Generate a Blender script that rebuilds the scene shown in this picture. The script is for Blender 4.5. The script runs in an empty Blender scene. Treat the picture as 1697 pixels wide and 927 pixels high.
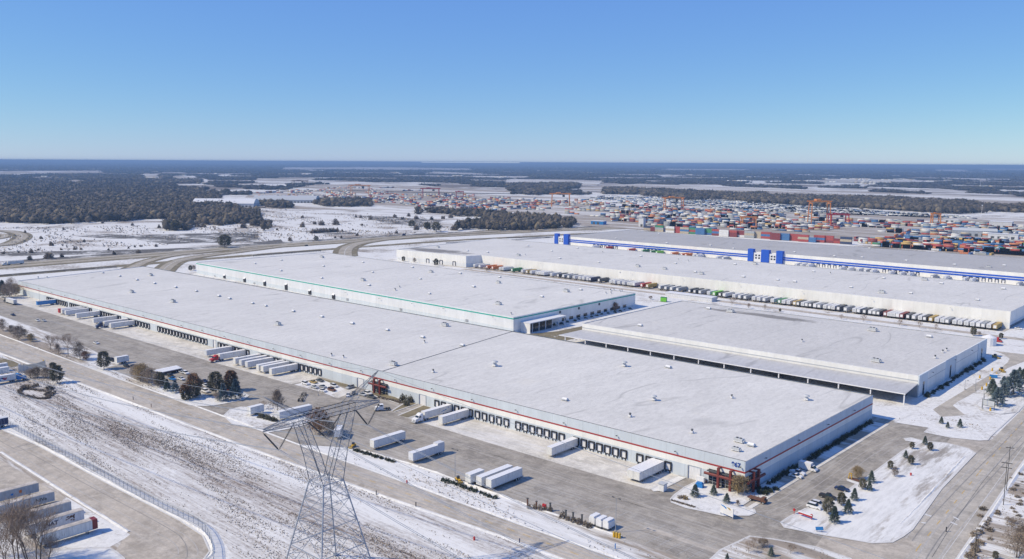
import bpy, math, random
import numpy as np
from mathutils import Vector, Matrix
random.seed(11); NPR = np.random.RandomState(7)
PI = math.pi
scene = bpy.context.scene
COL = scene.collection

# ------------------------------------------------------------------ camera (measured from the vanishing points)
H = 112.0
F, CX, CY = 1419.0, 848.5, 463.5
ROLL = math.atan(9.3/1697); PITCH = math.atan(194/1419); HEAD = math.radians(42.05)
_fw = Vector((-math.sin(HEAD)*math.cos(PITCH), math.cos(HEAD)*math.cos(PITCH), -math.sin(PITCH)))
_r0 = Vector((math.cos(HEAD), math.sin(HEAD), 0)); _u0 = _r0.cross(_fw)
_r = _r0*math.cos(ROLL)+_u0*math.sin(ROLL); _u = -_r0*math.sin(ROLL)+_u0*math.cos(ROLL)
cam = bpy.data.cameras.new('camera'); cam.sensor_width = 36; cam.lens = 36*F/1697
cam.clip_start = 1; cam.clip_end = 200000
camo = bpy.data.objects.new('camera', cam); COL.objects.link(camo)
M = Matrix((( _r.x,_u.x,-_fw.x,0),(_r.y,_u.y,-_fw.y,0),(_r.z,_u.z,-_fw.z,H),(0,0,0,1)))
camo.matrix_world = M
scene.camera = camo

TILE = dict(a=(0,250,3.944),b=(420,250,3.944),c=(840,250,3.944),d=(1267,250,3.944),e=(0,470,3.944),f=(420,470,3.944),
 g=(840,470,3.944),h=(1267,470,3.944),i=(0,692,3.944),j=(420,692,3.944),k=(840,692,3.944),l=(1267,692,3.944),
 m=(0,480,7.714),n=(200,500,7.714),o=(180,580,7.714),p=(380,560,7.714),q=(560,600,7.714),r=(400,640,7.714),
 s=(0,580,9.27),z=(0,780,6.304),t=(1100,740,6.62),u=(1560,560,5.794),v=(1540,720,4.478),w=(840,470,7.13),x=(640,400,6.527),y=(0,370,5.142),
 A=(1240,400,3.713),B=(960,480,4.991))
def px(s):
    """measured survey points: tile letter + offset, or plain x,y -> photo coordinates"""
    s = s.strip()
    if s[0] in TILE:
        x, y = map(float, s[1:].split(',')); x0, y0, sc = TILE[s[0]]
        return (x0+x/sc, y0+y/sc)
    return tuple(map(float, s.split(',')))
def ray(s):
    x, y = px(s) if isinstance(s, str) else s
    return _fw*F+_r*(x-CX)-_u*(y-CY)
def G(s, z=0.0):
    d = ray(s); t = (z-H)/d.z
    return (d.x*t, d.y*t)
def GL(s, z=0.0): return [G(q, z) for q in s.split(';')]
def onwall(s, P0, P1):
    d = ray(s); n = (P1[1]-P0[1], -(P1[0]-P0[0]))
    t = (P0[0]*n[0]+P0[1]*n[1])/(d.x*n[0]+d.y*n[1])
    return (d.x*t, d.y*t, H+d.z*t)

# ------------------------------------------------------------------ objects
KIDS = {}
def link(o, parent=None):
    COL.objects.link(o)
    if parent is not None:
        o.parent = parent; KIDS.setdefault(parent.name, []).append(o)
    return o
def tag(o, label=None, cat=None, group=None, kind=None):
    if label: o['label'] = label
    if cat: o['category'] = cat
    if group: o['group'] = group
    if kind: o['kind'] = kind
    return o
def thing(name, label, cat, loc=(0,0,0), rz=0.0, group=None):
    o = bpy.data.objects.new(name, None); o.empty_display_size = .5
    o.location = loc; o.rotation_euler = (0,0,rz)
    link(o); return tag(o, label, cat, group)
def dup(root, loc, rz=0.0, label=None, group=None, scale=None, parent=None):
    c = root.copy(); link(c, parent)
    if parent is None:
        c.location = loc; c.rotation_euler = (0,0,rz)
        if scale: c.scale = (scale,)*3 if not isinstance(scale, tuple) else scale
        if label: c['label'] = label
        if group: c['group'] = group
        elif 'group' in c: del c['group']
    for ch in KIDS.get(root.name, ()): dup(ch, None, parent=c)
    return c
class MB:
    def __init__(s): s.v=[]; s.f=[]; s.m=[]
    def quad(s, pts, m=0):
        n=len(s.v); s.v.extend(tuple(p) for p in pts); s.f.append(tuple(range(n,n+len(pts)))); s.m.append(m)
    def box(s, a, b, m=0):
        (x0,y0,z0),(x1,y1,z1)=a,b; n=len(s.v)
        s.v+=[(x0,y0,z0),(x1,y0,z0),(x1,y1,z0),(x0,y1,z0),(x0,y0,z1),(x1,y0,z1),(x1,y1,z1),(x0,y1,z1)]
        for q in ((0,3,2,1),(4,5,6,7),(0,1,5,4),(1,2,6,5),(2,3,7,6),(3,0,4,7)):
            s.f.append(tuple(n+i for i in q)); s.m.append(m)
        return s
    def prism(s, poly, z0, z1, m=0, mtop=None):
        A=sum(poly[i][0]*poly[(i+1)%len(poly)][1]-poly[(i+1)%len(poly)][0]*poly[i][1] for i in range(len(poly)))
        if A<0: poly=poly[::-1]
        n=len(s.v); k=len(poly)
        s.v+=[(p[0],p[1],z0) for p in poly]+[(p[0],p[1],z1) for p in poly]
        s.f.append(tuple(n+i for i in range(k))[::-1]); s.m.append(m)
        s.f.append(tuple(n+k+i for i in range(k))); s.m.append(m if mtop is None else mtop)
        for i in range(k):
            j=(i+1)%k; s.f.append((n+i,n+j,n+k+j,n+k+i)); s.m.append(m)
        return s
    def sheet(s, poly, z, m=0):
        A=sum(poly[i][0]*poly[(i+1)%len(poly)][1]-poly[(i+1)%len(poly)][0]*poly[i][1] for i in range(len(poly)))
        if A<0: poly=poly[::-1]
        s.quad([(p[0],p[1],z) for p in poly], m); return s
    def tube(s, p0, p1, r0, r1=None, n=6, m=0, cap=True):
        r1=r0 if r1 is None else r1
        a=Vector(p0); b=Vector(p1); d=(b-a)
        if d.length<1e-6: return s
        d.normalize(); e=d.orthogonal().normalized(); g=d.cross(e)
        k=len(s.v)
        for c,r in ((a,r0),(b,r1)):
            for i in range(n):
                t=2*PI*i/n; q=c+e*(r*math.cos(t))+g*(r*math.sin(t)); s.v.append((q.x,q.y,q.z))
        for i in range(n):
            j=(i+1)%n; s.f.append((k+i,k+j,k+n+j,k+n+i)); s.m.append(m)
        if cap:
            s.f.append(tuple(k+i for i in range(n))[::-1]); s.m.append(m)
            s.f.append(tuple(k+n+i for i in range(n))); s.m.append(m)
        return s
    def bar(s, p0, p1, w, h, m=0):
        """rectangular bar between two points, w across, h upright"""
        a=Vector(p0); b=Vector(p1); d=(b-a).normalized()
        up=Vector((0,0,1)) if abs(d.z)<.95 else Vector((0,1,0))
        e=d.cross(up).normalized()*(w/2); g=e.cross(d).normalized()*(h/2)
        k=len(s.v)
        for c in (a,b):
            for q in (c-e-g,c+e-g,c+e+g,c-e+g): s.v.append((q.x,q.y,q.z))
        for q in ((0,1,2,3),(7,6,5,4),(0,4,5,1),(1,5,6,2),(2,6,7,3),(3,7,4,0)):
            s.f.append(tuple(k+i for i in q)[::-1]); s.m.append(m)
        return s
    def build(s, name, mats, parent=None, loc=None, smooth=False):
        me=bpy.data.meshes.new(name); me.from_pydata(s.v,[],s.f)
        mats=mats if isinstance(mats,(list,tuple)) else [mats]
        for q in mats: me.materials.append(q)
        if len(mats)>1: me.polygons.foreach_set('material_index', s.m)
        if smooth: me.polygons.foreach_set('use_smooth',[True]*len(s.f))
        me.update()
        o=bpy.data.objects.new(name, me); link(o,parent)
        if loc is not None: o.location=loc
        return o
def npmesh(name, V, Fc, mats, mi=None, parent=None, smooth=False, col=None):
    """numpy triangles/quads -> mesh"""
    me=bpy.data.meshes.new(name); nv=len(V); nf,k=Fc.shape
    me.vertices.add(nv); me.vertices.foreach_set('co', V.astype(np.float32).ravel())
    me.loops.add(nf*k); me.loops.foreach_set('vertex_index', Fc.astype(np.int32).ravel())
    me.polygons.add(nf); me.polygons.foreach_set('loop_start', np.arange(0,nf*k,k,dtype=np.int32))
    me.polygons.foreach_set('loop_total', np.full(nf,k,dtype=np.int32))
    for q in (mats if isinstance(mats,(list,tuple)) else [mats]): me.materials.append(q)
    if mi is not None: me.polygons.foreach_set('material_index', mi.astype(np.int32))
    if smooth: me.polygons.foreach_set('use_smooth', np.ones(nf,dtype=bool))
    if col is not None:
        at=me.attributes.new('tint','FLOAT','POINT'); at.data.foreach_set('value', col.astype(np.float32))
    me.update(); me.validate()
    o=bpy.data.objects.new(name, me); link(o,parent); return o

# ------------------------------------------------------------------ materials
def N(nt, t, **kw):
    n=nt.nodes.new(t)
    for k,v in kw.items(): setattr(n,k,v)
    return n
def base_mat(name, rough=.8, metal=0, spec=.3):
    m=bpy.data.materials.new(name); m.use_nodes=True; nt=m.node_tree
    b=nt.nodes['Principled BSDF']; b.inputs['Roughness'].default_value=rough; b.inputs['Metallic'].default_value=metal
    b.inputs['Specular IOR Level'].default_value=spec
    return m,nt,b
def wpos(nt): return N(nt,'ShaderNodeNewGeometry').outputs['Position']
def opos(nt): return N(nt,'ShaderNodeTexCoord').outputs['Object']
def noise(nt, vec, scale, sc3=(1,1,1), detail=6, rough=.6, dist=0, off=(0,0,0), rot=0):
    mp=N(nt,'ShaderNodeMapping'); mp.inputs['Scale'].default_value=sc3; mp.inputs['Location'].default_value=off; mp.inputs['Rotation'].default_value=(0,0,rot)
    nt.links.new(vec, mp.inputs['Vector'])
    n=N(nt,'ShaderNodeTexNoise'); n.inputs['Scale'].default_value=scale; n.inputs['Detail'].default_value=detail
    n.inputs['Roughness'].default_value=rough; n.inputs['Distortion'].default_value=dist
    nt.links.new(mp.outputs['Vector'], n.inputs['Vector']); return n.outputs['Fac']
def ramp(nt, fac, stops, interp='LINEAR'):
    r=N(nt,'ShaderNodeValToRGB'); r.color_ramp.interpolation=interp
    e=r.color_ramp.elements
    while len(e)<len(stops): e.new(.5)
    for i,(p,c) in enumerate(stops):
        e[i].position=p; c=(c,c,c) if isinstance(c,(int,float)) else c; e[i].color=(c[0],c[1],c[2],1)
    nt.links.new(fac,r.inputs['Fac']); return r.outputs['Color']
def mix(nt, fac, a, b, mode='MIX'):
    m=N(nt,'ShaderNodeMix'); m.data_type='RGBA'; m.blend_type=mode
    for k,v in ((0,fac),(6,a),(7,b)):
        if isinstance(v,(int,float)): m.inputs[k].default_value=v if k==0 else (v,v,v,1)
        elif isinstance(v,tuple): m.inputs[k].default_value=(v[0],v[1],v[2],1)
        else: nt.links.new(v,m.inputs[k])
    return m.outputs[2]
def math_(nt, op, a, b=None, c=None):
    m=N(nt,'ShaderNodeMath',operation=op)
    for i,v in enumerate((a,b,c)):
        if v is None: continue
        if isinstance(v,(int,float)): m.inputs[i].default_value=v
        else: nt.links.new(v,m.inputs[i])
    return m.outputs[0]
def bump(nt,b,h,strength=.3,dist=.3):
    n=N(nt,'ShaderNodeBump'); n.inputs['Strength'].default_value=strength; n.inputs['Distance'].default_value=dist
    nt.links.new(h,n.inputs['Height']); nt.links.new(n.outputs['Normal'],b.inputs['Normal'])
def setc(nt,b,c): nt.links.new(c,b.inputs['Base Color'])

def plain(name, c, rough=.6, metal=0, var=.12, scale=1.5, spec=.35):
    """a painted / plain surface with slight wear and grime"""
    m,nt,b=base_mat(name,rough,metal,spec)
    n=noise(nt,opos(nt),scale,(1,1,.35),5,.65)
    lo=tuple(q*(1-var) for q in c); hi=tuple(min(.92,q*(1+var*.6)) for q in c)
    setc(nt,b,ramp(nt,n,[(.3,lo),(.7,hi)])); return m

def snow_mat(name, grass, cover, sc=.05, aniso=(1,1,1), rot=0, snow=(.72,.715,.71), fine=.8, soft=.045):
    """snow over dry grass: cover 0..1 how much snow shows; large drifts plus blades poking through"""
    m,nt,b=base_mat(name,.85,0,.2); P=wpos(nt)
    big=noise(nt,P,sc,aniso,5,.6,.4,rot=rot); fn=noise(nt,P,fine,aniso,6,.7,rot=rot)
    f=math_(nt,'ADD',math_(nt,'MULTIPLY',big,.6),math_(nt,'MULTIPLY',fn,.4))
    t=.63-.235*cover
    k=ramp(nt,f,[(max(0,t-soft),0.0),(min(1,t+soft),1.0)])
    g=ramp(nt,noise(nt,P,.15,aniso,6,.7,off=(9,3,0)),[(.3,tuple(q*.7 for q in grass)),(.7,tuple(q*1.25 for q in grass))])
    s=ramp(nt,noise(nt,P,.45,aniso,6,.75,off=(3,7,0),rot=rot),[(.34,tuple(q*.80 for q in snow)),(.56,snow)])
    setc(nt,b,mix(nt,k,g,s)); bump(nt,b,fn,.25,.25); return m

def tarmac(name, lo, hi, aniso=(.05,.9,1), dust=(.57,.55,.53), dustamt=.5, dsc=.02, rot=0):
    lo=(lo[0]*1.03,lo[1],lo[2]*.93); hi=(hi[0]*1.03,hi[1],hi[2]*.93)
    m,nt,b=base_mat(name,.88,0,.25); P=wpos(nt)
    st=noise(nt,P,1.0,aniso,6,.65,.2,rot=rot); bl=noise(nt,P,.06,(1,1,1),5,.6,.6)
    c=ramp(nt,st,[(.28,lo),(.72,hi)])
    c=mix(nt,ramp(nt,bl,[(.42,0.0),(.6,.75)]),c,tuple(q*.78 for q in lo))
    b2=noise(nt,P,.22,(1,1,1),6,.75,.5,off=(2,8,0)); c=mix(nt,ramp(nt,b2,[(.45,0.0),(.62,.5)]),c,tuple(q*1.25 for q in hi))
    d=noise(nt,P,dsc,(aniso[0]*4,1,1) if aniso[0]<aniso[1] else (1,aniso[1]*4,1),7,.7,1.0,off=(5,1,0),rot=rot)
    fl=noise(nt,P,.5,aniso,6,.75,.4,off=(1,9,0),rot=rot)
    dd=math_(nt,'ADD',math_(nt,'MULTIPLY',d,.55),math_(nt,'MULTIPLY',fl,.45))
    c=mix(nt,ramp(nt,dd,[(.50,0.0),(.62,dustamt)]),c,dust)
    fine=noise(nt,P,1.1,(1,1,1),6,.85); c=mix(nt,.6,c,ramp(nt,fine,[(.32,.62),(.62,1.0)]),'MULTIPLY')
    setc(nt,b,c); return m

def panel(name, c, axis, pitch=7.6, line=.45, joint=.014):
    """tilt-up wall panels: faint weathering and dark vertical joints every `pitch` metres"""
    m,nt,b=base_mat(name,.75,0,.3); P=wpos(nt)
    s=N(nt,'ShaderNodeSeparateXYZ'); nt.links.new(P,s.inputs[0])
    v=s.outputs[axis]
    q=math_(nt,'DIVIDE',v,pitch); fr=math_(nt,'FRACT',q)
    k=math_(nt,'LESS_THAN',fr,joint)
    cell=math_(nt,'FLOOR',q); wn=N(nt,'ShaderNodeTexWhiteNoise',noise_dimensions='1D'); nt.links.new(cell,wn.inputs['W'])
    n=noise(nt,P,.35,(1,1,.25),6,.65)
    col=ramp(nt,n,[(.3,tuple(x*.92 for x in c)),(.7,tuple(min(.9,x*1.05) for x in c))])
    col=mix(nt,1.0,col,ramp(nt,wn.outputs['Value'],[(0,.93),(1,1.0)]),'MULTIPLY')
    col=mix(nt,math_(nt,'MULTIPLY',k,line),col,tuple(x*.35 for x in c))
    setc(nt,b,col); return m

def roof_mat(name, c, rot=0.0, streak=.10, stain=None):
    """membrane roof under a dusting of snow, wind streaks and seams"""
    m,nt,b=base_mat(name,.8,0,.25); P=wpos(nt)
    n1=noise(nt,P,.02,(1,1,1),6,.6,.5); n2=noise(nt,P,.25,(1,.18,1),6,.7,.3,rot=rot); n3=noise(nt,P,.55,(1,.45,1),7,.85,rot=rot)
    n4=noise(nt,P,.012,(1,.25,1),3,.5,1.5,rot=rot+.5)
    col=ramp(nt,n1,[(.3,tuple(x*.93 for x in c)),(.7,tuple(min(.9,x*1.04) for x in c))])
    col=mix(nt,1.0,col,ramp(nt,n2,[(.25,1-streak*1.3),(.6,1.0)]),'MULTIPLY')
    col=mix(nt,1.0,col,ramp(nt,n3,[(.34,.80),(.56,1.0)]),'MULTIPLY')
    # wandering thin dark seams
    sm=math_(nt,'ABSOLUTE',math_(nt,'SUBTRACT',n4,.5)); km=noise(nt,P,.03,(1,1,1),3,.5,off=(4,4,0))
    k=math_(nt,'MULTIPLY',ramp(nt,sm,[(0,1.0),(.010,0.0)]),ramp(nt,km,[(.44,0.0),(.56,.75)]))
    col=mix(nt,k,col,tuple(x*.6 for x in c))
    # warm bare patches
    wp=noise(nt,P,.035,(1,.6,1),5,.6,off=(11,2,0)); col=mix(nt,ramp(nt,wp,[(.66,0.0),(.74,.35)]),col,(c[0]*1.0,c[1]*.96,c[2]*.88))
    if stain:
        sx,sy,rx,ry,sc=stain
        sp=N(nt,'ShaderNodeSeparateXYZ'); nt.links.new(P,sp.inputs[0])
        ex=math_(nt,'DIVIDE',math_(nt,'SUBTRACT',sp.outputs[0],sx),rx); ey=math_(nt,'DIVIDE',math_(nt,'SUBTRACT',sp.outputs[1],sy),ry)
        d=math_(nt,'ADD',math_(nt,'MULTIPLY',ex,ex),math_(nt,'MULTIPLY',ey,ey))
        d=math_(nt,'ADD',d,math_(nt,'MULTIPLY',math_(nt,'SUBTRACT',noise(nt,P,.06,(.5,1,1),5,.6,1),.5),3.0))
        col=mix(nt,ramp(nt,d,[(.45,.85),(1.1,0.0)]),col,sc)
    setc(nt,b,col); bump(nt,b,n2,.12,.3); return m
def leaf_mat(name, a, c, tint=False, rough=.8):
    m,nt,b=base_mat(name,rough,0,.15)
    oi=N(nt,'ShaderNodeObjectInfo'); n=noise(nt,opos(nt),.9,(1,1,1),4,.7)
    f=math_(nt,'ADD',math_(nt,'MULTIPLY',n,.8),math_(nt,'MULTIPLY',oi.outputs['Random'],.35))
    col=ramp(nt,f,[(.3,a),(.75,c)])
    setc(nt,b,col); return m
def tint_mat(name, stops, rough=.9):
    m,nt,b=base_mat(name,rough,0,.1)
    at=N(nt,'ShaderNodeAttribute',attribute_name='tint')
    n=noise(nt,wpos(nt),.12,(1,1,1),5,.7); f=math_(nt,'ADD',math_(nt,'MULTIPLY',at.outputs['Fac'],.75),math_(nt,'MULTIPLY',n,.25))
    setc(nt,b,ramp(nt,f,stops)); return m

MT={}
MT['ground']=snow_mat('snow_over_grass',(.26,.22,.18),.80,.012,(1,1,1),fine=.35)
MT['farground']=snow_mat('far_land',(.20,.165,.135),.50,.0007,(1,1,1),fine=.004)
MT['farfield']=snow_mat('far_snowy_field',(.34,.295,.25),.46,.004,(.2,1,1),rot=.6,fine=.03)
MT['yardsnow']=snow_mat('yard_snow',(.38,.35,.32),.84,.05,(1,1,1),fine=.6)
MT['island']=snow_mat('island_snow',(.36,.33,.30),.80,.06,(1,.18,1),rot=.25,fine=.5)
MT['verge']=snow_mat('verge_snow',(.32,.275,.23),.62,.05,(.12,1,1),fine=.45)
MT['scrub']=snow_mat('scrub_snow',(.13,.12,.11),.38,.03,(1,1,1),fine=.35,soft=.05)
MT['tan']=snow_mat('dry_grass',(.20,.17,.11),.12,.05,(1,1,1),fine=.5)
MT['asphalt']=tarmac('yard_asphalt',(.275,.255,.238),(.40,.375,.35),dustamt=.45)
MT['asphaltN']=tarmac('lot_asphalt',(.26,.243,.228),(.41,.385,.36),aniso=(.9,.05,1),dustamt=.55)
MT['road']=tarmac('salted_road',(.41,.375,.345),(.53,.49,.455),dustamt=.35)
MT['roadN']=tarmac('salted_side_road',(.385,.36,.335),(.50,.47,.44),aniso=(.9,.05,1),dustamt=.3)
MT['hwy']=tarmac('highway_concrete',(.34,.31,.265),(.44,.405,.36),aniso=(.9,.04,1),dustamt=.3)
MT['apron']=tarmac('apron_concrete',(.55,.535,.52),(.70,.69,.68),dust=(.75,.75,.78),dustamt=.6)
MT['kerb']=plain('kerb_concrete',(.62,.61,.60),.9)
MT['paint']=plain('road_paint',(.62,.62,.62),.8,var=.3)
MT['yellowpaint']=plain('yellow_paint',(.55,.38,.14),.8,var=.3)
MT['white']=plain('white_paint',(.74,.74,.76),.5)
MT['trailerwhite']=plain('road_grimed_white',(.71,.705,.69),.5,var=.22,scale=.8)
MT['offwhite']=plain('off_white',(.62,.63,.66),.55,var=.18)
MT['grey']=plain('grey_paint',(.33,.35,.38),.6,var=.2)
MT['lgrey']=plain('light_grey',(.48,.50,.53),.6)
MT['dark']=plain('black_rubber',(.028,.028,.032),.75)
MT['dgrey']=plain('dark_grey',(.08,.085,.09),.7)
MT['steel']=plain('galvanised_steel',(.30,.34,.40),.5,.35)
MT['tower']=plain('weathered_galvanised_lattice',(.30,.335,.40),.6,.2)
MT['red']=plain('red_steel',(.17,.034,.028),.55)
MT['stripe']=plain('dark_red_stripe',(.36,.045,.04),.6)
MT['teal']=plain('teal_stripe',(.03,.38,.30),.6)
MT['blue']=plain('blue_panel',(.015,.09,.50),.5)
MT['bluestripe']=plain('blue_stripe',(.03,.14,.50),.5)
MT['bluepaint']=plain('blue_paint',(.025,.20,.52),.45)
MT['green']=plain('green_paint',(.04,.22,.08),.5)
MT['lime']=plain('lime_green',(.16,.50,.05),.5)
MT['yellow']=plain('yellow_machine',(.62,.38,.04),.5)
MT['ochre']=plain('ochre_paint',(.42,.30,.10),.6)
MT['orange']=plain('orange_paint',(.62,.17,.04),.5)
MT['crane']=plain('crane_orange',(.72,.27,.06),.5)
MT['maroon']=plain('maroon_paint',(.20,.03,.03),.5)
MT['redpaint']=plain('red_paint',(.45,.03,.03),.45)
MT['brown']=plain('rusty_brown',(.16,.08,.055),.8,var=.3)
MT['navy']=plain('navy_paint',(.02,.035,.10),.4)
MT['silver']=plain('silver_trailer',(.40,.42,.45),.5,var=.2); MT['charcoal']=plain('charcoal_trailer',(.10,.105,.115),.6)
MT['concrete']=plain('cast_concrete',(.42,.41,.40),.9)
MT['wood']=plain('weathered_wood',(.26,.23,.20),.9)
def glass_mat(name,c):
    m,nt,b=base_mat(name,.08,0,.6); n=noise(nt,opos(nt),.7); setc(nt,b,ramp(nt,n,[(.35,c),(.7,tuple(x*1.8 for x in c))])); return m
MT['glass']=glass_mat('dark_glazing',(.012,.016,.022))
MT['bark']=leaf_mat('grey_bark',(0.084,0.07,0.059),(0.168,0.14,0.119))
MT['twig']=leaf_mat('bare_twigs',(0.186,0.141,0.109),(0.415,0.328,0.262))
MT['rust_leaf']=leaf_mat('rusty_dry_leaves',(0.165,0.083,0.045),(0.33,0.195,0.12))
MT['gold_leaf']=leaf_mat('tan_dry_leaves',(0.224,0.168,0.084),(0.392,0.294,0.154))
MT['spruce']=leaf_mat('spruce_needles',(0.062,0.09,0.08),(0.185,0.227,0.198))
MT['bluespruce']=leaf_mat('blue_spruce_needles',(0.069,0.111,0.135),(0.222,0.283,0.308))
MT['olive']=leaf_mat('pine_needles',(.09,.088,.06),(.20,.185,.13))
MT['shrub']=leaf_mat('winter_shrub',(0.121,0.103,0.085),(0.34,0.279,0.219))
MT['hedge']=leaf_mat('dark_hedge',(0.026,0.038,0.026),(0.077,0.096,0.067))
HAZE=1.0e-4
# ------------------------------------------------------------------ daylight
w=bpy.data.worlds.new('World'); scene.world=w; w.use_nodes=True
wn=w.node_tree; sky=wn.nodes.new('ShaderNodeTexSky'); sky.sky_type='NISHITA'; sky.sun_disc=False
SUN=Vector((-.64,-.82,1.0)).normalized()
sky.sun_elevation=math.asin(SUN.z); sky.sun_rotation=math.atan2(SUN.x,SUN.y)
sky.altitude=0; sky.air_density=1.0; sky.dust_density=0; sky.ozone_density=3.0
# clear winter sky, power curve per channel; added offsets lift zenith to brighten shade
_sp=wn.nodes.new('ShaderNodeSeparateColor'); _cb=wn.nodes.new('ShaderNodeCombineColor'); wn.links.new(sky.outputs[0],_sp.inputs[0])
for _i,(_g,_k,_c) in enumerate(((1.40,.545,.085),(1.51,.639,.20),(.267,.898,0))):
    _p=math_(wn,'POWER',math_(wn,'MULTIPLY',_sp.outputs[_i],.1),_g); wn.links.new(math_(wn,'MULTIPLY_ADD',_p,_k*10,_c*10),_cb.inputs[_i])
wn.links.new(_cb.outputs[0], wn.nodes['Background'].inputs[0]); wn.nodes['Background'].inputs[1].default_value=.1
sl=bpy.data.lights.new('sun','SUN'); sl.energy=4.55; sl.angle=math.radians(.53); sl.color=(1,.87,.62)
so=bpy.data.objects.new('sun',sl); COL.objects.link(so); so.rotation_euler=SUN.to_track_quat('Z','Y').to_euler(); so.location=(0,0,300)
vs=scene.view_settings; vs.view_transform='Standard'; vs.look='None'; vs.exposure=0.0; vs.gamma=1
scene.render.engine='CYCLES'; cy=scene.cycles; cy.use_denoising=True; cy.max_bounces=5; cy.diffuse_bounces=2; cy.glossy_bounces=2
cy.transparent_max_bounces=8; cy.volume_bounces=0; cy.caustics_reflective=False; cy.caustics_refractive=False
cy.sample_clamp_indirect=4

# air: far land fades to blue
hm=bpy.data.materials.new('haze'); hm.use_nodes=True; hn=hm.node_tree; hn.nodes.remove(hn.nodes['Principled BSDF'])
pv=hn.nodes.new('ShaderNodeVolumePrincipled'); pv.inputs['Color'].default_value=(.36,.55,.86,1); pv.inputs['Density'].default_value=HAZE
pv.inputs['Anisotropy'].default_value=0.0
hn.links.new(pv.outputs[0], hn.nodes['Material Output'].inputs['Volume'])
hz=MB(); R=151000; hz.box((-R,-R,-1.0),(R,R,118)); hzo=hz.build('haze',hm); tag(hzo,kind='stuff')

# ------------------------------------------------------------------ ground, roads, yards
def structure(o): o['kind']='structure'; return o
def ground():
    rad=[0]+[60*1.16**i for i in range(54)]; rad=[r for r in rad if r<150000]+[150000]
    n=120; mb=MB(); mb.v.append((0,0,0))
    for r in rad[1:]:
        for k in range(n): mb.v.append((r*math.cos(2*PI*k/n), r*math.sin(2*PI*k/n),0))
    for k in range(n): mb.f.append((0,1+k,1+(k+1)%n)); mb.m.append(0)
    for i in range(len(rad)-2):
        a=1+i*n; b=a+n
        for k in range(n):
            j=(k+1)%n; mb.f.append((a+k,b+k,b+j,a+j)); mb.m.append(0 if rad[i+1]<2900 else 1)
    structure(mb.build('ground',[MT['ground'],MT['farground']]))
ground()
def sheet(name, poly, z, mat): 
    if isinstance(poly,str): poly=GL(poly)
    return structure(MB().sheet(poly,z).build(name,mat))
def smooth(pts, n=6, closed=False):
    P=[Vector(p[:2]) for p in pts]; out=[]; k=len(P)
    rng=range(k) if closed else range(k-1)
    for i in rng:
        p0=P[(i-1)%k] if closed or i>0 else P[0]; p1=P[i]; p2=P[(i+1)%k]; p3=P[(i+2)%k] if closed or i+2<k else P[-1]
        for s in range(n):
            t=s/n; q=.5*((2*p1)+(p2-p0)*t+(2*p0-5*p1+4*p2-p3)*t*t+(3*p1-p0-3*p2+p3)*t**3); out.append((q.x,q.y))
    if not closed: out.append((P[-1].x,P[-1].y))
    return out
def offset(path, d, closed=False):
    out=[]; n=len(path)
    for i in range(n):
        a=path[(i-1)%n] if closed or i>0 else path[i]; b=path[(i+1)%n] if closed or i<n-1 else path[i]
        dx,dy=b[0]-a[0],b[1]-a[1]; L=math.hypot(dx,dy) or 1
        out.append((path[i][0]+dy/L*d, path[i][1]-dx/L*d))
    return out
def ribbon(mb, path, d0, d1, z, m=0, closed=False, z1=None):
    """flat strip between two offsets of a path; z1 makes it a raised kerb"""
    A=offset(path,d0,closed); B=offset(path,d1,closed); n=len(path)
    for i in range(n if closed else n-1):
        j=(i+1)%n
        if z1 is None:
            q=[(*A[i],z),(*B[i],z),(*B[j],z),(*A[j],z)]
            nx=(B[i][0]-A[i][0])*(A[j][1]-A[i][1])-(B[i][1]-A[i][1])*(A[j][0]-A[i][0])
            mb.quad(q if nx>0 else q[::-1],m)
        else:
            k=len(mb.v); mb.v+=[(*A[i],z),(*B[i],z),(*B[j],z),(*A[j],z),(*A[i],z1),(*B[i],z1),(*B[j],z1),(*A[j],z1)]
            for f in ((4,5,6,7),(0,1,5,4),(2,3,7,6)): mb.f.append(tuple(k+x for x in f)); mb.m.append(m)
    return mb
def strip(name, path, width, z, mat):
    return structure(ribbon(MB(),path,-width/2,width/2,z).build(name,mat))
def island(name, poly, mat, z=.17, kerbw=.45, sm=0):
    if isinstance(poly,str): poly=GL(poly)
    if sm: poly=smooth(poly,sm,True)
    A=sum(poly[i][0]*poly[(i+1)%len(poly)][1]-poly[(i+1)%len(poly)][0]*poly[i][1] for i in range(len(poly)))
    if A<0: poly=poly[::-1]
    o=structure(MB().prism(poly,-.05,z).build(name,mat))
    mb=MB(); ribbon(mb,poly,-.02,kerbw,-.05,0,True,z+.05)
    ribbon(mb,poly,-kerbw*.0-.35,-.02,z+.02,0,True)
    structure(mb.build('kerb',MT['kerb'])); return o

# field between the fence road and the front road
m,nt,b=base_mat('ploughed_snow_field',.9,0,.15); P=wpos(nt)
st=noise(nt,P,.9,(.045,1,1),7,.72,.3,rot=-.02); bg=noise(nt,P,.03,(.35,1,1),5,.6,.5); fn=noise(nt,P,.7,(.6,1,1),6,.8)
sp=N(nt,'ShaderNodeSeparateXYZ'); nt.links.new(P,sp.inputs[0])
yy=math_(nt,'SUBTRACT',sp.outputs[1],math_(nt,'ADD',math_(nt,'MULTIPLY',math_(nt,'ADD',sp.outputs[0],300),.02),149.5))
band=ramp(nt,math_(nt,'ABSOLUTE',math_(nt,'DIVIDE',yy,20.0)),[(.10,.055),(.5,0.0)])
band2=ramp(nt,math_(nt,'ABSOLUTE',math_(nt,'DIVIDE',math_(nt,'ADD',yy,-15.0),20.0)),[(.0,.10),(.25,0.0)])
f=math_(nt,'ADD',math_(nt,'ADD',math_(nt,'MULTIPLY',st,.42),math_(nt,'MULTIPLY',bg,.28)),math_(nt,'MULTIPLY',fn,.30))
f=math_(nt,'ADD',math_(nt,'SUBTRACT',f,band),band2)
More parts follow.
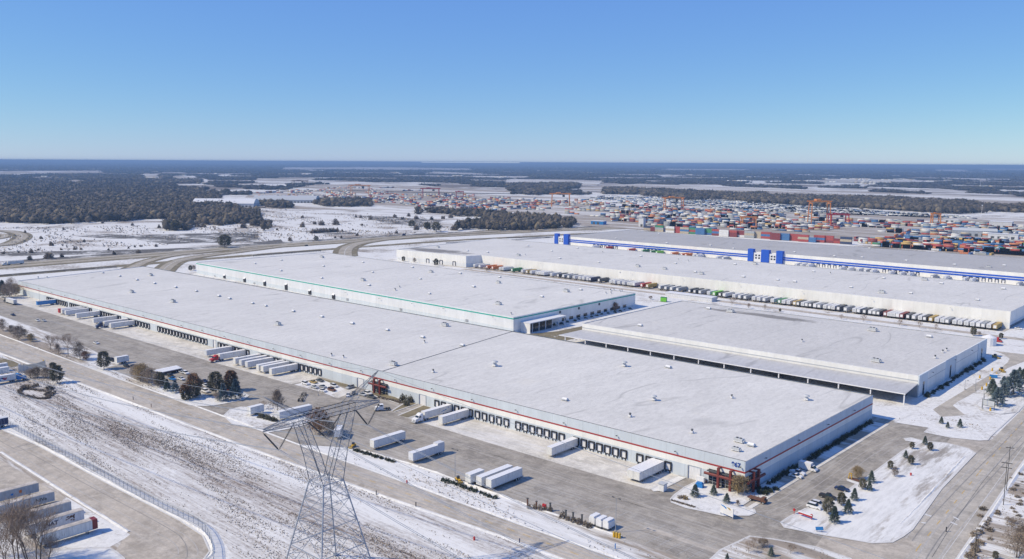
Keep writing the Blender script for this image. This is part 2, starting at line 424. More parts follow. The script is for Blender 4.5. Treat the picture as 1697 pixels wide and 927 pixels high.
k=ramp(nt,f,[(.39,0.0),(.475,.62),(.56,1.0)])
gr=ramp(nt,noise(nt,P,.25,(.3,1,1),6,.7,off=(7,0,0)),[(.3,(.15,.115,.10)),(.7,(.32,.27,.235))])
setc(nt,b,mix(nt,k,gr,(.71,.705,.70))); bump(nt,b,st,.35,.3); MT['field']=m
sheet('field',[(-900,112),(-400,119.2),(-300,122.2),(-235,125),(-214,119),(-208,100),(-140,90),(-90,184),(-163,181.2),(-215,177.2),(-292,172.6),(-340,171.2),(-470,166.8),(-620,163)],.03,MT['field'])

# front road with shoulders and kerbs
low=[(-1300,148),(-900,155),(-606,162),(-470,167),(-340,171.6),(-292,173),(-251,175.3),(-215,177.5),(-163,181.6),(-110,183),(-60,184)]
up=[(-1300,166),(-900,174.5),(-606,180.9),(-530,182.3),(-437,183.8),(-366,186.0),(-285,187),(-219,189.2),(-170,190.1),(-133,191.5),(-60,192.5)]
sheet('verge',[(-1300,164),(-606,179),(-366,184),(-133,189.5),(-66,190),(-66,208),(-188,206),(-265,202.5),(-300,196),(-620,193),(-1300,192)],.02,MT['verge'])
sheet('road',low+up[::-1],.06,MT['road'])
mb=MB(); ribbon(mb,low,0,.5,-.02,0,False,.16); ribbon(mb,up,-.5,0,-.02,0,False,.16); structure(mb.build('kerb',MT['kerb']))
mb=MB()
cl=[((low[i][0]+up[i][0])/2, (low[i][1]*.5+up[i][1]*.5)) for i in range(len(low))]
def dashes(mb,path,on,off,w,z,d=0,m=0):
    L=0
    for a,b_ in zip(path[:-1],path[1:]):
        a=Vector(a); b_=Vector(b_); D=(b_-a); n=D.length; D.normalize(); E_=Vector((D.y,-D.x)); s=0
        while s<n:
            p=a+D*s+E_*d; q=a+D*min(n,s+on)+E_*d
            mb.sheet([tuple(p-E_*w/2),tuple(q-E_*w/2),tuple(q+E_*w/2),tuple(p+E_*w/2)],z,m); s+=on+off
dashes(mb,[(-700,171),(-437,177),(-250,181.4)],3,9,.16,.075,2.2)
dashes(mb,[(-700,171),(-437,177),(-250,181.4)],3,9,.16,.075,-2.4)
structure(mb.build('lane_marking',MT['paint']))
mb=MB(); dashes(mb,[(-700,171),(-437,177),(-250,181.7),(-163,186.4),(-90,188)],3,6,.28,.076,.15); structure(mb.build('centre_marking',MT['yellowpaint']))

# truck yard, right hand car park and the drive out to the side road
sheet('parking_lot',[(-860,187),(-620,191),(-445,190.5),(-372,187.2),(-285,187.2),(-265,199.7),(-232,203),(-188,203.5),(-118,205),(-68,206),(-80,372),(-100,385),(-131,385),(-131,262),(-800,262),(-860,262)],.05,MT['asphalt'])
sheet('parking_lot',[(-129.6,262),(-127,243),(-108.5,243),(-106,364.8),(-93,368),(-84,374),(-84,381),(-100,385),(-129.6,385)],.066,MT['asphaltN'])
sheet('apron',[(-800,231.5),(-773,232.5),(-678,233),(-553,234.5),(-440,236.3),(-366,239.2),(-366,262),(-640,256),(-800,253)],.078,MT['apron'])
sheet('apron',[(-284,240.7),(-219,241.2),(-175,241.9),(-154.4,242.8),(-154.4,262),(-284,262)],.078,MT['apron'])
outer=[(-900,106),(-387,114.3),(-360,116.6),(-296,118.2),(-248,120.2),(-233,119.6),(-222,115.8),(-217.6,111),(-215,100),(-213,60)]; outer_=outer
structure(MB().sheet([(-128,274),(-122.4,274),(-120.9,377),(-126.5,377)],.082).build('snowy_bed',MT['verge']))
structure(MB().prism([(-122.3,250),(-120.7,250),(-119.3,378),(-120.9,378)],0,.2).build('pavement',MT['apron']))
structure(MB().prism([(-128.2,262.5),(-122.35,262.5),(-122.3,273.9),(-128,273.9)],0,.16).build('entrance_paving',MT['yardsnow']))
# stall lines in the truck yard
mb=MB()
for i in range(30):
    x=-222+i*3.6
    if -196<x<-189 or x>-112: continue
    mb.sheet([(x,206),(x+.14,206),(x+.9,221.5),(x+.76,221.5)],.07)
    if -172<x<-120: mb.sheet([(x,189.5+17),(x+.12,206.5),(x+.12,207),(x,207)],.07)
mb.sheet([(-222,221.6),(-150,222.3),(-150,222.42),(-222,221.74)],.071)
for i in range(34):
    x=-560+i*4.2
    if -450<x: continue
    mb.sheet([(x,195),(x+.13,195),(x+.4,205),(x+.27,205)],.07)
for i in range(34):
    y=268+i*2.9
    mb.sheet([(-119.6,y),(-115,y),(-115,y+.1),(-119.6,y+.1)],.078); mb.sheet([(-110.8,y),(-106.6,y),(-106.6,y+.1),(-110.8,y+.1)],.078)
MT['wornpaint']=plain('worn_stall_paint',(.42,.42,.42),.9,var=.35,scale=.4); structure(mb.build('stall_marking',MT['wornpaint']))
# tyre tracks worn along the ways the trucks drive
MT['track']=plain('tyre_track',(.285,.27,.255),.9,var=.25,scale=.3); MT['trackpale']=plain('pale_tyre_track',(.43,.41,.39),.9,var=.25,scale=.3)
def wob(path,amp,seed):
    r_=random.Random(seed); p=smooth(path,8); ph=r_.uniform(0,6); return offset(p,0) if amp==0 else [(x+amp*math.sin(i*.21+ph),y+amp*math.cos(i*.17+ph*2)) for i,(x,y) in enumerate(p)]
mb=MB(); mp=MB()
for i,d in enumerate((3.4,5.2,8.6)):
    pp=wob([(-700,110.5)]+outer_[1:],.45,i); ribbon(mb if i%2 else mp,offset(pp,d),-.14,.14,.072)
for i in range(5):
    y=209+i*5.6; xs=[-640+k*75 for k in range(8)]; q=[(x,y+3*math.sin(x*.011+i*1.7)+(x+640)*.012) for x in xs]; pp=wob(q,.25,40+i); ribbon(mb if i%3 else mp,pp,-.13,.13,.068); ribbon(mb if i%3 else mp,offset(pp,1.9),-.13,.13,.068)
for i in range(5):
    x=-117.8+i*1.9; pp=wob([(x-8+i,248),(x,262),(x+.6,300),(x+.4,340),(x+3+i*1.5,366),(x+14,374),(-88,377)],.15,70+i); ribbon(mb if i%2 else mp,pp,-.11,.11,.084)
for i,dd in enumerate((-3.2,-1.4,1.5,3.3)): pp=wob([(cl_[0],cl_[1]+dd) for cl_ in [(-900,164.5),(-606,171.5),(-437,176),(-285,180),(-163,186),(-80,188.2)]],.15,80+i); ribbon(mp,pp,-.3,.3,.068)
for i,dd in enumerate((2.5,4.3,8.2,10.2,13.6)): pp=wob([(-69+dd*.9,195),(-78+dd,257),(-80+dd,312),(-82+dd,448),(-92+dd,640)],.2,90+i); ribbon(mb if i%2 else mp,pp,-.2,.2,.080)
structure(mb.build('tyre_track',MT['track'])); structure(mp.build('tyre_track',MT['trackpale']))
# ploughed snow banks left along the kerbs
MT['bank']=snow_mat('ploughed_snow_bank',(.42,.39,.36),.95,.2,fine=1.2)
def bank(path,w_,h_,seed,closed=False):
    r_=random.Random(seed); p=smooth(path,10,closed); mb=MB(); n=len(p); A=offset(p,-w_/2,closed); B=offset(p,w_/2,closed); k=0
    hs=[h_*(.35+.65*abs(math.sin(i*.37+seed)*math.sin(i*.11)))*r_.uniform(.6,1.2) for i in range(n)]
    for i in range(n): mb.v+=[(*A[i],.0),(p[i][0]+r_.uniform(-.2,.2),p[i][1]+r_.uniform(-.2,.2),hs[i]+.1),(*B[i],.0)]
    for i in range(n if closed else n-1):
        a=3*i; b_=3*((i+1)%n); mb.f+=[(a,a+1,b_+1,b_),(a+1,a+2,b_+2,b_+1)]; mb.m+=[0,0]
    structure(mb.build('snow_bank',MT['bank']))
bank([(x,y+.9) for x,y in up[1:]],1.5,.45,1); bank([(x,y-.9) for x,y in low[2:]],1.6,.5,2); bank([(x,y+1.2) for x,y in outer[1:]],1.4,.5,3); bank([(-360,104.6),(-300,105.2),(-252,106.0)],1.6,.35,4)
bank([(-80.6,272),(-82,312),(-83.4,355)],1.5,.4,5); bank([(-58,150),(-60,258),(-63.6,339),(-67,420),(-76.8,640)],1.8,.5,6); bank([(-262,200.8),(-232,203.6),(-188,204.0),(-140,205.2)],1.4,.5,7)
structure(MB().sheet(GL('k885,725;k930,715;k1410,875;k1370,890'),.072).build('concrete_strip',MT['road']))

# side road on the right
sideL=[(-60,-100),(-69,190),(-78,257),(-80,312),(-82,448),(-92,640),(-112,900)]; sideR=[(-40,-100),(-54,190),(-61,258),(-64.7,339),(-68,420),(-78,640),(-97,900)]
sheet('road',sideL+sideR[::-1],.072,MT['roadN'])
mb=MB(); ribbon(mb,[(-79.0,268),(-80.3,312),(-82,363)],-.5,0,-.02,0,False,.18); ribbon(mb,sideR,0,.6,-.02,0,False,.18)
ribbon(mb,[(-82.3,390),(-82.5,448),(-92.4,640)],-.5,0,-.02,0,False,.18); structure(mb.build('kerb',MT['kerb']))
mb=MB(); dashes(mb,[(-62,190),(-70,258),(-73.5,340),(-77,448),(-86,640)],4,7,.3,.086,-1.2); structure(mb.build('centre_marking',MT['yellowpaint']))
mb=MB(); dashes(mb,[(-58.5,190),(-64.0,258),(-67.6,339),(-71,420)],500,0,.16,.086); structure(mb.build('lane_marking',MT['paint']))
for a in ('v175,615;v180,610;v225,632;v220,640','v155,655;v160,648;v210,670;v205,677','l1040,635;l1050,630;l1095,645;l1085,652','l1020,690;l1030,685;l1060,690;l1050,696'):
    sheet('lane_marking',a,.087,MT['paint'])
mb=MB(); dashes(mb,[G('v20,915'),G('v130,735'),G('v250,560'),G('v400,350'),G('v560,160'),G('v690,15')],500,0,.13,.085); structure(mb.build('tar_seam',MT['dgrey']))
sheet('driveway','l1215,135;l1455,152;l1475,165;l1375,238;l1330,205;l1190,168',.09,MT['road'])
sheet('driveway','l385,772;l560,800;l830,822;l930,790;l1000,830;l900,940;l700,980;l560,927;l330,850',.09,MT['road'])

# kerbed islands
island('snow_island','l110,690;l130,722;l390,772;l560,800;l700,824;l830,818;l900,780;l960,735;l1150,470;l1375,235;l1330,205;l1190,170;l1040,157;l960,135;l915,140;l925,155;l1000,168;l900,225;l625,430;l530,402;l545,418;l600,440;l500,512;l420,560;l270,600;l170,650',MT['island'])
island('snow_island','l845,34;l1075,70;l1045,100;l1215,134;l1400,153;l1455,150;l1472,125;l1420,90;l1280,40;l1120,-5;l960,-15',MT['yardsnow'])
island('snow_island','t125,535;t240,450;t375,385;t480,395;t560,420;t720,470;t860,515;t990,525;t945,590;t850,655;t990,700;t1000,735;t930,762;t750,762;t650,765;t450,720;t250,680;t90,620;t80,585',MT['yardsnow'])
island('snow_island',[G('k1330,935'),G('k1400,870'),G('k1590,780'),G('l60,800'),G('l330,850'),G('l560,925'),G('1420,985'),G('1130,985')],MT['verge'])
island('snow_island','q690,630;q900,500;q1010,540;q720,640',MT['tan'],sm=0)
island('snow_island','q770,690;q1090,560;q1200,590;q1130,640;q900,720',MT['tan'])
island('snow_island','k945,470;k960,485;k1010,480;k1030,462;k1165,395;k1120,385;k1060,410',MT['yardsnow'])
island('snow_island','371,690;382,679;399,675;418,676;445,670;478,680;520,690;515,702;492,708;470,713;440,718;428,713;400,706;385,703',MT['yardsnow'])
island('snow_island','o300,300;o520,420;o690,560;o800,625;o1050,715;o1250,722;o1400,705;o1620,665;p170,800;p245,745;p170,700;o1600,560;o1300,600;o1000,500;o600,470;o420,350',MT['yardsnow'])
sheet('snowy_stalls','p830,600;p1170,530;p1480,655;p1300,730;p1380,775;p1190,700',.08,MT['yardsnow'])
sheet('driveway','p1300,730;p1480,655;q60,345;q250,340;q90,430;p1390,775',.082,MT['apron'])
sheet('grass_strip','p1180,525;p1560,610;p1640,640;p1500,640;p1200,545',.084,MT['tan'])
island('snow_island','q370,385;q500,400;q640,400;q810,490;q830,530;q780,540;q640,490;q500,450',MT['tan'])
# snow blown strip south of the yard, left stalls
sheet('snowy_stalls',[(-760,190.5),(-600,190.8),(-470,190.6),(-470,199),(-560,207),(-700,205),(-760,200)],.058,MT['verge'])

# left lower parcel: loop road, trailer stalls
inner=[(-900,96),(-356,103.3),(-295,104.2),(-252,105.2),(-246,101),(-240,96),(-236,60)]
outer=[(-900,106),(-387,114.3),(-360,116.6),(-296,118.2),(-248,120.2),(-233,119.6),(-222,115.8),(-217.6,111),(-215,100),(-213,60)]
sheet('snowy_yard',[(-900,30),(-900,98),(-356,104.5),(-295,105.4),(-250,106.4),(-236,100),(-230,30)],.03,MT['verge'])
sheet('road',inner+outer[::-1],.06,MT['road'])
mb=MB(); ribbon(mb,outer,-.55,0,-.02,0,False,.15); structure(mb.build('kerb',MT['kerb']))
sheet('trailer_yard','-60,700;0,762;90,815;106,823;108,835;60,850;0,870;-100,870;-200,780',.05,MT['road'])
sheet('snowy_yard','z680,270;z1360,670;z1300,715;z1150,800;z720,815;z420,720;z640,560;z640,330',.066,MT['yardsnow'])
island('snow_island','z700,830;z900,815;z1100,815;z1200,850;z1290,927;z1300,990;z500,990;z560,850',MT['yardsnow'])
# upper-left gate parcel
sheet('verge',[(-640,120),(-640,160),(-540,163),(-470,166),(-470,150),(-520,130)],.036,MT['verge'])
sheet('driveway','s0,500;s300,470;s420,440;s380,360;s180,310;s300,240;s0,60;s0,-60;s620,160;s1000,430;s880,470;s600,490;s0,540',.05,MT['road'])
island('grass_island','s-200,60;s0,120;s200,170;s300,215;s290,250;s170,275;s0,240;s-200,190',MT['tan'])

# snow between and behind the warehouses
sheet('snowy_yard',[(-860,372),(-86,372),(-86,664),(-900,664),(-900,372)],.034,MT['yardsnow'])
sheet('driveway','u-80,690;u0,640;u330,440;u560,300;u640,235;u655,200;u600,160;u500,125;u794,160;u900,180;u900,240;u794,230;u640,290;u560,345;u330,520;u150,620;u110,650;u230,745;u0,760',.06,MT['roadN'])
sheet('lane',[(-640,636),(-300,634),(-86,630),(-86,622),(-300,626),(-640,628)],.052,MT['road'])
sheet('lane',[(-372,395),(-332,392),(-332,600),(-350,600),(-355,440)],.062,MT['tan'])
sheet('snowy_yard',[(-900,830),(-150,830),(-150,915),(-900,925)],.034,MT['yardsnow'])
sheet('dock_yard',[(-700,640),(-134,648),(-134,662),(-640,662)],.07,MT['roadN'])
island('snow_island','u330,640;u350,610;u460,545;u640,440;u794,350;u980,300;u980,480;u794,640;u730,715;u560,735;u420,705',MT['island'],sm=0)
sheet('wooded_verge',[(-53,100),(-59.9,258),(-63.6,339),(-67,420),(-77,640),(-20,640),(60,300),(60,100)],.036,MT['verge'])

# highway with grass median, ramps
hp=smooth([(-1009,-300),(-1009,0),(-1009,300),(-1001,600),(-976,850),(-940,1010),(-900,1150),(-830,1300),(-700,1500),(-480,1750),(-200,2000)],8)
for nm,d0,d1,z,mt in (('grass_verge',-46,-22,.10,'scrub'),('highway',-21,-5,.14,'hwy'),('grass_median',-5,3,.12,'tan'),('highway',3,19,.14,'hwy'),('grass_verge',19,31,.12,'tan'),('grass_verge',78,98,.10,'tan')):
    structure(ribbon(MB(),hp,d0,d1,z).build(nm,MT[mt]))
mb=MB(); ribbon(mb,hp,-14.3,-14,.20); ribbon(mb,hp,10.7,11,.20); structure(mb.build('lane_marking',MT['paint']))
RZ=.14
for pth,wd in (('206,452;222,443;245,433;285,424;340,418;420,409',11),('268,452;280,441;296,433;330,426;400,417;470,408',13),
               ('572,425;573,415;582,408;604,402;650,396;740,389;830,383',16),('-60,409;0,407;22,402.5;36,395;35,389;19,384.6;0,383;-60,381',14),('-60,398;-15,397;4,394.5;8,391.5;0,389;-60,388',9)):
    RZ+=.03; pp=smooth(GL(pth),6); strip('grass_verge',pp,wd*1.9,RZ,MT['tan']); strip('ramp',pp,wd,RZ+.2,MT['hwy'])
    mb=MB(); ribbon(mb,pp,-.8,-.2,RZ+.28); structure(mb.build('lane_marking',MT['paint']))
SZ=.045
for a in ('a500,560;a700,545;a880,555;a1100,545;a1690,530;a1690,600;a1500,600;a1100,610;a930,590;a880,575;a700,575','b0,600;b180,580;b200,605;b0,615','a0,660;a500,655;a1100,640;a1690,610;a1690,622;a1100,652;a500,680;a0,690','b280,525;b420,530;b560,520;b700,545;b500,550','b700,425;b900,430;b1250,455;b1100,500;b850,470'):
    SZ+=.006; sheet('scrub_patch',a,SZ,MT['scrub'])
FZ=.9   # far fields: snow lying on open farm land
for a in ('-200,297;70,297;160,300;240,288;270,290;340,296;350,303;230,309;120,307;60,303;-200,306','-200,286;0,284;170,283;175,287;0,289','420,296;520,297;525,303;420,305',
          '840,297;1000,300;990,308;870,310;835,307','960,311;1060,305;1270,312;1697,329;1900,338;1900,352;1697,345;1560,335;1300,327;1120,323;960,317','1270,311;1400,320;1520,322;1600,326;1590,332;1400,328;1270,322',
          '1360,297;1500,298;1560,302;1360,304','465,277.8;650,277.2;785,280;785,282.3;600,281.5;465,280.5','1620,280;1900,281;1900,284;1620,283','1545,281;1610,281.5;1605,285;1545,284','460,318;520,307;600,305;680,306;760,314;850,318;850,322;700,320;560,316',
          '780,292;880,293;870,295;780,294.5','1100,280;1240,281;1240,283;1100,282.3','720,285;800,288;800,290;700,288','40,330;380,338;430,334;440,345;380,342'):
    FZ+=.12; sheet('snowy_field',a,FZ,MT['farfield'])
sheet('container_yard','380,345;420,318;640,312;700,318;850,325;1000,328;1300,345;1480,358;1697,362;1800,366;1800,440;1697,436;1430,400;1240,388;1060,381;930,372;860,352;720,357;560,348',.3,MT['farfield'])
# ------------------------------------------------------------------ warehouses
def sub(parent, mb, name, mats, smooth=False, loc0=True):
    """part built in world coordinates under a thing standing at its base"""
    o=mb.build(name,mats,parent,smooth=smooth)
    if loc0: o.location=(-parent.location.x,-parent.location.y,-parent.location.z)
    return o
def wallband(mb, P0, P1, bands, step=0):
    for z0,z1,m in bands: mb.quad([(P0[0],P0[1],z0),(P1[0],P1[1],z0),(P1[0],P1[1],z1),(P0[0],P0[1],z1)],m)
def along(P0,P1,t,d=0,z=None):
    """point at t metres from P0 towards P1, d metres outside (to the right of travel)"""
    dx,dy=P1[0]-P0[0],P1[1]-P0[1]; L=math.hypot(dx,dy); ux,uy=dx/L,dy/L
    p=(P0[0]+ux*t+uy*d, P0[1]+uy*t-ux*d); return p if z is None else (p[0],p[1],z)
def wbox(mb,P0,P1,t0,t1,d0,d1,z0,z1,m=0):
    """box on a wall: t along it, d outwards, z up"""
    a=along(P0,P1,t0,d0);b=along(P0,P1,t1,d0);c=along(P0,P1,t1,d1);d=along(P0,P1,t0,d1)
    mb.prism([a,b,c,d],z0,z1,m); return mb
def tof(P0,P1,p):
    L=math.hypot(P1[0]-P0[0],P1[1]-P0[1]); return ((p[0]-P0[0])*(P1[0]-P0[0])+(p[1]-P0[1])*(P1[1]-P0[1]))/L
def roof_part(root, corners, h, mat, cap, lip=.35):
    mb=MB(); mb.sheet(corners,h-lip)
    r=sub(root,mb,'roof',mat)
    mb=MB(); n=len(corners); A=sum(corners[i][0]*corners[(i+1)%n][1]-corners[(i+1)%n][0]*corners[i][1] for i in range(n))
    cc=corners if A>0 else corners[::-1]
    ribbon(mb,cc,.06,-.45,h-.6,0,True,h+.05)
    sub(root,mb,'parapet_cap',cap); return r
def unit_mesh(kind):
    mb=MB()
    if kind=='big':
        mb.box((-2.6,-1.3,.35),(2.6,1.3,1.9),0); mb.box((-2.8,-1.45,0),(2.8,1.45,.33),1); mb.box((2.62,-.8,.5),(3.5,.8,1.3),0)
        mb.tube((-1.2,0,1.9),(-1.2,0,2.25),.7,.7,10,2); mb.tube((.9,0,1.9),(.9,0,2.25),.7,.7,10,2)
    elif kind=='fan':
        mb.box((-.9,-.9,0),(.9,.9,.5),1); mb.tube((0,0,.5),(0,0,1.6),.75,.75,10,0); mb.tube((0,0,1.62),(0,0,2.2),1.5,.9,12,0)
    elif kind=='sky':
        mb.box((-1.5,-.95,0),(1.5,.95,.45),1); mb.quad([(-1.4,-.85,.46),(1.4,-.85,.46),(1.1,0,1.0),(-1.1,0,1.0)],0); mb.quad([(1.4,.85,.46),(-1.4,.85,.46),(-1.1,0,1.0),(1.1,0,1.0)],0)
        mb.quad([(1.4,-.85,.46),(1.4,.85,.46),(1.1,0,1.0)],0); mb.quad([(-1.4,.85,.46),(-1.4,-.85,.46),(-1.1,0,1.0)],0)
    else:
        mb.box((-.55,-.55,0),(.55,.55,.5),1); mb.tube((0,0,.5),(0,0,1.1),.3,.3,8,2); mb.tube((0,0,1.12),(0,0,1.35),.6,.25,8,2)
    me=bpy.data.meshes.new('rooftop_'+kind); me.from_pydata(mb.v,[],mb.f)
    for q in ((MT['lgrey'],MT['white'],MT['dgrey']) if kind!='sky' else (MT['white'],MT['lgrey'],MT['grey'])): me.materials.append(q)
    me.polygons.foreach_set('material_index',mb.m); me.update(); return me
UNIT={k:unit_mesh(k) for k in ('big','fan','sky','small')}
UNAME=dict(big='air_handler',fan='exhaust_fan',sky='skylight',small='roof_vent')
def rooftop(root, roof, h, s, kind):
    for q in s.split(';'):
        if not q: continue
        x,y=G(q,h)
        o=bpy.data.objects.new(UNAME[kind],UNIT[kind]); link(o,roof); o.location=(x,y,h); o.rotation_euler=(0,0,random.uniform(-.06,.06))
        sc=random.uniform(.9,1.15)*({'big':.8}.get(kind,1.0))*(.75 if kind=='big' and q[0]=='k' else 1); o.scale=(sc,sc,sc)
def dock(root, P0, P1, t, zs=1.15, w=2.9, hgt=3.1, door=True, far=False):
    """dock door with its black foam seal, bumpers and leveller"""
    mb=MB(); wbox(mb,P0,P1,t-w/2+.4,t+w/2-.4,.03,.10,zs,zs+hgt-.35,0)
    d=sub(root,mb,'dock_door',MT['white'])
    mb=MB(); dep=.55
    wbox(mb,P0,P1,t-w/2,t-w/2+.42,.02,dep,zs-.05,zs+hgt); wbox(mb,P0,P1,t+w/2-.42,t+w/2,.02,dep,zs-.05,zs+hgt)
    wbox(mb,P0,P1,t-w/2+.421,t+w/2-.421,.02,dep,zs+hgt-.45,zs+hgt)
    if not far:
        wbox(mb,P0,P1,t-1.0,t+1.0,.02,.22,zs-.35,zs-.06); wbox(mb,P0,P1,t-.95,t-.6,.02,.3,zs-.9,zs-.36); wbox(mb,P0,P1,t+.6,t+.95,.02,.3,zs-.9,zs-.36)
    s_=mb.build('dock_seal',MT['dark'],d); return d
def wall_lamp(root,P0,P1,t,z,arm=1.0,mat='dgrey'):
    mb=MB(); a=along(P0,P1,t,.02,z); b_=along(P0,P1,t,arm,z+.3)
    mb.bar(a,b_,.1,.1); wbox(mb,P0,P1,t-.25,t+.25,arm-.25,arm+.35,z+.18,z+.42)
    sub(root,mb,'wall_lamp',MT[mat])
MT['navy2']=plain('deep_blue_lettering',(.012,.06,.30),.5)
MT['p_blueX']=panel('pale_blue_panel_front',(.58,.635,.695),0); MT['p_blueY']=panel('pale_blue_panel_side',(.58,.635,.695),1)
MT['p_whiteX']=panel('white_panel_front',(.83,.82,.79),0,line=.18); MT['p_whiteY']=panel('white_panel_side',(.83,.82,.79),1,line=.2)
MT['p_lightX']=panel('light_grey_panel_front',(.74,.76,.78),0,line=.3); MT['p_baseX']=panel('dado_panel_front',(.62,.68,.73),0,line=.3); MT['p_baseY']=panel('dado_panel_side',(.62,.68,.73),1,line=.3)

# ---- warehouse with the red stripe
h1=11.3; A0=(-785.2,251.0); A1=(-128.8,262.2); A2=(-127.6,379.8); A3=(-809.5,369.5)
b1=thing('warehouse','long pale blue warehouse with a thin red stripe and dock doors, nearest to the road','warehouse',(-457,315,0))
mb=MB(); bands=[(0,4.9,0),(4.9,7.0,1),(7.0,h1-.02,0)]
wallband(mb,A0,A1,bands)
n0=len(mb.f); 
for a,c in ((A1,A2),(A3,A0)): wallband(mb,a,c,[(z0,z1,m+2) for z0,z1,m in bands])
wallband(mb,A2,A3,[(0,h1-.02,0)])
sub(b1,mb,'wall',[MT['p_blueX'],MT['p_whiteX'],MT['p_blueY'],MT['p_whiteY']])
r1=roof_part(b1,[A0,A1,A2,A3],h1,roof_mat('roof_membrane_near',(.68,.665,.64),rot=.9),MT['dgrey'])
LF=math.hypot(A1[0]-A0[0],A1[1]-A0[1]); LS=math.hypot(A2[0]-A1[0],A2[1]-A1[1])
mb=MB(); wbox(mb,A0,A1,0,LF+.06,.0,.06,7.02,7.6); wbox(mb,A1,A2,0,LS,.0,.06,7.02,7.6); sub(b1,mb,'stripe',MT['stripe'])
mb=MB(); mb.bar((-319,259.6,h1-.28),(-340,380,h1-.28),.35,.16); sub(b1,mb,'expansion_joint',MT['dgrey'])
rooftop(b1,r1,h1,'a985,815;a860,925;e1130,120;f160,268;f1250,275;f915,530;k1518,157;k1498,213','big')
rooftop(b1,r1,h1,'f1578,537;g768,538;g962,760;h275,758','fan')
rooftop(b1,r1,h1,'a672,798;a783,820;a895,845;a1010,868;a1148,893;a1283,918;e1430,83;e1500,100;e1650,130;f80,147;f260,182;f447,218;f645,262;f875,305;f1105,352;f1365,405;g1055,548;g380,760;k1597,182','sky')
rooftop(b1,r1,h1,'a250,832;a308,830;f588,482;f1118,385;k1210,97;g805,868;f1175,578;g1470,745;f510,470','small')
def xg(a,b,ztop=2.6):
    pa=onwall(a,A0,A1); pb=onwall(b,A0,A1); return tof(A0,A1,pa),tof(A0,A1,pb)
DOCKT=[]
for a,b in (('m612,120','m855,195'),('m905,205','m1165,265'),('m1290,320','m1535,370'),('m1640,400','n362,320'),('n490,370','n1095,530'),('n1265,575','n1630,655'),('p400,260','p1160,450'),('q1270,545','f1655,905'),('k75,60','k360,140'),('k455,170','k765,250'),('k870,275','k1055,325')):
    t0,t1=xg(a,b); n=max(1,round((t1-t0)/4.05)); 
    for i in range(n+1):
        t=t0+(t1-t0)*i/n
        if any(abs(t-q)<3.3 for q in DOCKT): continue
        DOCKT.append(t); dock(b1,A0,A1,t)
# grade level doors
for a,hw in (('k1225,360',2.3),('q1085,470',2.0),('q290,260',2.2),('n1205,585',1.2)):
    t=tof(A0,A1,onwall(a,A0,A1)); mb=MB(); wbox(mb,A0,A1,t-hw,t+hw,.02,.10,.05,4.6); d=sub(b1,mb,'grade_door',MT['white'])
    mb=MB(); wbox(mb,A0,A1,t-hw-.35,t-hw-.01,.02,.5,.05,4.9); wbox(mb,A0,A1,t+hw+.01,t+hw+.3,.02,.18,.05,4.9); wbox(mb,A0,A1,t-hw-.35,t+hw+.3,.02,.18,4.91,5.1); mb.build('door_frame',MT['lgrey'],d)
for i in range(26): 
    t=20+i*25.4
    wall_lamp(b1,A0,A1,t,8.9 if i%2 else 8.6,.7)
for i in range(4): wall_lamp(b1,A1,A2,14+i*27,8.9,.7)
def entrance(root, P0, P1, t0, t1, posts, corner=False, wing=2.5):
    """two storey glazed entrance behind a dark red steel frame"""
    mb=MB(); wbox(mb,P0,P1,t0,t1,.02,.14,.3,5.6); g=sub(root,mb,'entrance_glazing',MT['glass'])
    mb=MB(); n=max(2,int((t1-t0)/1.6))
    for i in range(n+1): t=t0+(t1-t0)*i/n; wbox(mb,P0,P1,t-.05,t+.05,.15,.22,.3,5.6)
    for z in (1.3,2.2,3.2,4.6): wbox(mb,P0,P1,t0,t1,.23,.27,z,z+.08)
    mb.build('mullion',MT['lgrey'],g)
    mb=MB(); wbox(mb,P0,P1,t0-.2,t1+.2,.3,1.3,5.05,5.4); sub(root,mb,'entrance_canopy',MT['dgrey'])
    mb=MB()
    for t in posts: wbox(mb,P0,P1,t-.4,t+.4,1.4,2.2,0,7.45)
    a=along(P0,P1,t0-wing,1.8,4.4); b_=along(P0,P1,t1+wing,1.8,4.4); mb.tube(a,b_,.5,.5,10)
    for t in posts: wbox(mb,P0,P1,t-.3,t+.3,.1,1.39,6.9,7.4)
    sub(root,mb,'entrance_frame',MT['red'])
tE=tof(A0,A1,onwall('t720,400',A0,A1))
entrance(b1,A0,A1,LF-13.5,LF-.4,(LF-9.0,LF-4.4),wing=.9)
entrance(b1,A1,A2,.4,9.5,(3.0,6.6),wing=1.6)
t0=tof(A0,A1,onwall('q440,300',A0,A1)); t1=tof(A0,A1,onwall('q640,340',A0,A1))
entrance(b1,A0,A1,t0,t1,(t0+(t1-t0)*.30,t0+(t1-t0)*.66),wing=.6)
def letters(txt, size, mat, P0, P1, t, d, z, parent, name, bold=.0):
    cu=bpy.data.curves.new(name,'FONT'); cu.body=txt; cu.size=size; cu.extrude=.04; cu.offset=bold; cu.align_x='CENTER'
    tmp=bpy.data.objects.new('tmp',cu); COL.objects.link(tmp); dg=bpy.context.evaluated_depsgraph_get(); dg.update()
    me=bpy.data.meshes.new_from_object(tmp.evaluated_get(dg)); bpy.data.objects.remove(tmp)
    me.materials.clear(); me.materials.append(mat)
    o=bpy.data.objects.new(name,me); link(o,parent); 
    p=along(P0,P1,t,d); an=math.atan2(P1[1]-P0[1],P1[0]-P0[0])
    o.matrix_local=Matrix.Translation((p[0]-parent.location.x,p[1]-parent.location.y,z-parent.location.z)) @ Matrix.Rotation(an,4,'Z') @ Matrix.Rotation(PI/2,4,'X')
    return o
letters('967',2.2,MT['navy2'],A0,A1,LF-3.4,.08,8.7,b1,'building_number',.07)

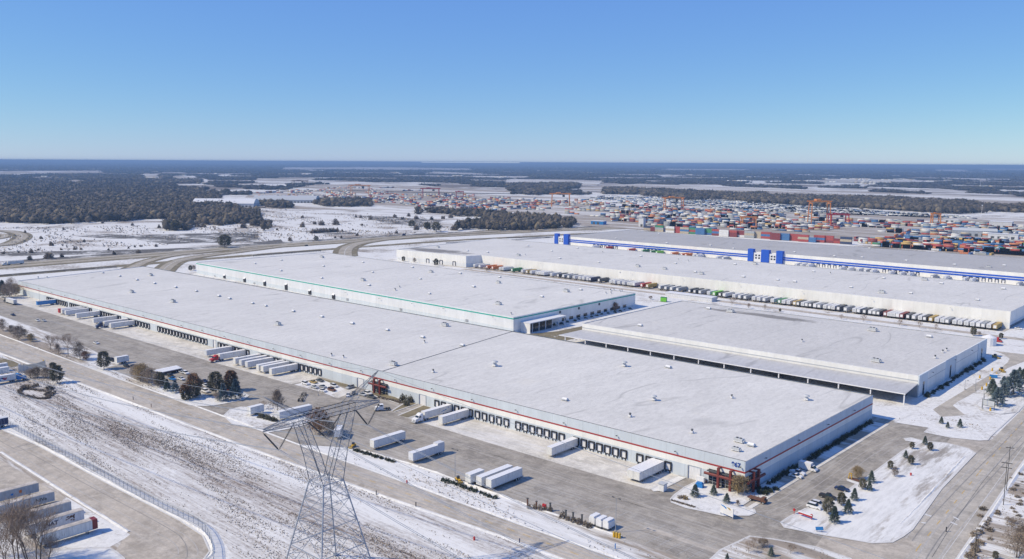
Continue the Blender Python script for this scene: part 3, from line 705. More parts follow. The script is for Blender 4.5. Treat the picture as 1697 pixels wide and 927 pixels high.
# ---- warehouse with the green stripe
h2=11.0; B0=(-807.0,421.3); B1=(-371.2,413.2); B2=(-373.4,558.8); B3=(-796,568.4)
b2=thing('warehouse','white warehouse with a thin teal green stripe under its roof edge','warehouse',(-590,490,0))
mb=MB(); wallband(mb,B0,B1,[(0,3.2,1),(3.2,h2-.02,0)])
for a,c in ((B1,B2),(B3,B0)): wallband(mb,a,c,[(0,2.2,3),(2.2,h2-.02,2)])
wallband(mb,B2,B3,[(0,h2-.02,0)]); sub(b2,mb,'wall',[MT['p_lightX'],MT['p_baseX'],MT['p_whiteY'],MT['p_baseY']])
r2=roof_part(b2,[B0,B1,B2,B3],h2,roof_mat('roof_membrane_teal_building',(.70,.685,.66),rot=.2,streak=.06),MT['white'])
LB=math.hypot(B1[0]-B0[0],B1[1]-B0[1])
mb=MB(); wbox(mb,B0,B1,0,LB+.06,0,.06,9.4,10.2); wbox(mb,B1,B2,0,145.5,0,.06,9.4,10.2); sub(b2,mb,'stripe',MT['teal'])
rooftop(b2,r2,h2,'b447,698;b715,848;b1160,793;f1600,135;w700,95;b1600,863','big')
rooftop(b2,r2,h2,'b182,716;b10,738;b180,785;b457,755;b445,833;b715,730;b755,880;b778,795;b1037,763;b1090,838;b1350,803;b1438,890;b1608,827;f1150,67;f1440,22;w412,157;w870,75','sky')
rooftop(b2,r2,h2,'b928,912;f925,42;w1170,118;w1225,85;w1230,117;w1265,78;w1335,93;w1360,88;f955,25;w50,362','small')
for q in ('b75,865','b215,885','b370,925','f525,85','a1468,825','a1600,845'):
    t=tof(B0,B1,onwall(q,B0,B1)); z=onwall(q,B0,B1)[2]
    mb=MB(); wbox(mb,B0,B1,t-2.0,t+2.0,.02,.5,max(.5,z-3.2),z+1.2); d=sub(b2,mb,'loading_door',MT['dark'])
    mb=MB(); wbox(mb,B0,B1,t-.9,t+.9,.31,.4,max(.5,z-2.6),z+.4); mb.build('door_panel',MT['grey'],d)
    c=along(B0,B1,t-1.7,0); c2=along(B0,B1,t+1.7,0); e1=along(B0,B1,t-1.7,1.2); e2=along(B0,B1,t+1.7,1.2)
    mb=MB(); mb.quad([(*c,z+2.6),(*c2,z+2.6),(*e2,z+1.3),(*e1,z+1.3)]); mb.quad([(*c,z+2.45),(*c2,z+2.45),(*e2,z+1.15),(*e1,z+1.15)][::-1]); mb.quad([(*e1,z+1.15),(*e2,z+1.15),(*e2,z+1.3),(*e1,z+1.3)]); mb.quad([(*c,z+2.45),(*e1,z+1.15),(*e1,z+1.3),(*c,z+2.6)]); mb.quad([(*e2,z+1.15),(*c2,z+2.45),(*c2,z+2.6),(*e2,z+1.3)]); mb.build('door_hood',MT['white'],d)
for q in ('f292,915','f615,105','f965,170','f1395,243','a1405,822','a1663,868'):
    t=tof(B0,B1,onwall(q,B0,B1)); z=onwall(q,B0,B1)[2]; mb=MB(); wbox(mb,B0,B1,t-1.4,t+1.4,.02,.2,z-.9,z+.9); sub(b2,mb,'louvre_panel',MT['grey'])
for q in ('f830,98','f1045,133','f1250,165','f1572,220','f610,60'):
    w_=onwall(q,B0,B1); wall_lamp(b2,B0,B1,tof(B0,B1,w_),w_[2],1.5)
for q in ('g347,187','g470,162','g603,135'):
    w_=onwall(q,B1,B2); mb=MB(); t=tof(B1,B2,w_); mb.tube(along(B1,B2,t,.02,w_[2]),along(B1,B2,t,.5,w_[2]),1.0,.8,10); sub(b2,mb,'round_louvre',MT['dgrey'])
t0=tof(B1,B2,onwall('w190,430',B1,B2)); t1=tof(B1,B2,onwall('w570,370',B1,B2))
t0=7; t1=46
mb=MB(); wbox(mb,B1,B2,t0,t1,.05,8.5,6.6,7.1); p=sub(b2,mb,'entrance_porch',MT['white'])
mb=MB(); wbox(mb,B1,B2,t0+.1,t0+.7,.05,8.3,0,6.58); mb.build('side_wall',MT['p_whiteX'],p)
mb=MB(); wbox(mb,B1,B2,t0+.8,t1-12,5.8,5.95,.2,6.5); mb.build('porch_glazing',MT['glass'],p)
for i in range(6): mb=MB(); t=t0+3+i*(t1-t0-4)/5; wbox(mb,B1,B2,t-.2,t+.2,7.7,8.1,0,6.58); mb.build('porch_column',MT['white'],p)
mb=MB(); wbox(mb,B1,B2,t1+2,140,.02,6,.0,.5); sub(b2,mb,'loading_ramp',MT['kerb'])
for i in range(10): mb=MB(); t=t1+6+i*8.5; wbox(mb,B1,B2,t,t+4.5,.02,.12,1.2,3.4); sub(b2,mb,'window',MT['glass'])

# ---- warehouse with the long canopy
h3=10.8; C0=(-325.6,428.0); C1=(-124.6,432.1); C2=(-124.0,554.5); C3=(-327.6,552.0)
b3=thing('warehouse','white warehouse with a long open canopy on columns along its front','warehouse',(-225,490,0))
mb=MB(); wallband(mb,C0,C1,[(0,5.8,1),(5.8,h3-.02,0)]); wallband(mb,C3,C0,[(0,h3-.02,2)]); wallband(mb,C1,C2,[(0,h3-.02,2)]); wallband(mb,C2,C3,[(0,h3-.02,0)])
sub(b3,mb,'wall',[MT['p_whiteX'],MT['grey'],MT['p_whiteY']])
r3=roof_part(b3,[C0,C1,C2,C3],h3,roof_mat('roof_membrane_canopy_building',(.62,.605,.585),rot=.4,streak=.07,stain=(-255,538,48,7,(.20,.185,.17))),MT['white'])
mb=MB(); wbox(mb,C0,C1,0,201,0,.18,8.1,8.4); sub(b3,mb,'trim_band',MT['lgrey'])
LC=math.hypot(C1[0]-C0[0],C1[1]-C0[1])
mb=MB(); a=along(C0,C1,.5,.3);b_=along(C0,C1,LC,.3);c=along(C0,C1,LC,19);d=along(C0,C1,-4,19)
mb.quad([(*d,5.7),(*c,5.7),(*b_,6.9),(*a,6.9)]); mb.quad([(*d,5.35),(*c,5.35),(*b_,6.55),(*a,6.55)][::-1]); mb.quad([(*d,5.35),(*c,5.35),(*c,5.7),(*d,5.7)]); mb.quad([(*c,5.35),(*b_,6.55),(*b_,6.9),(*c,5.7)]); mb.quad([(*a,6.55),(*d,5.35),(*d,5.7),(*a,6.9)])
cn=sub(b3,mb,'canopy',roof_mat('canopy_sheet',(.50,.505,.53),rot=0,streak=.08))
mb=MB(); mb.bar((d[0],d[1]-.08,5.5),(c[0],c[1]-.08,5.5),.14,.5); mb.build('fascia',MT['white'],cn)
for i in range(14):
    t=.6+i*(LC-1.2)/13; mb=MB(); wbox(mb,C0,C1,t-.25,t+.25,18.2,18.7,0,5.33); mb.build('column',MT['white'],cn)
mb=MB()
for i in range(22):
    t=8+i*8.9; hh=random.choice((3.2,3.8,2.8)); wbox(mb,C0,C1,t-1.6,t+1.6,.05,.2,.2,hh+.6)
sub(b3,mb,'shutter_door',MT['dark'])
for t0,t1,dd,mt in ((0,13,.6,'p_baseY'),(13.1,43,.35,'p_whiteY'),(43.1,62,-.0,'p_baseY'),(62.1,104,.35,'p_whiteY'),(104.1,122.3,.6,'p_baseY')):
    if dd<=0: dd=.1
    mb=MB(); wbox(mb,C1,C2,t0,t1,.01,dd,.02,h3+.08); sub(b3,mb,'wall_panel',MT[mt])
mb=MB(); wbox(mb,C1,C2,13.1,43,.36,.44,6.6,6.75); wbox(mb,C1,C2,62.1,104,.36,.44,6.6,6.75); sub(b3,mb,'reveal_line',MT['grey'])
for t,dd in ((7,.6),(53,.1),(112,.6)):
    mb=MB(); wbox(mb,C1,C2,t-1.1,t+1.1,dd+.02,dd+.12,.2,6.8); sub(b3,mb,'slot_window',MT['glass'])
rooftop(b3,r3,h3,'g1460,185;h705,307;h728,510','big'); rooftop(b3,r3,h3,'g1318,165;g870,275;h1075,348','sky'); rooftop(b3,r3,h3,'h1190,437;h1165,450;h1115,485;h245,378','small')
for t in (20,58,90): wall_lamp(b3,C1,C2,t,8.8,.9)

# ---- long white warehouse lined with trailers
h4=12.2; D0=(-642.3,662.4); D1=(-134.3,661.7); D2=(-132.5,812); D3=(-744,826)
D5=(-754.8,638.3); D6=(-648.5,645.2); 
D4=(-775,826)
b4=thing('warehouse','very long plain white warehouse with a row of trailers along its whole front','warehouse',(-440,740,0))
mb=MB(); wallband(mb,D0,D1,[(0,4.2,1),(4.2,h4-.02,0)]); wallband(mb,D5,D6,[(0,4.2,1),(4.2,h4-.02,0)]); wallband(mb,D6,D0,[(0,4.2,3),(4.2,h4-.02,2)])
wallband(mb,D1,D2,[(0,4.2,3),(4.2,h4-.02,2)]); wallband(mb,D2,D4,[(0,h4-.02,0)]); wallband(mb,D4,D5,[(0,h4-.02,2)])
sub(b4,mb,'wall',[MT['p_whiteX'],MT['p_lightX'],MT['p_whiteY'],MT['p_baseY']])
r4=roof_part(b4,[D0,D1,D2,D4,D5,D6],h4,roof_mat('roof_membrane_long_building',(.68,.665,.64),rot=.1,streak=.06,stain=(-715,665,58,17,(.17,.155,.145))),MT['white'])
rooftop(b4,r4,h4,'c1030,773;c1270,806;c1620,742;d1045,845;b1205,632;c75,685;h765,60;c855,757','big')
rooftop(b4,r4,h4,'c137,622;c292,657;c460,637;c345,705;c600,730;c875,690;c1102,737;c1230,793;c1545,825;c1490,743;d85,845;d197,857;d320,790;d565,893;d777,833;d1155,868;d1560,903;h565,25;h955,65;h1392,108;b1398,655;b1530,665','sky')
rooftop(b4,r4,h4,'c120,682;c625,665;c1120,713;c1185,722;d430,803;c740,800;c980,640','small')
for i in range(9):
    t=30+i*55; wall_lamp(b4,D0,D1,t,10.3,1.5,'lgrey')
for q in ('x450,222','x595,240','x737,256'):
    w_=onwall(q,D5,D6); dock(b4,D5,D6,tof(D5,D6,w_),w=4.4,hgt=4.6,zs=.6,far=True)
mb=MB(); wbox(mb,D1,D2,2,60,.05,.2,.4,2.2); sub(b4,mb,'window_band',MT['glass'])

# ---- blue striped warehouse at the back
h5=12.0; E0=(-737,919.5); E1=(-120,909.5); E2=(-130,1062); E3=(-500,1056); E4=(-735,1080)
b5=thing('warehouse','farthest white warehouse with double blue stripes and bright blue entrance blocks','warehouse',(-440,985,0))
mb=MB(); wallband(mb,E0,E1,[(0,h5-.02,0)]); wallband(mb,E1,E2,[(0,h5-.02,1)]); wallband(mb,E2,E3,[(0,h5-.02,0)]); wallband(mb,E3,E4,[(0,h5-.02,0)]); wallband(mb,E4,E0,[(0,h5-.02,1)])
sub(b5,mb,'wall',[MT['p_whiteX'],MT['p_whiteY']])
r5=roof_part(b5,[E0,E1,E2,E3,E4],h5,roof_mat('roof_membrane_blue_building',(.46,.45,.445),rot=.1,streak=.07),MT['white'])
LE=math.hypot(E1[0]-E0[0],E1[1]-E0[1])
mb=MB(); wbox(mb,E0,E1,0,LE,.0,.12,6.8,8.4); wbox(mb,E0,E1,0,LE,.0,.12,4.5,6.1); sub(b5,mb,'stripe',MT['blue'])
for q0,q1 in (('921,395','926.5,395'),('936,397','943.5,397'),('1241,424','1250,424'),('1263,425','1276,425'),('1288,427','1298.5,427')):
    ta=tof(E0,E1,onwall(q0,E0,E1)); tb=tof(E0,E1,onwall(q1,E0,E1)); mb=MB(); wbox(mb,E0,E1,ta,tb,-2,3.0,0,h5+3.0); sub(b5,mb,'entrance_block',MT['blue'])
ta=tof(E0,E1,onwall('921,395',E0,E1))
for q0,q1 in (('926.6,395','935.9,397'),('1250.1,424','1262.9,424'),('1276.1,424','1287.9,426')):
    a_=tof(E0,E1,onwall(q0,E0,E1)); c_=tof(E0,E1,onwall(q1,E0,E1)); mb=MB(); wbox(mb,E0,E1,a_,c_,.14,2.0,0,h5-1); d=sub(b5,mb,'entrance_bay',MT['white'])
    mb=MB()
    for i in range(2):
        for z in (4.2,7.2): t=a_+(c_-a_)*(.22+.4*i); wbox(mb,E0,E1,t,t+2.2,2.02,2.12,z,z+1.8)
    mb.build('window',MT['glass'],d)
for a,b in (('c890,650','c1010,660'),('c1232,684','c1300,690'),('A380,145','A620,165'),('A820,180','A1060,200'),('A1310,235','A1590,250'),('c560,625','c730,637')):
    t0=tof(E0,E1,onwall(a,E0,E1)); t1=tof(E0,E1,onwall(b,E0,E1)); n=max(2,int((t1-t0)/5.4))
    for i in range(n): dock(b5,E0,E1,t0+(t1-t0)*(i+.5)/n,w=3.2,hgt=3.3,far=True)
rooftop(b5,r5,h5,'A1480,160','big'); rooftop(b5,r5,h5,'c713,573;c993,543;c1330,620;c1045,605;c1480,640;A285,68;A530,92;A700,100;A972,120;A1270,145;A745,45;A1575,150','sky')
# ------------------------------------------------------------------ vehicles
def wheel_part(root, x, y, r=.5, w=.3, dual=False):
    mb=MB(); ww=w*(2.1 if dual else 1)
    mb.tube((x-ww/2,y,r),(x+ww/2,y,r),r,r,12,0); mb.tube((x-ww/2-.01,y,r),(x+ww/2+.01,y,r),r*.55,r*.55,8,1)
    mb.build('wheel',[MT['dark'],MT['lgrey']],root)
MT['grimyroof']=plain('grimy_trailer_roof',(.46,.42,.39),.85,var=.45,scale=.5)
def van_body(root, mat, L, y0, snow=True, nose=None, ribs=True, W=2.6, zb=1.15, zt=4.1):
    """dry van box: side panels with thin posts, corner posts, roof, rear doors"""
    mb=MB(); y1=y0+L; mat=MT['trailerwhite'] if mat==MT['white'] else mat
    mb.box((-W/2,y0,zb),(W/2,y1,zt-.06),0)
    if ribs:
        for i in range(1,int(L/1.2)):
            y=y0+i*1.2
            for s in (-1,1): mb.box((s*W/2-.012 if s<0 else W/2,y-.03,zb+.2),(s*W/2 if s<0 else W/2+.012,y+.03,zt-.2),1)
    for s in (-1,1):
        mb.box((min(s*W/2,s*(W/2+.02)),y0+.02,zb-.12),(max(s*W/2,s*(W/2+.02)),y1-.02,zb+.12),1)
        mb.box((min(s*W/2,s*(W/2+.022)),y0+.02,zt-.22),(max(s*W/2,s*(W/2+.022)),y1-.02,zt-.05),1)
    b=mb.build('box_body',[mat,MT['lgrey']],root)
    mb=MB(); mb.box((-W/2-.01,y0-.01,zt-.059),(W/2+.01,y1+.01,zt)); mb.build('roof',MT['grimyroof'] if snow=='old' else MT['white'] if snow else MT['offwhite'],root)
    mb=MB(); mb.box((-W/2+.05,y1+.005,zb),(-.02,y1+.06,zt-.12),0); mb.box((.02,y1+.005,zb),(W/2-.05,y1+.06,zt-.12),0)
    for x in (-.7,-.25,.25,.7): mb.tube((x,y1+.09,zb+.05),(x,y1+.09,zt-.2),.025,.025,5,1)
    mb.build('rear_door',[mat,MT['dgrey']],root)
    if nose:
        mb=MB(); mb.box((-W/2-.03,y0-.04,zb-.02),(W/2+.03,y0+1.5,zt+.02)); mb.build('front_panel',nose,root)
    return b
def running_gear(root, L, y0, legs=True):
    y1=y0+L
    mb=MB()
    for s in (-1,1): mb.box((s*.5-.06,y0+.8,.86),(s*.5+.06,y1-.3,1.14))
    for y in (y1-1.9,y1-3.15): mb.tube((-1.1,y,.5),(1.1,y,.5),.07,.07,6)
    mb.box((-.7,y1-3.7,.7),(.7,y1-1.4,.86)); mb.build('chassis',MT['dgrey'],root)
    for y in (y1-1.9,y1-3.15):
        for s in (-1,1): wheel_part(root,s*.95,y,dual=True)
    if legs:
        mb=MB()
        for s in (-1,1): mb.box((s*.85-.07,y0+2.6,.05),(s*.85+.07,y0+2.74,1.14)); mb.box((s*.85-.2,y0+2.5,.0),(s*.85+.2,y0+2.84,.05))
        mb.bar((-.85,y0+2.67,.45),(.85,y0+2.67,.45),.06,.06); mb.build('landing_gear',MT['dgrey'],root)
    mb=MB(); mb.box((-1.2,y1-.1,.5),(1.2,y1-.0,.62)); mb.box((-.7,y1-.1,.62),(-.6,y1,1.14)); mb.box((.6,y1-.1,.62),(.7,y1,1.14)); mb.build('rear_guard',MT['dgrey'],root)
TP={}
def trailer(x,y,rz,label,colour='white',group=None,L=16.15,nose=None,snow=True):
    key=(colour,L,nose,snow)
    if key in TP: return dup(TP[key],(x,y,.08),rz,label,group)
    t=thing('semi_trailer',label,'trailer',(x,y,.08),rz,group)
    van_body(t,MT[colour],L,-L/2,snow,MT[nose] if nose else None); running_gear(t,L,-L/2)
    TP[key]=t; return t
def tractor(root, mat, yk, sleeper=True, glass=True):
    """conventional tractor, nose towards -Y; yk = kingpin position"""
    mb=MB(); y=yk-1.9   # back of cab
    W=1.22
    prof=[(y,1.0),(y,3.75),(y-1.0,3.85),(y-2.3,3.1),(y-2.75,2.15),(y-4.35,1.85),(y-4.55,1.0)] if sleeper else [(y,1.0),(y,2.95),(y-1.5,2.95),(y-1.95,2.1),(y-3.4,1.85),(y-3.6,1.0)]
    n=len(prof); k=len(mb.v)
    for s in (-1,1):
        for (a,b) in prof: mb.v.append((s*(W if b<2.6 else W*.9),a,b))
    mb.f.append(tuple(k+i for i in range(n))); mb.m.append(0); mb.f.append(tuple(k+n+i for i in range(n))[::-1]); mb.m.append(0)
    for i in range(n): j=(i+1)%n; mb.f.append((k+i,k+n+i,k+n+j,k+j)); mb.m.append(0)
    yb=y-4.55 if sleeper else y-3.6
    for s in (-1,1): mb.box((s*W-.18 if s>0 else s*W-.05,yb+.35,.75),(s*W+.05 if s>0 else s*W+.18,yb+1.75,1.35),0)
    c=mb.build('cab',mat,root)
    mb=MB(); yw0,yw1=(y-2.3,y-2.75) if sleeper else (y-1.5,y-1.95); z0,z1=(3.1,2.15) if sleeper else (2.95,2.1)
    a=Vector((0,yw0,z0)); b=Vector((0,yw1,z1)); nn=Vector((0,-(z0-z1),-(yw1-yw0)*-1)).normalized()
    nn=Vector((0,-1,.45)).normalized()*.03
    p=a.lerp(b,.12)+nn; q=a.lerp(b,.95)+nn
    mb.quad([(-1.0,p.y,p.z),(1.0,p.y,p.z),(1.08,q.y,q.z),(-1.08,q.y,q.z)]); mb.build('windshield',MT['glass'],c)
    for s in (-1,1):
        mb=MB(); xs=s*(W+.012); yy=y-1.2 if sleeper else y-.4
        pts=[(xs,yy,2.2),(xs,yy-1.25,2.2),(xs*.95,yy-1.0,2.85),(xs*.95,yy,2.85)]; mb.quad(pts if s<0 else pts[::-1]); mb.build('side_window',MT['glass'],c)
        mb=MB(); mb.box((s*W-.03,yb-.03,1.25),(s*W+.03,yb+.2,1.5)) ; mb.build('headlight',MT['white'],c)
    mb=MB(); mb.box((-.55,yb-.05,1.05),(.55,yb-.001,1.75),0); mb.build('grille',MT['lgrey'],c)
    mb=MB(); mb.box((-1.25,yb-.28,.42),(1.25,yb+.1,.85)); mb.build('bumper',MT['lgrey'],root)
    mb=MB(); 
    for s in (-1,1): mb.box((s*.45-.07,yb+.2,.75),(s*.45+.07,yk+1.3,1.0))
    mb.box((-.5,yk-.5,1.0),(.5,yk+.5,1.1)); mb.build('frame',MT['dgrey'],root)
    for s in (-1,1):
        mb=MB(); mb.tube((s*1.0,y-1.6,.75),(s*1.0,y+.1,.75),.32,.32,10); mb.build('fuel_tank',MT['lgrey'],root)
    for s in (-1,1): wheel_part(root,s*1.02,yb+1.05)
    for yy in (yk-.3,yk+.95):
        for s in (-1,1): wheel_part(root,s*.95,yy,dual=True)
SP={}
def semi(x,y,rz,label,cabc,boxc='white',group=None,L=16.15,mark=None):
    t=thing('semi_truck',label,'truck',(x,y,.08),rz,group)
    b=van_body(t,MT[boxc],L,-L/2); running_gear(t,L,-L/2,False); tractor(t,MT[cabc],-L/2+1.0)
    return t
def fy1(x): return 251+(x+785.2)*.01707
def dock_pos(s, L=16.15): x,_=G(s); return x-1.3, fy1(x)-.62-L/2
wt='trailer backed to the red striped warehouse'
docked=[('m850,345','offwhite','right hand one of the three overlapping pale trailers backed to the red striped warehouse'),('m812,330','white','middle one of the three overlapping pale trailers backed to the red striped warehouse'),
 ('m985,385','white','white trailer docked alone between the three overlapping trailers and the pair beside the blue cab'),('m1180,452','white','white trailer docked just left of the truck with a blue cab'),('m1395,517','white','white trailer docked just right of the truck with a blue cab'),
 ('n1115,715','offwhite','short looking pale trailer docked to the left of the red cab truck'),('p135,352','white','leftmost white trailer of the three just right of the red cab truck'),('p195,378','offwhite','middle trailer of the three just right of the red cab truck'),('p250,405','offwhite','trailer with dark marks on its side, right of the red cab truck'),
 ('p385,448','white','left one of the three clean white trailers beside the snowy car stalls'),('p430,468','white','middle one of the three clean white trailers beside the snowy car stalls'),('p545,498','white','right one of the three clean white trailers, nearest the snowy car stalls'),
 ('q1335,828','white','white trailer docked right beside the white cab truck'),('k290,270','white','lone white trailer docked between two rows of empty dock doors'),('k832,420','white','left one of the pair of white trailers docked nearest the building corner'),('k872,433','white','right one of the pair of white trailers docked nearest the building corner')]
for s,c,l in docked:
    x,y=dock_pos(s); trailer(x,y,0,l,c,'trailers docked along the red striped warehouse')
x,y=dock_pos('m520,216',13.6); trailer(x,y,0,'bright blue trailer backed to the far end of the red striped warehouse','bluepaint','trailers docked along the red striped warehouse',13.6,snow=False)
for s,c,l in (('m1265,500','navy','truck with a dark blue cab docked among white trailers'),('n1185,783','redpaint','truck with a bright red cab and long white trailer docked at the warehouse'),('q1010,792','white','white cab truck with a white trailer docked near the middle entrance')):
    x,y=dock_pos(s); 
    o=semi(x,y,0,l,c,'white','trucks backed to the docks')
    if s[0]=='q':
        mb=MB(); mb.quad([(1.325,2.0,2.1),(1.325,5.0,2.5),(1.325,4.6,2.8),(1.325,1.5,2.3)][::1]); mb.quad([(1.325,5.4,3.0),(1.325,6.4,3.3),(1.325,6.5,3.7)]); mb.build('side_marking',MT['bluepaint'],o)
x,y=G('m148,186'); semi(x,y,-PI/2+.02,'white trailer truck with a black cab driving along the far end of the yard','dark','white')
# truck on the highway
x,y=G('y120,350'); semi(x+5,y,.05,'white truck and trailer driving on the highway at the left','white','white')
x,y=dock_pos('m785,318'); trailer(x,y,0,'pale trailer with a red front, left of the three overlapping trailers at the far docks','offwhite','trailers docked along the red striped warehouse',16.15,'redpaint')
# loose trailers standing in the yard
for s,L,l,c in (('j790,220',16.15,'lone white trailer standing in the yard beside the transmission tower','white'),('j1045,306',16.15,'white trailer with a taller rear end parked in the yard, second from the tower','offwhite'),('j1420,452',7,'short white trailer at the left of the trio parked in the yard','white'),('j1492,470',16.15,'middle white trailer of the trio parked in the yard','white'),('j1556,486',16.15,'right white trailer of the trio parked in the yard','white')):
    x,y=G(s); o=trailer(x-1.4,y+L/2,0,l,c,'trailers standing loose in the yard',L)
    if 'taller rear' in l: mb=MB(); mb.box((-1.28,4.6,4.1),(1.28,8.0,4.75)); mb.build('raised_rear_box',MT['offwhite'],o)
x,y=G('r500,455'); trailer(x-1.2,y+8,-.05,'bluish white trailer standing on the little snowy island by the tower','offwhite','trailers standing loose in the yard')
x,y=G('r1190,645'); trailer(x+2.2,y+.5,.75,'short pale trailer half hidden by bushes at the edge of the yard','offwhite','trailers standing loose in the yard',7)
x,y=G('r185,365'); trailer(x,y,.05,'small white box trailer at the left tip of the snowy island','white','trailers standing loose in the yard',7)
for i,(s,l) in enumerate((('k560,705','left one of three small white tank trailers behind the row of shrubs'),('k605,722','middle one of three small white tank trailers behind the row of shrubs'),('k650,735','right one of three small white tank trailers behind the row of shrubs'))):
    x,y=G(s); t=thing('tank_trailer',l,'trailer',(x,y+1.5,.08),0,'small white tank trailers')
    mb=MB(); mb.box((-1.1,-2,.6),(1.1,1.4,2.6)); mb.prism([(-.85,-2),(.85,-2),(.85,1.4),(-.85,1.4)],2.6,3.1); mb.build('tank_body',MT['white'],t)
    mb=MB(); mb.box((-1.0,-2.3,.4),(1.0,2.2,.58)); mb.bar((0,2.2,.5),(0,3.2,.4),.1,.1); mb.build('chassis',MT['dgrey'],t)
    for sx in (-1,1): wheel_part(t,sx*.95,-.4,.4,.25)
# trailers stored in the lower left yard
zz_=[('z1025,628','white','white trailer with a dark red front, nearest in the lower left trailer yard','maroon'),('z885,532','offwhite','trailer with blue letters and a rusty red emblem on its side, lower left yard',None),('z752,440','silver','plain blue-grey trailer behind the lettered one in the lower left yard',None),('z577,335','silver','trailer with dark scrawled letters on its side in the lower left yard',None),('z412,240','silver','pale trailer with a small orange and blue mark in the lower left yard',None)]
stored=[]
for i,(s,c,l,nz) in enumerate(zz_):
    x,y=G(s,.4); stored.append((trailer(x-1.35,y-8.1,PI,l,c,'trailers stored in the lower left yard',16.15,nz,'old'),x,y))
def sidetext(o,x,y,txt,size,mat,dy,bold):
    q=letters(txt,size,mat,(x,y-16),(x,y),7,.04,2,o,'side_lettering',bold); q.matrix_local=Matrix.Rotation(-PI,4,'Z')@Matrix.Translation((1.335,dy,2.0))@Matrix.Rotation(PI/2,4,'Z')@Matrix.Rotation(PI/2,4,'X')
o=stored[1][0]; sidetext(*stored[1],'INAT',1.8,MT['navy'],-1.6,.05)
o_=MB()
for k in range(14): yy=-2.3-random.random()*2.6; zz=1.5+random.random()*1.7; o_.quad([(-1.337,yy,zz),(-1.337,yy-.5,zz+.1),(-1.337,yy-.55,zz+.5),(-1.337,yy-.05,zz+.4)][::-1])
o_.build('side_emblem',MT['brown'],o)
sidetext(*stored[3],'NIVe',1.6,MT['dgrey'],4.0,.02)
o=stored[4][0]; o_=MB(); o_.quad([(-1.337,-2,2.2),(-1.337,-2.8,2.2),(-1.337,-2.8,3.2),(-1.337,-2,3.2)][::-1]); o_.build('side_emblem',MT['orange'],o)
o_=MB(); o_.quad([(-1.337,.6,2.0),(-1.337,-.2,2.0),(-1.337,-.2,2.7),(-1.337,.6,2.7)][::-1]); o_.build('side_emblem',MT['bluepaint'],o)
# trucks at the gate, upper left parcel
x,y=G('s270,480',.2); o=semi(x-1.3,y-9,PI,'white trailer truck with blue side artwork and blue cab at the left gate','bluepaint','white')
mb=MB()
for k in range(16): yy=4.5+random.random()*5.5-8; zz=1.5+random.random()*1.3; mb.quad([(-1.33,yy,zz),(-1.33,yy-.8,zz),(-1.33,yy-.6,zz+.7),(-1.33,yy+.2,zz+.6)])
mb.build('side_artwork',MT['bluepaint'],o)
mb=MB()
for k in range(5): yy=4-8+random.random()*1.5; zz=1.5+random.random()*1.1; mb.quad([(-1.333,yy,zz),(-1.333,yy-.6,zz),(-1.333,yy-.4,zz+.6),(-1.333,yy+.2,zz+.5)])
mb.build('side_artwork',MT['redpaint'],o)
x,y=G('s150,380'); trailer(x-1.3,y-8,PI,'white trailer right behind the blue and white truck at the left gate','white','trailers at the left gate')
x,y=G('s125,320'); trailer(x-1.3,y-8,PI,'white trailer with a dark mark by the curved grass bed at the left gate','offwhite','trailers at the left gate')
x,y=G('i5,68'); trailer(x-.5,y-4,0.03,'dark blue container trailer cut off by the left frame edge','navy','trailers at the left gate',13.6,snow=False)

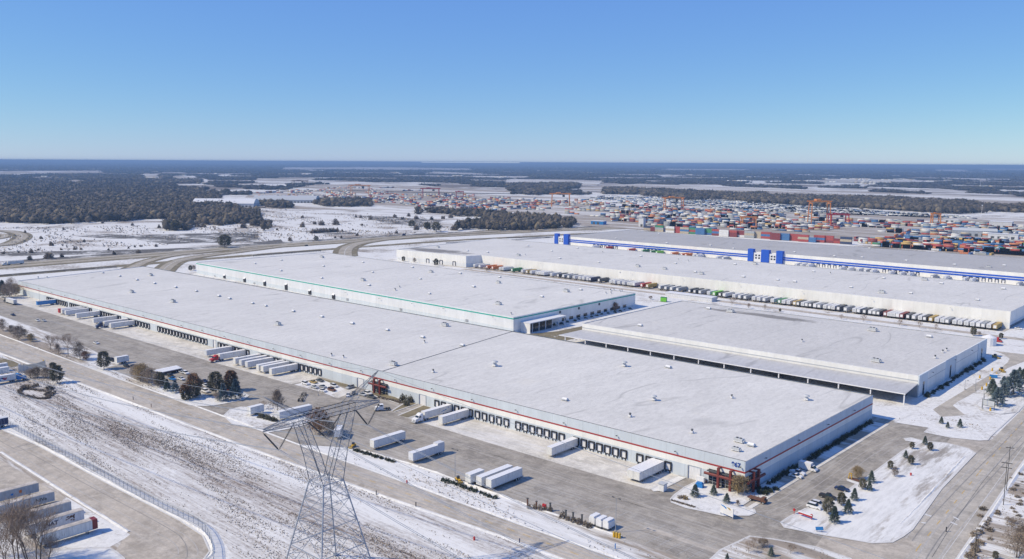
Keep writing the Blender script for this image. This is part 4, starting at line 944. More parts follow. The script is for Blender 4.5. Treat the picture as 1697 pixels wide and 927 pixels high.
# cars
CP={}
def car(s,rz,label,kind='sedan',colour='white',group=None,z=.08):
    x,y=G(s) if isinstance(s,str) else s; key=(kind,colour)
    if key in CP: return dup(CP[key],(x,y,z),rz,label,group)
    nm=dict(sedan='sedan_car',suv='suv_car',pickup='pickup_truck',van='box_van')[kind]
    t=thing(nm,label,dict(sedan='car',suv='car',pickup='pickup',van='van')[kind],(x,y,z),rz,group); CP[key]=t
    L=dict(sedan=4.7,suv=4.8,pickup=5.6,van=6.6)[kind]; W=.93 if kind!='van' else 1.1; a=-L/2; b=L/2
    low=[(a,.35),(a,.72),(a+.15,.88),(a+1.15,.98),(b-.9,1.0),(b-.05,.92),(b,.7),(b,.35)]
    if kind=='sedan': top=[(a+1.2,.98),(a+1.95,1.45),(b-1.75,1.47),(b-.75,1.0)]
    elif kind=='suv': low[3]=(a+1.2,1.12); low[4]=(b-.1,1.15); low[5]=(b-.02,1.1); top=[(a+1.2,1.12),(a+1.85,1.75),(b-.55,1.78),(b-.1,1.15)]
    elif kind=='pickup': low[3]=(a+1.4,1.15); low[4]=(b-.1,1.15); low[5]=(b-.02,1.1); top=[(a+1.45,1.15),(a+2.05,1.8),(a+3.25,1.82),(a+3.4,1.15)]
    else: low[3]=(a+.7,1.3); low[4]=(a+1.3,1.3); low[5]=(a+1.9,1.3); low[6]=(b,.9); top=[(a+.6,1.2),(a+1.1,2.1),(a+1.7,2.15),(a+1.75,1.2)]
    def ex(mb,prof,w0,w1,m=0):
        n=len(prof); k=len(mb.v); zmin=min(p[1] for p in prof); zmax=max(p[1] for p in prof)
        for sx in (-1,1):
            for (yy,zz) in prof: f_=(zz-zmin)/(zmax-zmin); mb.v.append((sx*(w0+(w1-w0)*f_),yy,zz))
        mb.f.append(tuple(k+i for i in range(n))); mb.m.append(m); mb.f.append(tuple(k+n+i for i in range(n))[::-1]); mb.m.append(m)
        for i in range(n): j=(i+1)%n; mb.f.append((k+i,k+n+i,k+n+j,k+j)); mb.m.append(m)
    mb=MB(); ex(mb,low,W,W*.96)
    if kind=='pickup': mb.box((-W+.08,b-2.1,1.151),(-W+.14,b-.12,1.2)); mb.box((W-.14,b-2.1,1.151),(W-.08,b-.12,1.2))
    if kind=='van': mb.box((-W-.05,a+1.95,.75),(W+.05,b,2.95))
    mb.build('body',MT[colour],t)
    mb=MB(); ex(mb,top,W*.94,W*.78); g=mb.build('windows',MT['glass'],t)
    z1=top[1][1]; mb=MB(); mb.box((-W*.76,top[1][0]+.05,z1-.03),(W*.76,top[2][0]-.05,z1+.05)); mb.build('roof',MT[colour],t)
    for sx in (-1,1):
        wheel_part(t,sx*(W-.1),a+.95,.33,.22); wheel_part(t,sx*(W-.1),b-.95,.33,.22)
        mb=MB(); mb.box((sx*W*.7-.16,a-.02,.62),(sx*W*.7+.16,a+.05,.76)); mb.build('headlight',MT['lgrey'],t)
        mb=MB(); mb.box((sx*W*.75-.14,b-.05,.7),(sx*W*.75+.14,b+.02,.85)); mb.build('tail_light',MT['redpaint'],t)
    return t
X_=PI/2
cg='cars parked right of the building corner'
car('l505,478',X_,'dark navy sedan parked beside the yellow marker at the snow island','sedan','navy',cg); car('l412,530',X_,'black pickup truck parked at the edge of the snow island','pickup','dark',cg)
car('l325,595',X_,'white van-like car in front at the snowy stall near the red barrier','suv','white',cg); car('l350,580',X_,'second white car half hidden behind the front white one near the red barrier','suv','offwhite',cg)
car('l285,345',X_,'white box van with a red striped roof parked against the shaded side wall','van','white',cg); car('l215,372',X_,'long white pickup parked in the shade beside the side wall','pickup','white',cg); car('l205,393',X_,'white sedan parked nearest the shrubs in the shade of the side wall','sedan','white',cg)
cg='cars in the snowy stalls by the middle of the warehouse'
for s,r,l,k,c in (('p975,600',X_,'white car at the left end of the snowy stalls','suv','white'),('p1075,580',X_,'pale yellow car in the snowy stalls','sedan','ochre'),('p1195,640',X_,'grey car in the middle of the snowy stalls','sedan','grey'),('p1160,560',X_,'dark grey car at the back of the snowy stalls','sedan','dgrey'),('p1195,690',X_,'white car at the front of the snowy stalls','sedan','white'),('p1310,680',X_,'brown car at the right front of the snowy stalls','suv','brown'),('p1340,630',X_,'white SUV at the right back of the snowy stalls','suv','offwhite'),('p1090,645',X_,'silver car in the second row of the snowy stalls','sedan','lgrey')): car(s,r,l,k,c,cg)
cg='cars parked before the middle entrance'
for s,r,l,k,c in (('q130,440',.9,'white sedan at the left of the cars before the middle entrance','sedan','white'),('q205,415',.9,'black sedan beside the white one before the middle entrance','sedan','dark'),('q318,432',X_,'silver sedan in the middle of the cars before the entrance','sedan','lgrey'),('q385,418',X_,'white SUV behind the dark pickup at the middle entrance','suv','white'),('q425,462',X_,'dark grey pickup truck, front right of the cars at the middle entrance','pickup','dgrey'),('q155,340',.2,'grey SUV close to the wall left of the middle entrance','suv','grey')): car(s,r,l,k,c,cg)
cg='cars in the lot behind the spruces'
for s,r,l,k,c in (('o815,385',X_,'blue sedan in the lot behind the spruces','sedan','bluepaint'),('o790,345',X_,'black car next to the blue one behind the spruces','suv','dark'),('o930,385',X_,'white sedan just right of the blue car behind the spruces','sedan','white'),('o985,310',X_,'white SUV at the top of the lot behind the spruces','suv','white'),('o940,300',X_,'pale grey car next to the white SUV behind the spruces','sedan','lgrey'),('o1225,415',X_,'dark blue sedan between the tall pines','sedan','navy'),('o1245,470',X_,'white sedan between the tall pines','sedan','white'),('o1240,545',X_,'white SUV low between the tall pines','suv','white'),('o1535,520',X_,'red car tucked behind the rightmost pines','sedan','redpaint')): car(s,r,l,k,c,cg)
cg='dark cars by the roadside trees'
for s,r,l,k,c in (('o45,145',X_,'black SUV left of the small white trailer by the roadside trees','suv','dark'),('o105,155',X_,'dark grey car close to the small white trailer by the roadside trees','sedan','dgrey'),('o230,220',X_,'black sedan just right of the small white trailer','sedan','dark'),('o320,220',X_,'navy sedan at the right end of the roadside cars','sedan','navy'),('m480,405',X_,'white sedan standing alone in the far left stalls','sedan','white'),('m560,410',X_,'pale grey sedan standing right of the lone white one','sedan','lgrey'),('m165,335',X_,'dark navy car at the far left of the stalls','sedan','navy'),('m1230,695',X_,'white sedan under snow near the tall roadside trees','sedan','white')): car(s,r,l,k,c,cg)
for s,r,l,k,c,cg in (('b982,556',.1,'dark box van driving on the highway in the middle distance','van','navy','vehicles on the highway'),('b345,624',.1,'dark SUV on the near side of the highway','suv','dark','vehicles on the highway'),('h1660,300',X_,'white sedan beside the end of the long white warehouse','sedan','white','vehicles at the right edge'),('h1515,382',X_,'red car beside the white tank behind the canopy warehouse','van','redpaint','vehicles at the right edge')): car(s,r,l,k,c,cg)
x,y=G('o170,175'); trailer(x,y,.1,'small white trailer standing between the dark roadside cars','white','trailers standing loose in the yard',7)
# flat trailers under snow
for s,L,l in (('o740,285',14,'flat trailer covered with snow beside the parked cars, rear one'),('o790,300',12,'flat trailer covered with snow beside the parked cars, front one')):
    x,y=G(s); t=thing('flatbed_trailer',l,'trailer',(x,y,.08),.1,'snow covered flatbed trailers'); mb=MB(); mb.box((-1.9,-L/2,1.7),(1.9,L/2,2.0)); mb.build('snow_cover',MT['white'],t)
    mb=MB(); mb.box((-1.3,-L/2,1.1),(1.3,L/2,1.69)); mb.build('deck',MT['brown'],t)
    for yy in (-L/2+2,L/2-2,L/2-3.3):
        for sx in (-1,1): wheel_part(t,sx*.95,yy,dual=True)
x,y=G('r780,158'); t=thing('empty_chassis','long low black trailer chassis standing empty in the yard','trailer',(x,y,.08),X_-.75); mb=MB()
mb.box((-.5,-7,.9),(-.35,7,1.15)); mb.box((.35,-7,.9),(.5,7,1.15))
for i in range(6): mb.box((-1.2,-6.8+i*2.7,.95),(1.2,-6.6+i*2.7,1.1))
mb.build('frame',MT['dark'],t)
for yy in (-5.6,-4.4,5.2):
    for sx in (-1,1): wheel_part(t,sx*.95,yy,dual=True)
x,y=G('q590,620'); t=thing('yard_tractor','white yard tractor without trailer standing before the middle entrance','truck',(x,y,.08),-.55); 
tractor(t,MT['white'],1.5,False)
x,y=G('t1035,610'); t=thing('flatbed_truck','small rusty red flatbed truck stopped by the snowy corner bed','truck',(x,y,.08),X_); mb=MB(); mb.box((-1.1,-1.2,.9),(1.1,3.4,1.2)); 
for yy in (-1.1,.4,1.9,3.3): mb.box((-1.1,yy,1.2),(-1.02,yy+.1,1.9)); mb.box((1.02,yy,1.2),(1.1,yy+.1,1.9))
mb.build('flatbed',MT['brown'],t); mb=MB(); mb.box((-1.0,-2.9,.6),(1.0,-1.3,1.3)); mb.prism([(-.9,-2.5),(.9,-2.5),(.9,-1.35),(-.9,-1.35)],1.3,2.1); c_=mb.build('cab',MT['brown'],t)
mb=MB(); mb.box((-.85,-2.55,1.4),(.85,-2.51,2.0)); mb.build('windshield',MT['glass'],c_)
for yy in (-2.2,2.3):
    for sx in (-1,1): wheel_part(t,sx*.95,yy,.42)
def loader(s,rz,l,sc=1.0):
    x,y=G(s); t=thing('wheel_loader',l,'loader',(x,y,.08),rz,'yellow yard machines'); t.scale=(sc,)*3
    mb=MB(); mb.box((-.8,-.2,.7),(.8,2.2,1.5)); mb.box((-.45,-1.6,.7),(.45,-.2,1.2)); mb.build('body',MT['yellow'],t)
    mb=MB(); mb.box((-.65,-.1,1.5),(.65,1.0,2.6)); mb.build('cab',MT['glass'],t)
    mb=MB(); mb.bar((-.5,-.3,1.3),(-.5,-2.4,.6),.15,.2); mb.bar((.5,-.3,1.3),(.5,-2.4,.6),.15,.2); mb.build('lift_arm',MT['yellow'],t)
    mb=MB(); mb.prism([(-1.1,-3.2),(1.1,-3.2),(1.1,-2.4),(-1.1,-2.4)],.12,.9); mb.build('bucket',MT['ochre'],t)
    for yy in (-1.0,1.4):
        for sx in (-1,1): wheel_part(t,sx*.85,yy,.55,.4)
loader('j1340,420',1.2,'yellow loader beside the short white trailer in the yard',.75); loader('j650,195',.4,'yellow machine at the left end of the shrub row under the tower',.7)

# ------------------------------------------------------------------ transmission tower
TX,TY=-184.0,130.2
tw=thing('transmission_tower','tall grey lattice transmission tower with a forked head in the foreground field','pylon',(TX,TY,0))
MTt=MT['tower']
def lat(mb,a0,a1,b0,b1,n,w=.12,w2=.2,x=True,edge=True):
    """lattice panel between chord a0-a1 and chord b0-b1"""
    a0,a1,b0,b1=map(Vector,(a0,a1,b0,b1))
    if edge: mb.bar(a0,a1,w2,w2); mb.bar(b0,b1,w2,w2)
    for i in range(n):
        p,q=a0.lerp(a1,i/n),a0.lerp(a1,(i+1)/n); r_,s_=b0.lerp(b1,i/n),b0.lerp(b1,(i+1)/n)
        mb.bar(p,s_,w,w)
        if x: mb.bar(r_,q,w,w)
        mb.bar(q,s_,w,w)
ZW=27.5; ZB=45.0; hb=9.1; hw=3.2
cor=[(-1,-1),(1,-1),(1,1),(-1,1)]
def legp(i,z): f_=z/ZW; r_=hb+(hw-hb)*f_; return Vector((cor[i][0]*r_,cor[i][1]*r_,z))
for i in range(4):
    mb=MB(); mb.bar(legp(i,0),legp(i,ZW),.28,.28); mb.box((cor[i][0]*hb-.6,cor[i][1]*hb-.6,0),(cor[i][0]*hb+.6,cor[i][1]*hb+.6,.5)); mb.build('tower_leg',MTt,tw)
mb=MB(); levels=[0,9.5,16.5,22.5,ZW]
for i in range(4):
    j=(i+1)%4
    for a,b in zip(levels[:-1],levels[1:]):
        A,B_,C_,D_=legp(i,a),legp(i,b),legp(j,a),legp(j,b); mid=(B_+D_)/2
        if a==0:
            mb.bar(A,mid,.12,.12); mb.bar(C_,mid,.12,.12)
            for t in (.3,.6):
                mb.bar(A.lerp(mid,t),legp(i,b*t+1.2),.09,.09); mb.bar(C_.lerp(mid,t),legp(j,b*t+1.2),.09,.09); mb.bar(A.lerp(mid,t+.2),legp(i,b*t+.6),.1,.1); mb.bar(C_.lerp(mid,t+.2),legp(j,b*t+.6),.1,.1)
        else:
            mb.bar(A,D_,.11,.11); mb.bar(C_,B_,.11,.11); cx_=(A+D_)/2
            for t in (.25,.75):
                mb.bar(A.lerp(D_,t*.5),legp(i,a+(b-a)*t*.55),.1,.1); mb.bar(C_.lerp(B_,t*.5),legp(j,a+(b-a)*t*.55),.1,.1)
        if b in (9.5,ZW): mb.bar(B_,D_,.18,.18)
        else: mb.bar(B_,D_,.11,.11)
mb.bar(legp(0,ZW),legp(2,ZW),.11,.11); mb.bar(legp(1,ZW),legp(3,ZW),.11,.11)
mb.build('body_bracing',MTt,tw)
sc=7.6; dx=1.3
for s in (-1,1):
    mb=MB()
    bot=[Vector((-hw,s*hw,ZW)),Vector((hw,s*hw,ZW)),Vector((hw*.55,s*.35,ZW+.3)),Vector((-hw*.55,s*.35,ZW+.3))]
    top=[Vector((-dx,s*(sc+1.4),ZB)),Vector((dx,s*(sc+1.4),ZB)),Vector((dx,s*(sc-1.4),ZB)),Vector((-dx,s*(sc-1.4),ZB))]
    knee=[Vector((-hw*.75,s*(hw+2.2),ZW+8)),Vector((hw*.75,s*(hw+2.2),ZW+8)),Vector((hw*.6,s*(hw-.4),ZW+8)),Vector((-hw*.6,s*(hw-.4),ZW+8))]
    for i in range(4):
        j=(i+1)%4
        lat(mb,bot[i],knee[i],bot[j],knee[j],3,.06,.15); lat(mb,knee[i],top[i],knee[j],top[j],4,.06,.15)
    mb.build('fork_column',MTt,tw)
mb=MB(); half=18.5
for a,b,za,zb_ in ((-half,-sc-1.4,ZB-.6,ZB-1.1),(sc+1.4,half,ZB-1.1,ZB-.6)):
    pass
def beam(mb,s0,s1,w0,w1,zl0,zl1,zu0,zu1,n):
    P=lambda s,x,z: Vector((x,s,z))
    a=[(P(s0,-w0,zl0),P(s1,-w1,zl1)),(P(s0,w0,zl0),P(s1,w1,zl1)),(P(s0,w0,zu0),P(s1,w1,zu1)),(P(s0,-w0,zu0),P(s1,-w1,zu1))]
    for i in range(4): lat(mb,a[i][0],a[i][1],a[(i+1)%4][0],a[(i+1)%4][1],n,.06,.13)
beam(mb,-sc-1.4,sc+1.4,dx,dx,ZB,ZB,ZB+2.2,ZB+2.2,8)
beam(mb,-half,-sc-1.4,.15,dx,ZB+.2,ZB,ZB+.7,ZB+2.2,5); beam(mb,half,sc+1.4,.15,dx,ZB+.2,ZB,ZB+.7,ZB+2.2,5)
mb.build('cross_beam',MTt,tw)
for s in (-1,1):
    mb=MB(); tip=Vector((0,s*18.2,ZB+9.2))
    base=[Vector((-dx,s*(sc+1.4),ZB+2.2)),Vector((dx,s*(sc+1.4),ZB+2.2)),Vector((dx,s*(sc-1.4),ZB+2.2)),Vector((-dx,s*(sc-1.4),ZB+2.2))]
    t_=[tip+Vector((x,0,0)) for x in (-.12,.12,.12,-.12)]
    for i in range(4): lat(mb,base[i],t_[i],base[(i+1)%4],t_[(i+1)%4],6,.045,.09,x=False)
    mb.build('earth_wire_peak',MTt,tw)
PH=[-14.2,0,14.2]; zc=ZB-5.6
for s in PH:
    for e in (-1,1):
        mb=MB(); a=Vector((0,s+e*4.4,ZB)); b=Vector((0,s,zc)); n=22
        if s==0: a=Vector((0,e*5.6,ZB))
        mb.tube(a,b,.06,.06,5)
        for i in range(2,n-1): p=a.lerp(b,i/n); q=a.lerp(b,(i+.5)/n); mb.tube(p,q,.22,.22,8)
        mb.build('insulator_string',MT['dgrey'],tw)
def cable(name,lab,y,z,grp,r=.045,sag=20,offs=((0,0),)):
    mb=MB(); 
    for ox,oz in offs:
        for x0,x1,n in ((-780,TX,40),(TX,420,40)):
            pts=[]
            for i in range(n+1):
                t=i/n; x=x0+(x1-x0)*t; pts.append((x,TY+y+ox+(x-TX)*.0175,z+oz-4*sag*t*(1-t)))
            for a,b in zip(pts[:-1],pts[1:]): mb.tube(a,b,r,r,4,cap=False)
    tag(mb.build(name,MT['tower']),lab,'cable',grp)
for s,l in zip(PH,('power cable bundle on the near side of the lattice tower','power cable bundle through the middle window of the lattice tower','power cable bundle on the far side of the lattice tower, towards the warehouse')):
    cable('power_cable',l,s,zc,'power cables of the transmission tower',.06,22,((-.25,0),(.25,0)))
for s,l in ((-18.2,'thin earth wire from the near tip of the lattice tower'),(18.2,'thin earth wire from the far tip of the lattice tower')):
    cable('earth_wire',l,s,ZB+9.2,'earth wires of the transmission tower',.045,16)
# ------------------------------------------------------------------ trees and shrubs
def tri_cloud(pts, dirs, ln, wd, rng):
    """one thin leaf / twig triangle per point"""
    n=len(pts); d=dirs/np.linalg.norm(dirs,axis=1,keepdims=True)
    o=np.cross(d, rng.normal(size=(n,3))); o/=np.linalg.norm(o,axis=1,keepdims=True)+1e-9
    V=np.empty((n,3,3)); V[:,0]=pts-o*wd[:,None]/2; V[:,1]=pts+o*wd[:,None]/2; V[:,2]=pts+d*ln[:,None]
    return V.reshape(-1,3), np.arange(n*3).reshape(n,3)
def tree_root(name): 
    o=bpy.data.objects.new(name,None); o.empty_display_size=.3; return o
TREEP={}; PH_={}
def conifer_parts(root, mat, seed, H_=10.0, R_=2.9, n=2400, shape='cone', bare=.1, tips=None):
    rg=np.random.RandomState(seed)
    mb=MB(); mb.tube((0,0,0),(0,0,H_*.45),.2,.15,7); mb.tube((0,0,H_*.45),(0,0,H_*.95),.15,.03,6); mb.build('trunk',MT['bark'],root)
    t=rg.rand(n)**.85; ang=rg.rand(n)*2*PI
    if shape=='cone': R=R_*(1-t)**.85*(1+.22*np.sin(t*34+1.5*np.sin(ang*3)))
    else: R=R_*np.sqrt(np.clip(1-(2*t-.85)**2/1.4,0.02,1))*(1+.3*np.sin(ang*2.0+seed)*np.sin(t*9+seed))
    lump=1+.25*np.sin(ang*5+t*17+seed); r=R*lump*(.35+.65*np.sqrt(rg.rand(n)))
    P_=np.stack([r*np.cos(ang),r*np.sin(ang),H_*(bare+(1-bare)*t)],1)
    D=np.stack([np.cos(ang),np.sin(ang),-.25+.5*rg.rand(n)],1)+rg.normal(size=(n,3))*.35
    V,Fc=tri_cloud(P_,D,.55+.5*rg.rand(n),.28+.2*rg.rand(n),rg)
    npmesh('crown',V,Fc,[mat] if tips is None else [mat,tips],mi=None if tips is None else (rg.rand(n)<np.clip(t*1.3-.25,0,.8)).astype(int),parent=root)
def bare_parts(root, mat, seed, H_=10.0, spread=.55, leaf=None, nleaf=0, upright=.5, dens=1.0, stems=1, thick=1.0, cloud=0, prof='oval', cr=.30):
    rg=random.Random(seed); mb=MB(); br=MB(); tips=[]
    def grow(p,d,L,r,k):
        q=p+d*L; m_=mb if k==0 else br
        m_.tube(tuple(p),tuple(q),r,r*.68,5 if k<2 else 3,cap=False)
        if k>=4: tips.append((q,d)); return
        n=rg.choice((2,3)) if k else rg.choice((3,4))
        for i in range(n):
            a=rg.uniform(0,2*PI); e=d.orthogonal().normalized(); g=d.cross(e); sp=rg.uniform(.3,.3+spread)
            nd=(d*math.cos(sp)+(e*math.cos(a)+g*math.sin(a))*math.sin(sp)); nd.z+=upright*.35; nd.normalize()
            grow(p+d*L*rg.uniform(.6,1.0),nd,L*rg.uniform(.62,.85),r*.6,k+1)
    for s_ in range(stems):
        d=Vector((rg.uniform(-.12,.12)*stems,rg.uniform(-.12,.12)*stems,1)).normalized(); grow(Vector((rg.uniform(-.3,.3)*(stems-1),rg.uniform(-.3,.3)*(stems-1),0)),d,H_*.30,(H_*.016+.03)*thick,0)
    mb.build('trunk',MT['bark'],root)
    rn=np.random.RandomState(seed); P_=[];D=[]
    for q,d in tips:
        for i in range(int(9*dens)): 
            P_.append(tuple(q-d*rg.uniform(0,H_*.12)+Vector((rg.gauss(0,.25),rg.gauss(0,.25),rg.gauss(0,.25))))); D.append(tuple(d+Vector((rg.gauss(0,.6),rg.gauss(0,.6),rg.gauss(.15,.5)))))
    P_=np.array(P_); D=np.array(D); n=len(P_)
    if cloud:
        zt=P_[:,2].max(); cx_,cy_=P_[:,0].mean()*.6,P_[:,1].mean()*.6; t=rn.rand(cloud)**.9; a=rn.rand(cloud)*2*PI
        R=(np.sqrt(np.clip(1-(2*t-1)**2,.03,1)) if prof=='oval' else (1-t)**.75*1.15)*H_*cr*(1+.3*np.sin(a*3+t*8+seed)+.2*np.sin(a*7-t*13)); r=R*np.sqrt(.12+.88*rn.rand(cloud))
        C_=np.stack([cx_+r*np.cos(a),cy_+r*np.sin(a),zt*(.16+.80*t)],1); E_=np.stack([np.cos(a)*.7,np.sin(a)*.7,.7+.5*rn.rand(cloud)],1)+rn.normal(size=(cloud,3))*.4
        P_=np.concatenate([P_,C_]); D=np.concatenate([D,E_]); n=len(P_)
    V,Fc=tri_cloud(P_,D,H_*.05+H_*.08*rn.rand(n),np.full(n,H_*.0048),rn)
    VB=np.array(br.v); FB=[]
    for f in br.f: FB+= [f[:3],(f[0],f[2],f[3])]
    FB=np.array(FB); Va=[VB,V]; Fa=[FB,Fc+len(VB)]; mi=[np.zeros(len(FB),int),np.zeros(len(Fc),int)]
    if leaf is not None:
        idx=rn.randint(0,n,nleaf); PL=P_[idx]+rn.normal(size=(nleaf,3))*H_*.05; 
        VL,FL=tri_cloud(PL,rn.normal(size=(nleaf,3)),H_*.02+H_*.03*rn.rand(nleaf),H_*.02+H_*.012*rn.rand(nleaf),rn)
        Fa.append(FL+len(VB)+len(V)); Va.append(VL); mi.append(np.ones(len(FL),int))
    npmesh('crown',np.concatenate(Va),np.concatenate(Fa),[mat]+([leaf] if leaf is not None else []),np.concatenate(mi),parent=root)
def proto(kind,var):
    key=(kind,var)
    if key in TREEP: return TREEP[key],True
    nm={'spruce':'spruce_tree','bluespruce':'spruce_tree','pine':'pine_tree','browntip':'pine_tree','bare':'bare_tree','brown':'bare_tree','gold':'autumn_tree','rust':'autumn_tree','bigbare':'bare_tree','bush':'bare_bush','narrow':'bare_tree'}[kind]
    r=tree_root(nm); link(r); TREEP[key]=r; sd=hash_(kind)*7+var
    if kind=='spruce': conifer_parts(r,MT['spruce'],sd)
    elif kind=='bluespruce': conifer_parts(r,MT['bluespruce'],sd,R_=3.2)
    elif kind=='pine': conifer_parts(r,MT['olive'],sd,R_=2.9,shape='round',bare=.16)
    elif kind=='browntip': conifer_parts(r,MT['olive'],sd,R_=2.8,shape='round',bare=.06,tips=MT['rust_leaf'],n=3600)
    elif kind=='bare': bare_parts(r,MT['twig'],sd,cloud=900,thick=.7)
    elif kind=='brown': bare_parts(r,MT['twig'],sd,leaf=MT['shrub'],nleaf=1800,dens=1.0,cloud=1500,thick=.8,cr=.34)
    elif kind=='narrow': bare_parts(r,MT['twig'],sd,spread=.25,upright=1.2,leaf=MT['shrub'],nleaf=1500,cloud=1500,thick=.7,prof='cone',cr=.30)
    elif kind=='gold': bare_parts(r,MT['twig'],sd,leaf=MT['gold_leaf'],nleaf=3200,cloud=1300,thick=.8,cr=.36)
    elif kind=='rust': bare_parts(r,MT['twig'],sd,leaf=MT['rust_leaf'],nleaf=3200,cloud=1500,thick=.8,cr=.36)
    elif kind=='bigbare': bare_parts(r,MT['twig'],sd,spread=.30,upright=.9,dens=.7,stems=2,thick=.5,cloud=500,cr=.30)
    elif kind=='bush': bare_parts(r,MT['twig'],sd,spread=.8,upright=.2,leaf=MT['shrub'],nleaf=1400,stems=3,cloud=1200,cr=.42,thick=.6)
    PH_[r.name]=max(v.co.z for c in KIDS[r.name] for v in c.data.vertices)
    return r,False
def hash_(s): return sum(ord(c)*(i+3) for i,c in enumerate(s))%997
TCNT={}
def tree(s, kind, hpx, label, group, z=.1, wide=1.0):
    p=px(s); x,y=G(p,z) if False else G(s,z)
    dist=math.sqrt(x*x+y*y+(H-z)**2); el=math.asin((H-z)/dist); h=hpx*dist/F/math.cos(el)
    nv=3 if kind not in ('bigbare','gold','rust') else 2
    i=TCNT.get(kind,0); TCNT[kind]=i+1
    r,old=proto(kind,i%nv); sc=h/PH_[r.name]
    sv=(sc*wide,sc*wide,sc); rz=random.uniform(0,6.28)
    if old: return dup(r,(x,y,z-.05),rz,label,group,sv)
    r.location=(x,y,z-.05); r.rotation_euler=(0,0,rz); r.scale=sv; tag(r,label,'tree' if kind!='bush' else 'bush',group); return r
g='roadside trees along the front road'
for s,k,hp,l in (('m40,530','brown',19,'brown tree at the far left end of the roadside row'),('m140,562','brown',13,'small brown tree, second from the left in the roadside row'),('m235,645','brown',22,'bare brown tree just left of the tan leaved ones by the road'),('m312,600','gold',12,'tan leaved roundish tree by the road'),('m398,662','gold',13,'small tan tree standing low in front of the round one by the road'),
 ('m650,755','bare',22,'grey bare tree left of the tallest roadside tree'),('m715,765','bare',22,'thin bare tree touching the tallest roadside tree'),('m748,822','narrow',16,'narrow bare tree in front of the tallest roadside tree'),('m872,842','bare',35,'tallest bare brown tree in the roadside row'),('m1025,895','brown',28,'broad bare tree standing right of the tallest roadside tree'),('m1108,905','rust',15,'small rusty brown tree right of the broad bare one'),('e680,560','pine',28,'lone olive green pine in the roadside row'),
 ('o362,378','brown',25,'brown tree at the left of the grove before the snow covered trailers'),('o407,405','gold',29,'olive brown tree, second in the grove before the snow covered trailers'),('o472,412','bush',18,'low brown bush within the grove before the snow covered trailers'),('o545,440','brown',27,'broad brown tree in the middle of the grove before the snow covered trailers'),('o632,482','narrow',24,'slim tree near the right end of the grove before the snow covered trailers'),('o660,475','pine',24,'greenish tree ending the grove before the snow covered trailers')): tree(s,k,hp,l,g)
g='spruces and pines at the parking lot corner'
for s,k,hp,l in (('o750,525','spruce',19,'dark small spruce at the left end of the corner group'),('o852,548','bluespruce',20,'blue spruce, second from the left in the corner group'),('o990,637','browntip',26,'olive pine with brown tip low in front of the corner group'),('o1092,602','browntip',37,'tall half brown pine in the middle of the corner group'),('o1372,565','pine',36,'tall dense olive pine in the right half of the corner group'),('o1570,520','browntip',33,'brown topped pine behind the rightmost blue spruce'),('o1628,632','bluespruce',33,'large blue spruce at the right end of the corner group'),('o1470,652','bluespruce',27,'blue grey spruce between two tall pines at the corner'),('o1395,650','bush',14,'brown bare bush at the foot of the tall olive pine')): tree(s,k,hp,l,g,.15)
for s,k,hp,l in (('r272,300','bare',15,'small bare tree on the left of the little snowy island'),('r470,330','narrow',37,'tall pyramid shaped tan tree on the little snowy island'),('r1000,600','rust',44,'big brown leaved tree with a rusty top behind the tower'),('r1125,625','brown',24,'brown bushy tree just right of the rusty topped one behind the tower'),
 ('s470,432','bush',15,'brown bush at the left of the thicket by the gate screen'),('s572,432','brown',17,'brown bare tree, middle of the thicket by the gate screen'),('s692,435','brown',17,'brown bare tree, right part of the thicket by the gate screen'),('s762,435','bare',18,'thin bare tree at the right end of the thicket by the gate screen'),('s880,508','pine',27,'olive pine with a clear trunk near the gate'),('s815,340','pine',15,'dark pine top behind the clear trunked one near the gate')): tree(s,k,hp,l,'trees near the left gate' if s[0]=='s' else 'trees around the tower')
g='young trees on the snow strip by the side road'
kk=['spruce','pine','spruce','pine']
LT=[('l415,632','pine',26,'young tree beside the parked white cars, left one of the lowest pair'),('l456,688','spruce',25,'lowest young spruce on the long snow island, nearest the driveway'),('l545,626','spruce',22,'young spruce right of the lowest one on the snow island'),('l502,576','pine',20,'young pine by the black pickup on the snow island'),('l586,542','spruce',19,'young dark spruce right of the black pickup'),('l641,470','pine',17,'slim young pine just below the yellow marker'),('l685,478','spruce',15,'small spruce beside the slim pine below the yellow marker'),('l697,426','spruce',19,'young spruce right of the yellow marker'),('l606,405','gold',22,'tan young tree behind the yellow marker'),('l822,337','pine',13,'left of two young trees halfway up the snow island'),('l846,387','brown',16,'right of two young trees halfway up the snow island'),('l956,307','pine',14,'young tree above the halfway pair on the snow island, right one'),('l922,265','spruce',12,'small spruce on the car park edge near the top of the snow island'),('l963,205','pine',11,'small pine near the top left of the snow island'),('l1048,177','spruce',13,'top spruce of the snow island next to the concrete exit'),('l1081,216','pine',13,'young pine below the concrete exit'),('l1155,40','spruce',11,'left of three tiny spruces on the bed beyond the exit'),('l1196,70','spruce',10,'middle of three tiny spruces on the bed beyond the exit'),('l1276,65','spruce',13,'right of three tiny spruces on the bed beyond the exit')]
for s,k,hp,l in LT: tree(s,k,hp,l,g,.17,.95)
g='spruces on the snowy ground at the right edge'
for s,k,hp,l in (('u538,652','bluespruce',27,'nearest spruce behind the blank sign frame'),('u485,540','spruce',23,'dark spruce at the left of the right edge group'),('u512,568','spruce',18,'small spruce between the two nearest ones at the right edge'),('u602,565','bluespruce',22,'mid height spruce right of the nearest one'),('u690,545','bluespruce',36,'tallest blue grey spruce in the right edge group'),('u598,460','bluespruce',14,'far small blue spruce behind the dark one'),('u645,445','pine',11,'tiny greenish pine behind the tallest spruce'),('u750,352','spruce',11,'round dark spruce at the far right edge'),('u785,440','spruce',22,'dark spruce cut by the right frame edge'),('u742,432','bluespruce',14,'blue spruce half hidden at the right frame edge')): tree(s,k,hp,l,g,.17,1.2)
g='trees on the corner bed'
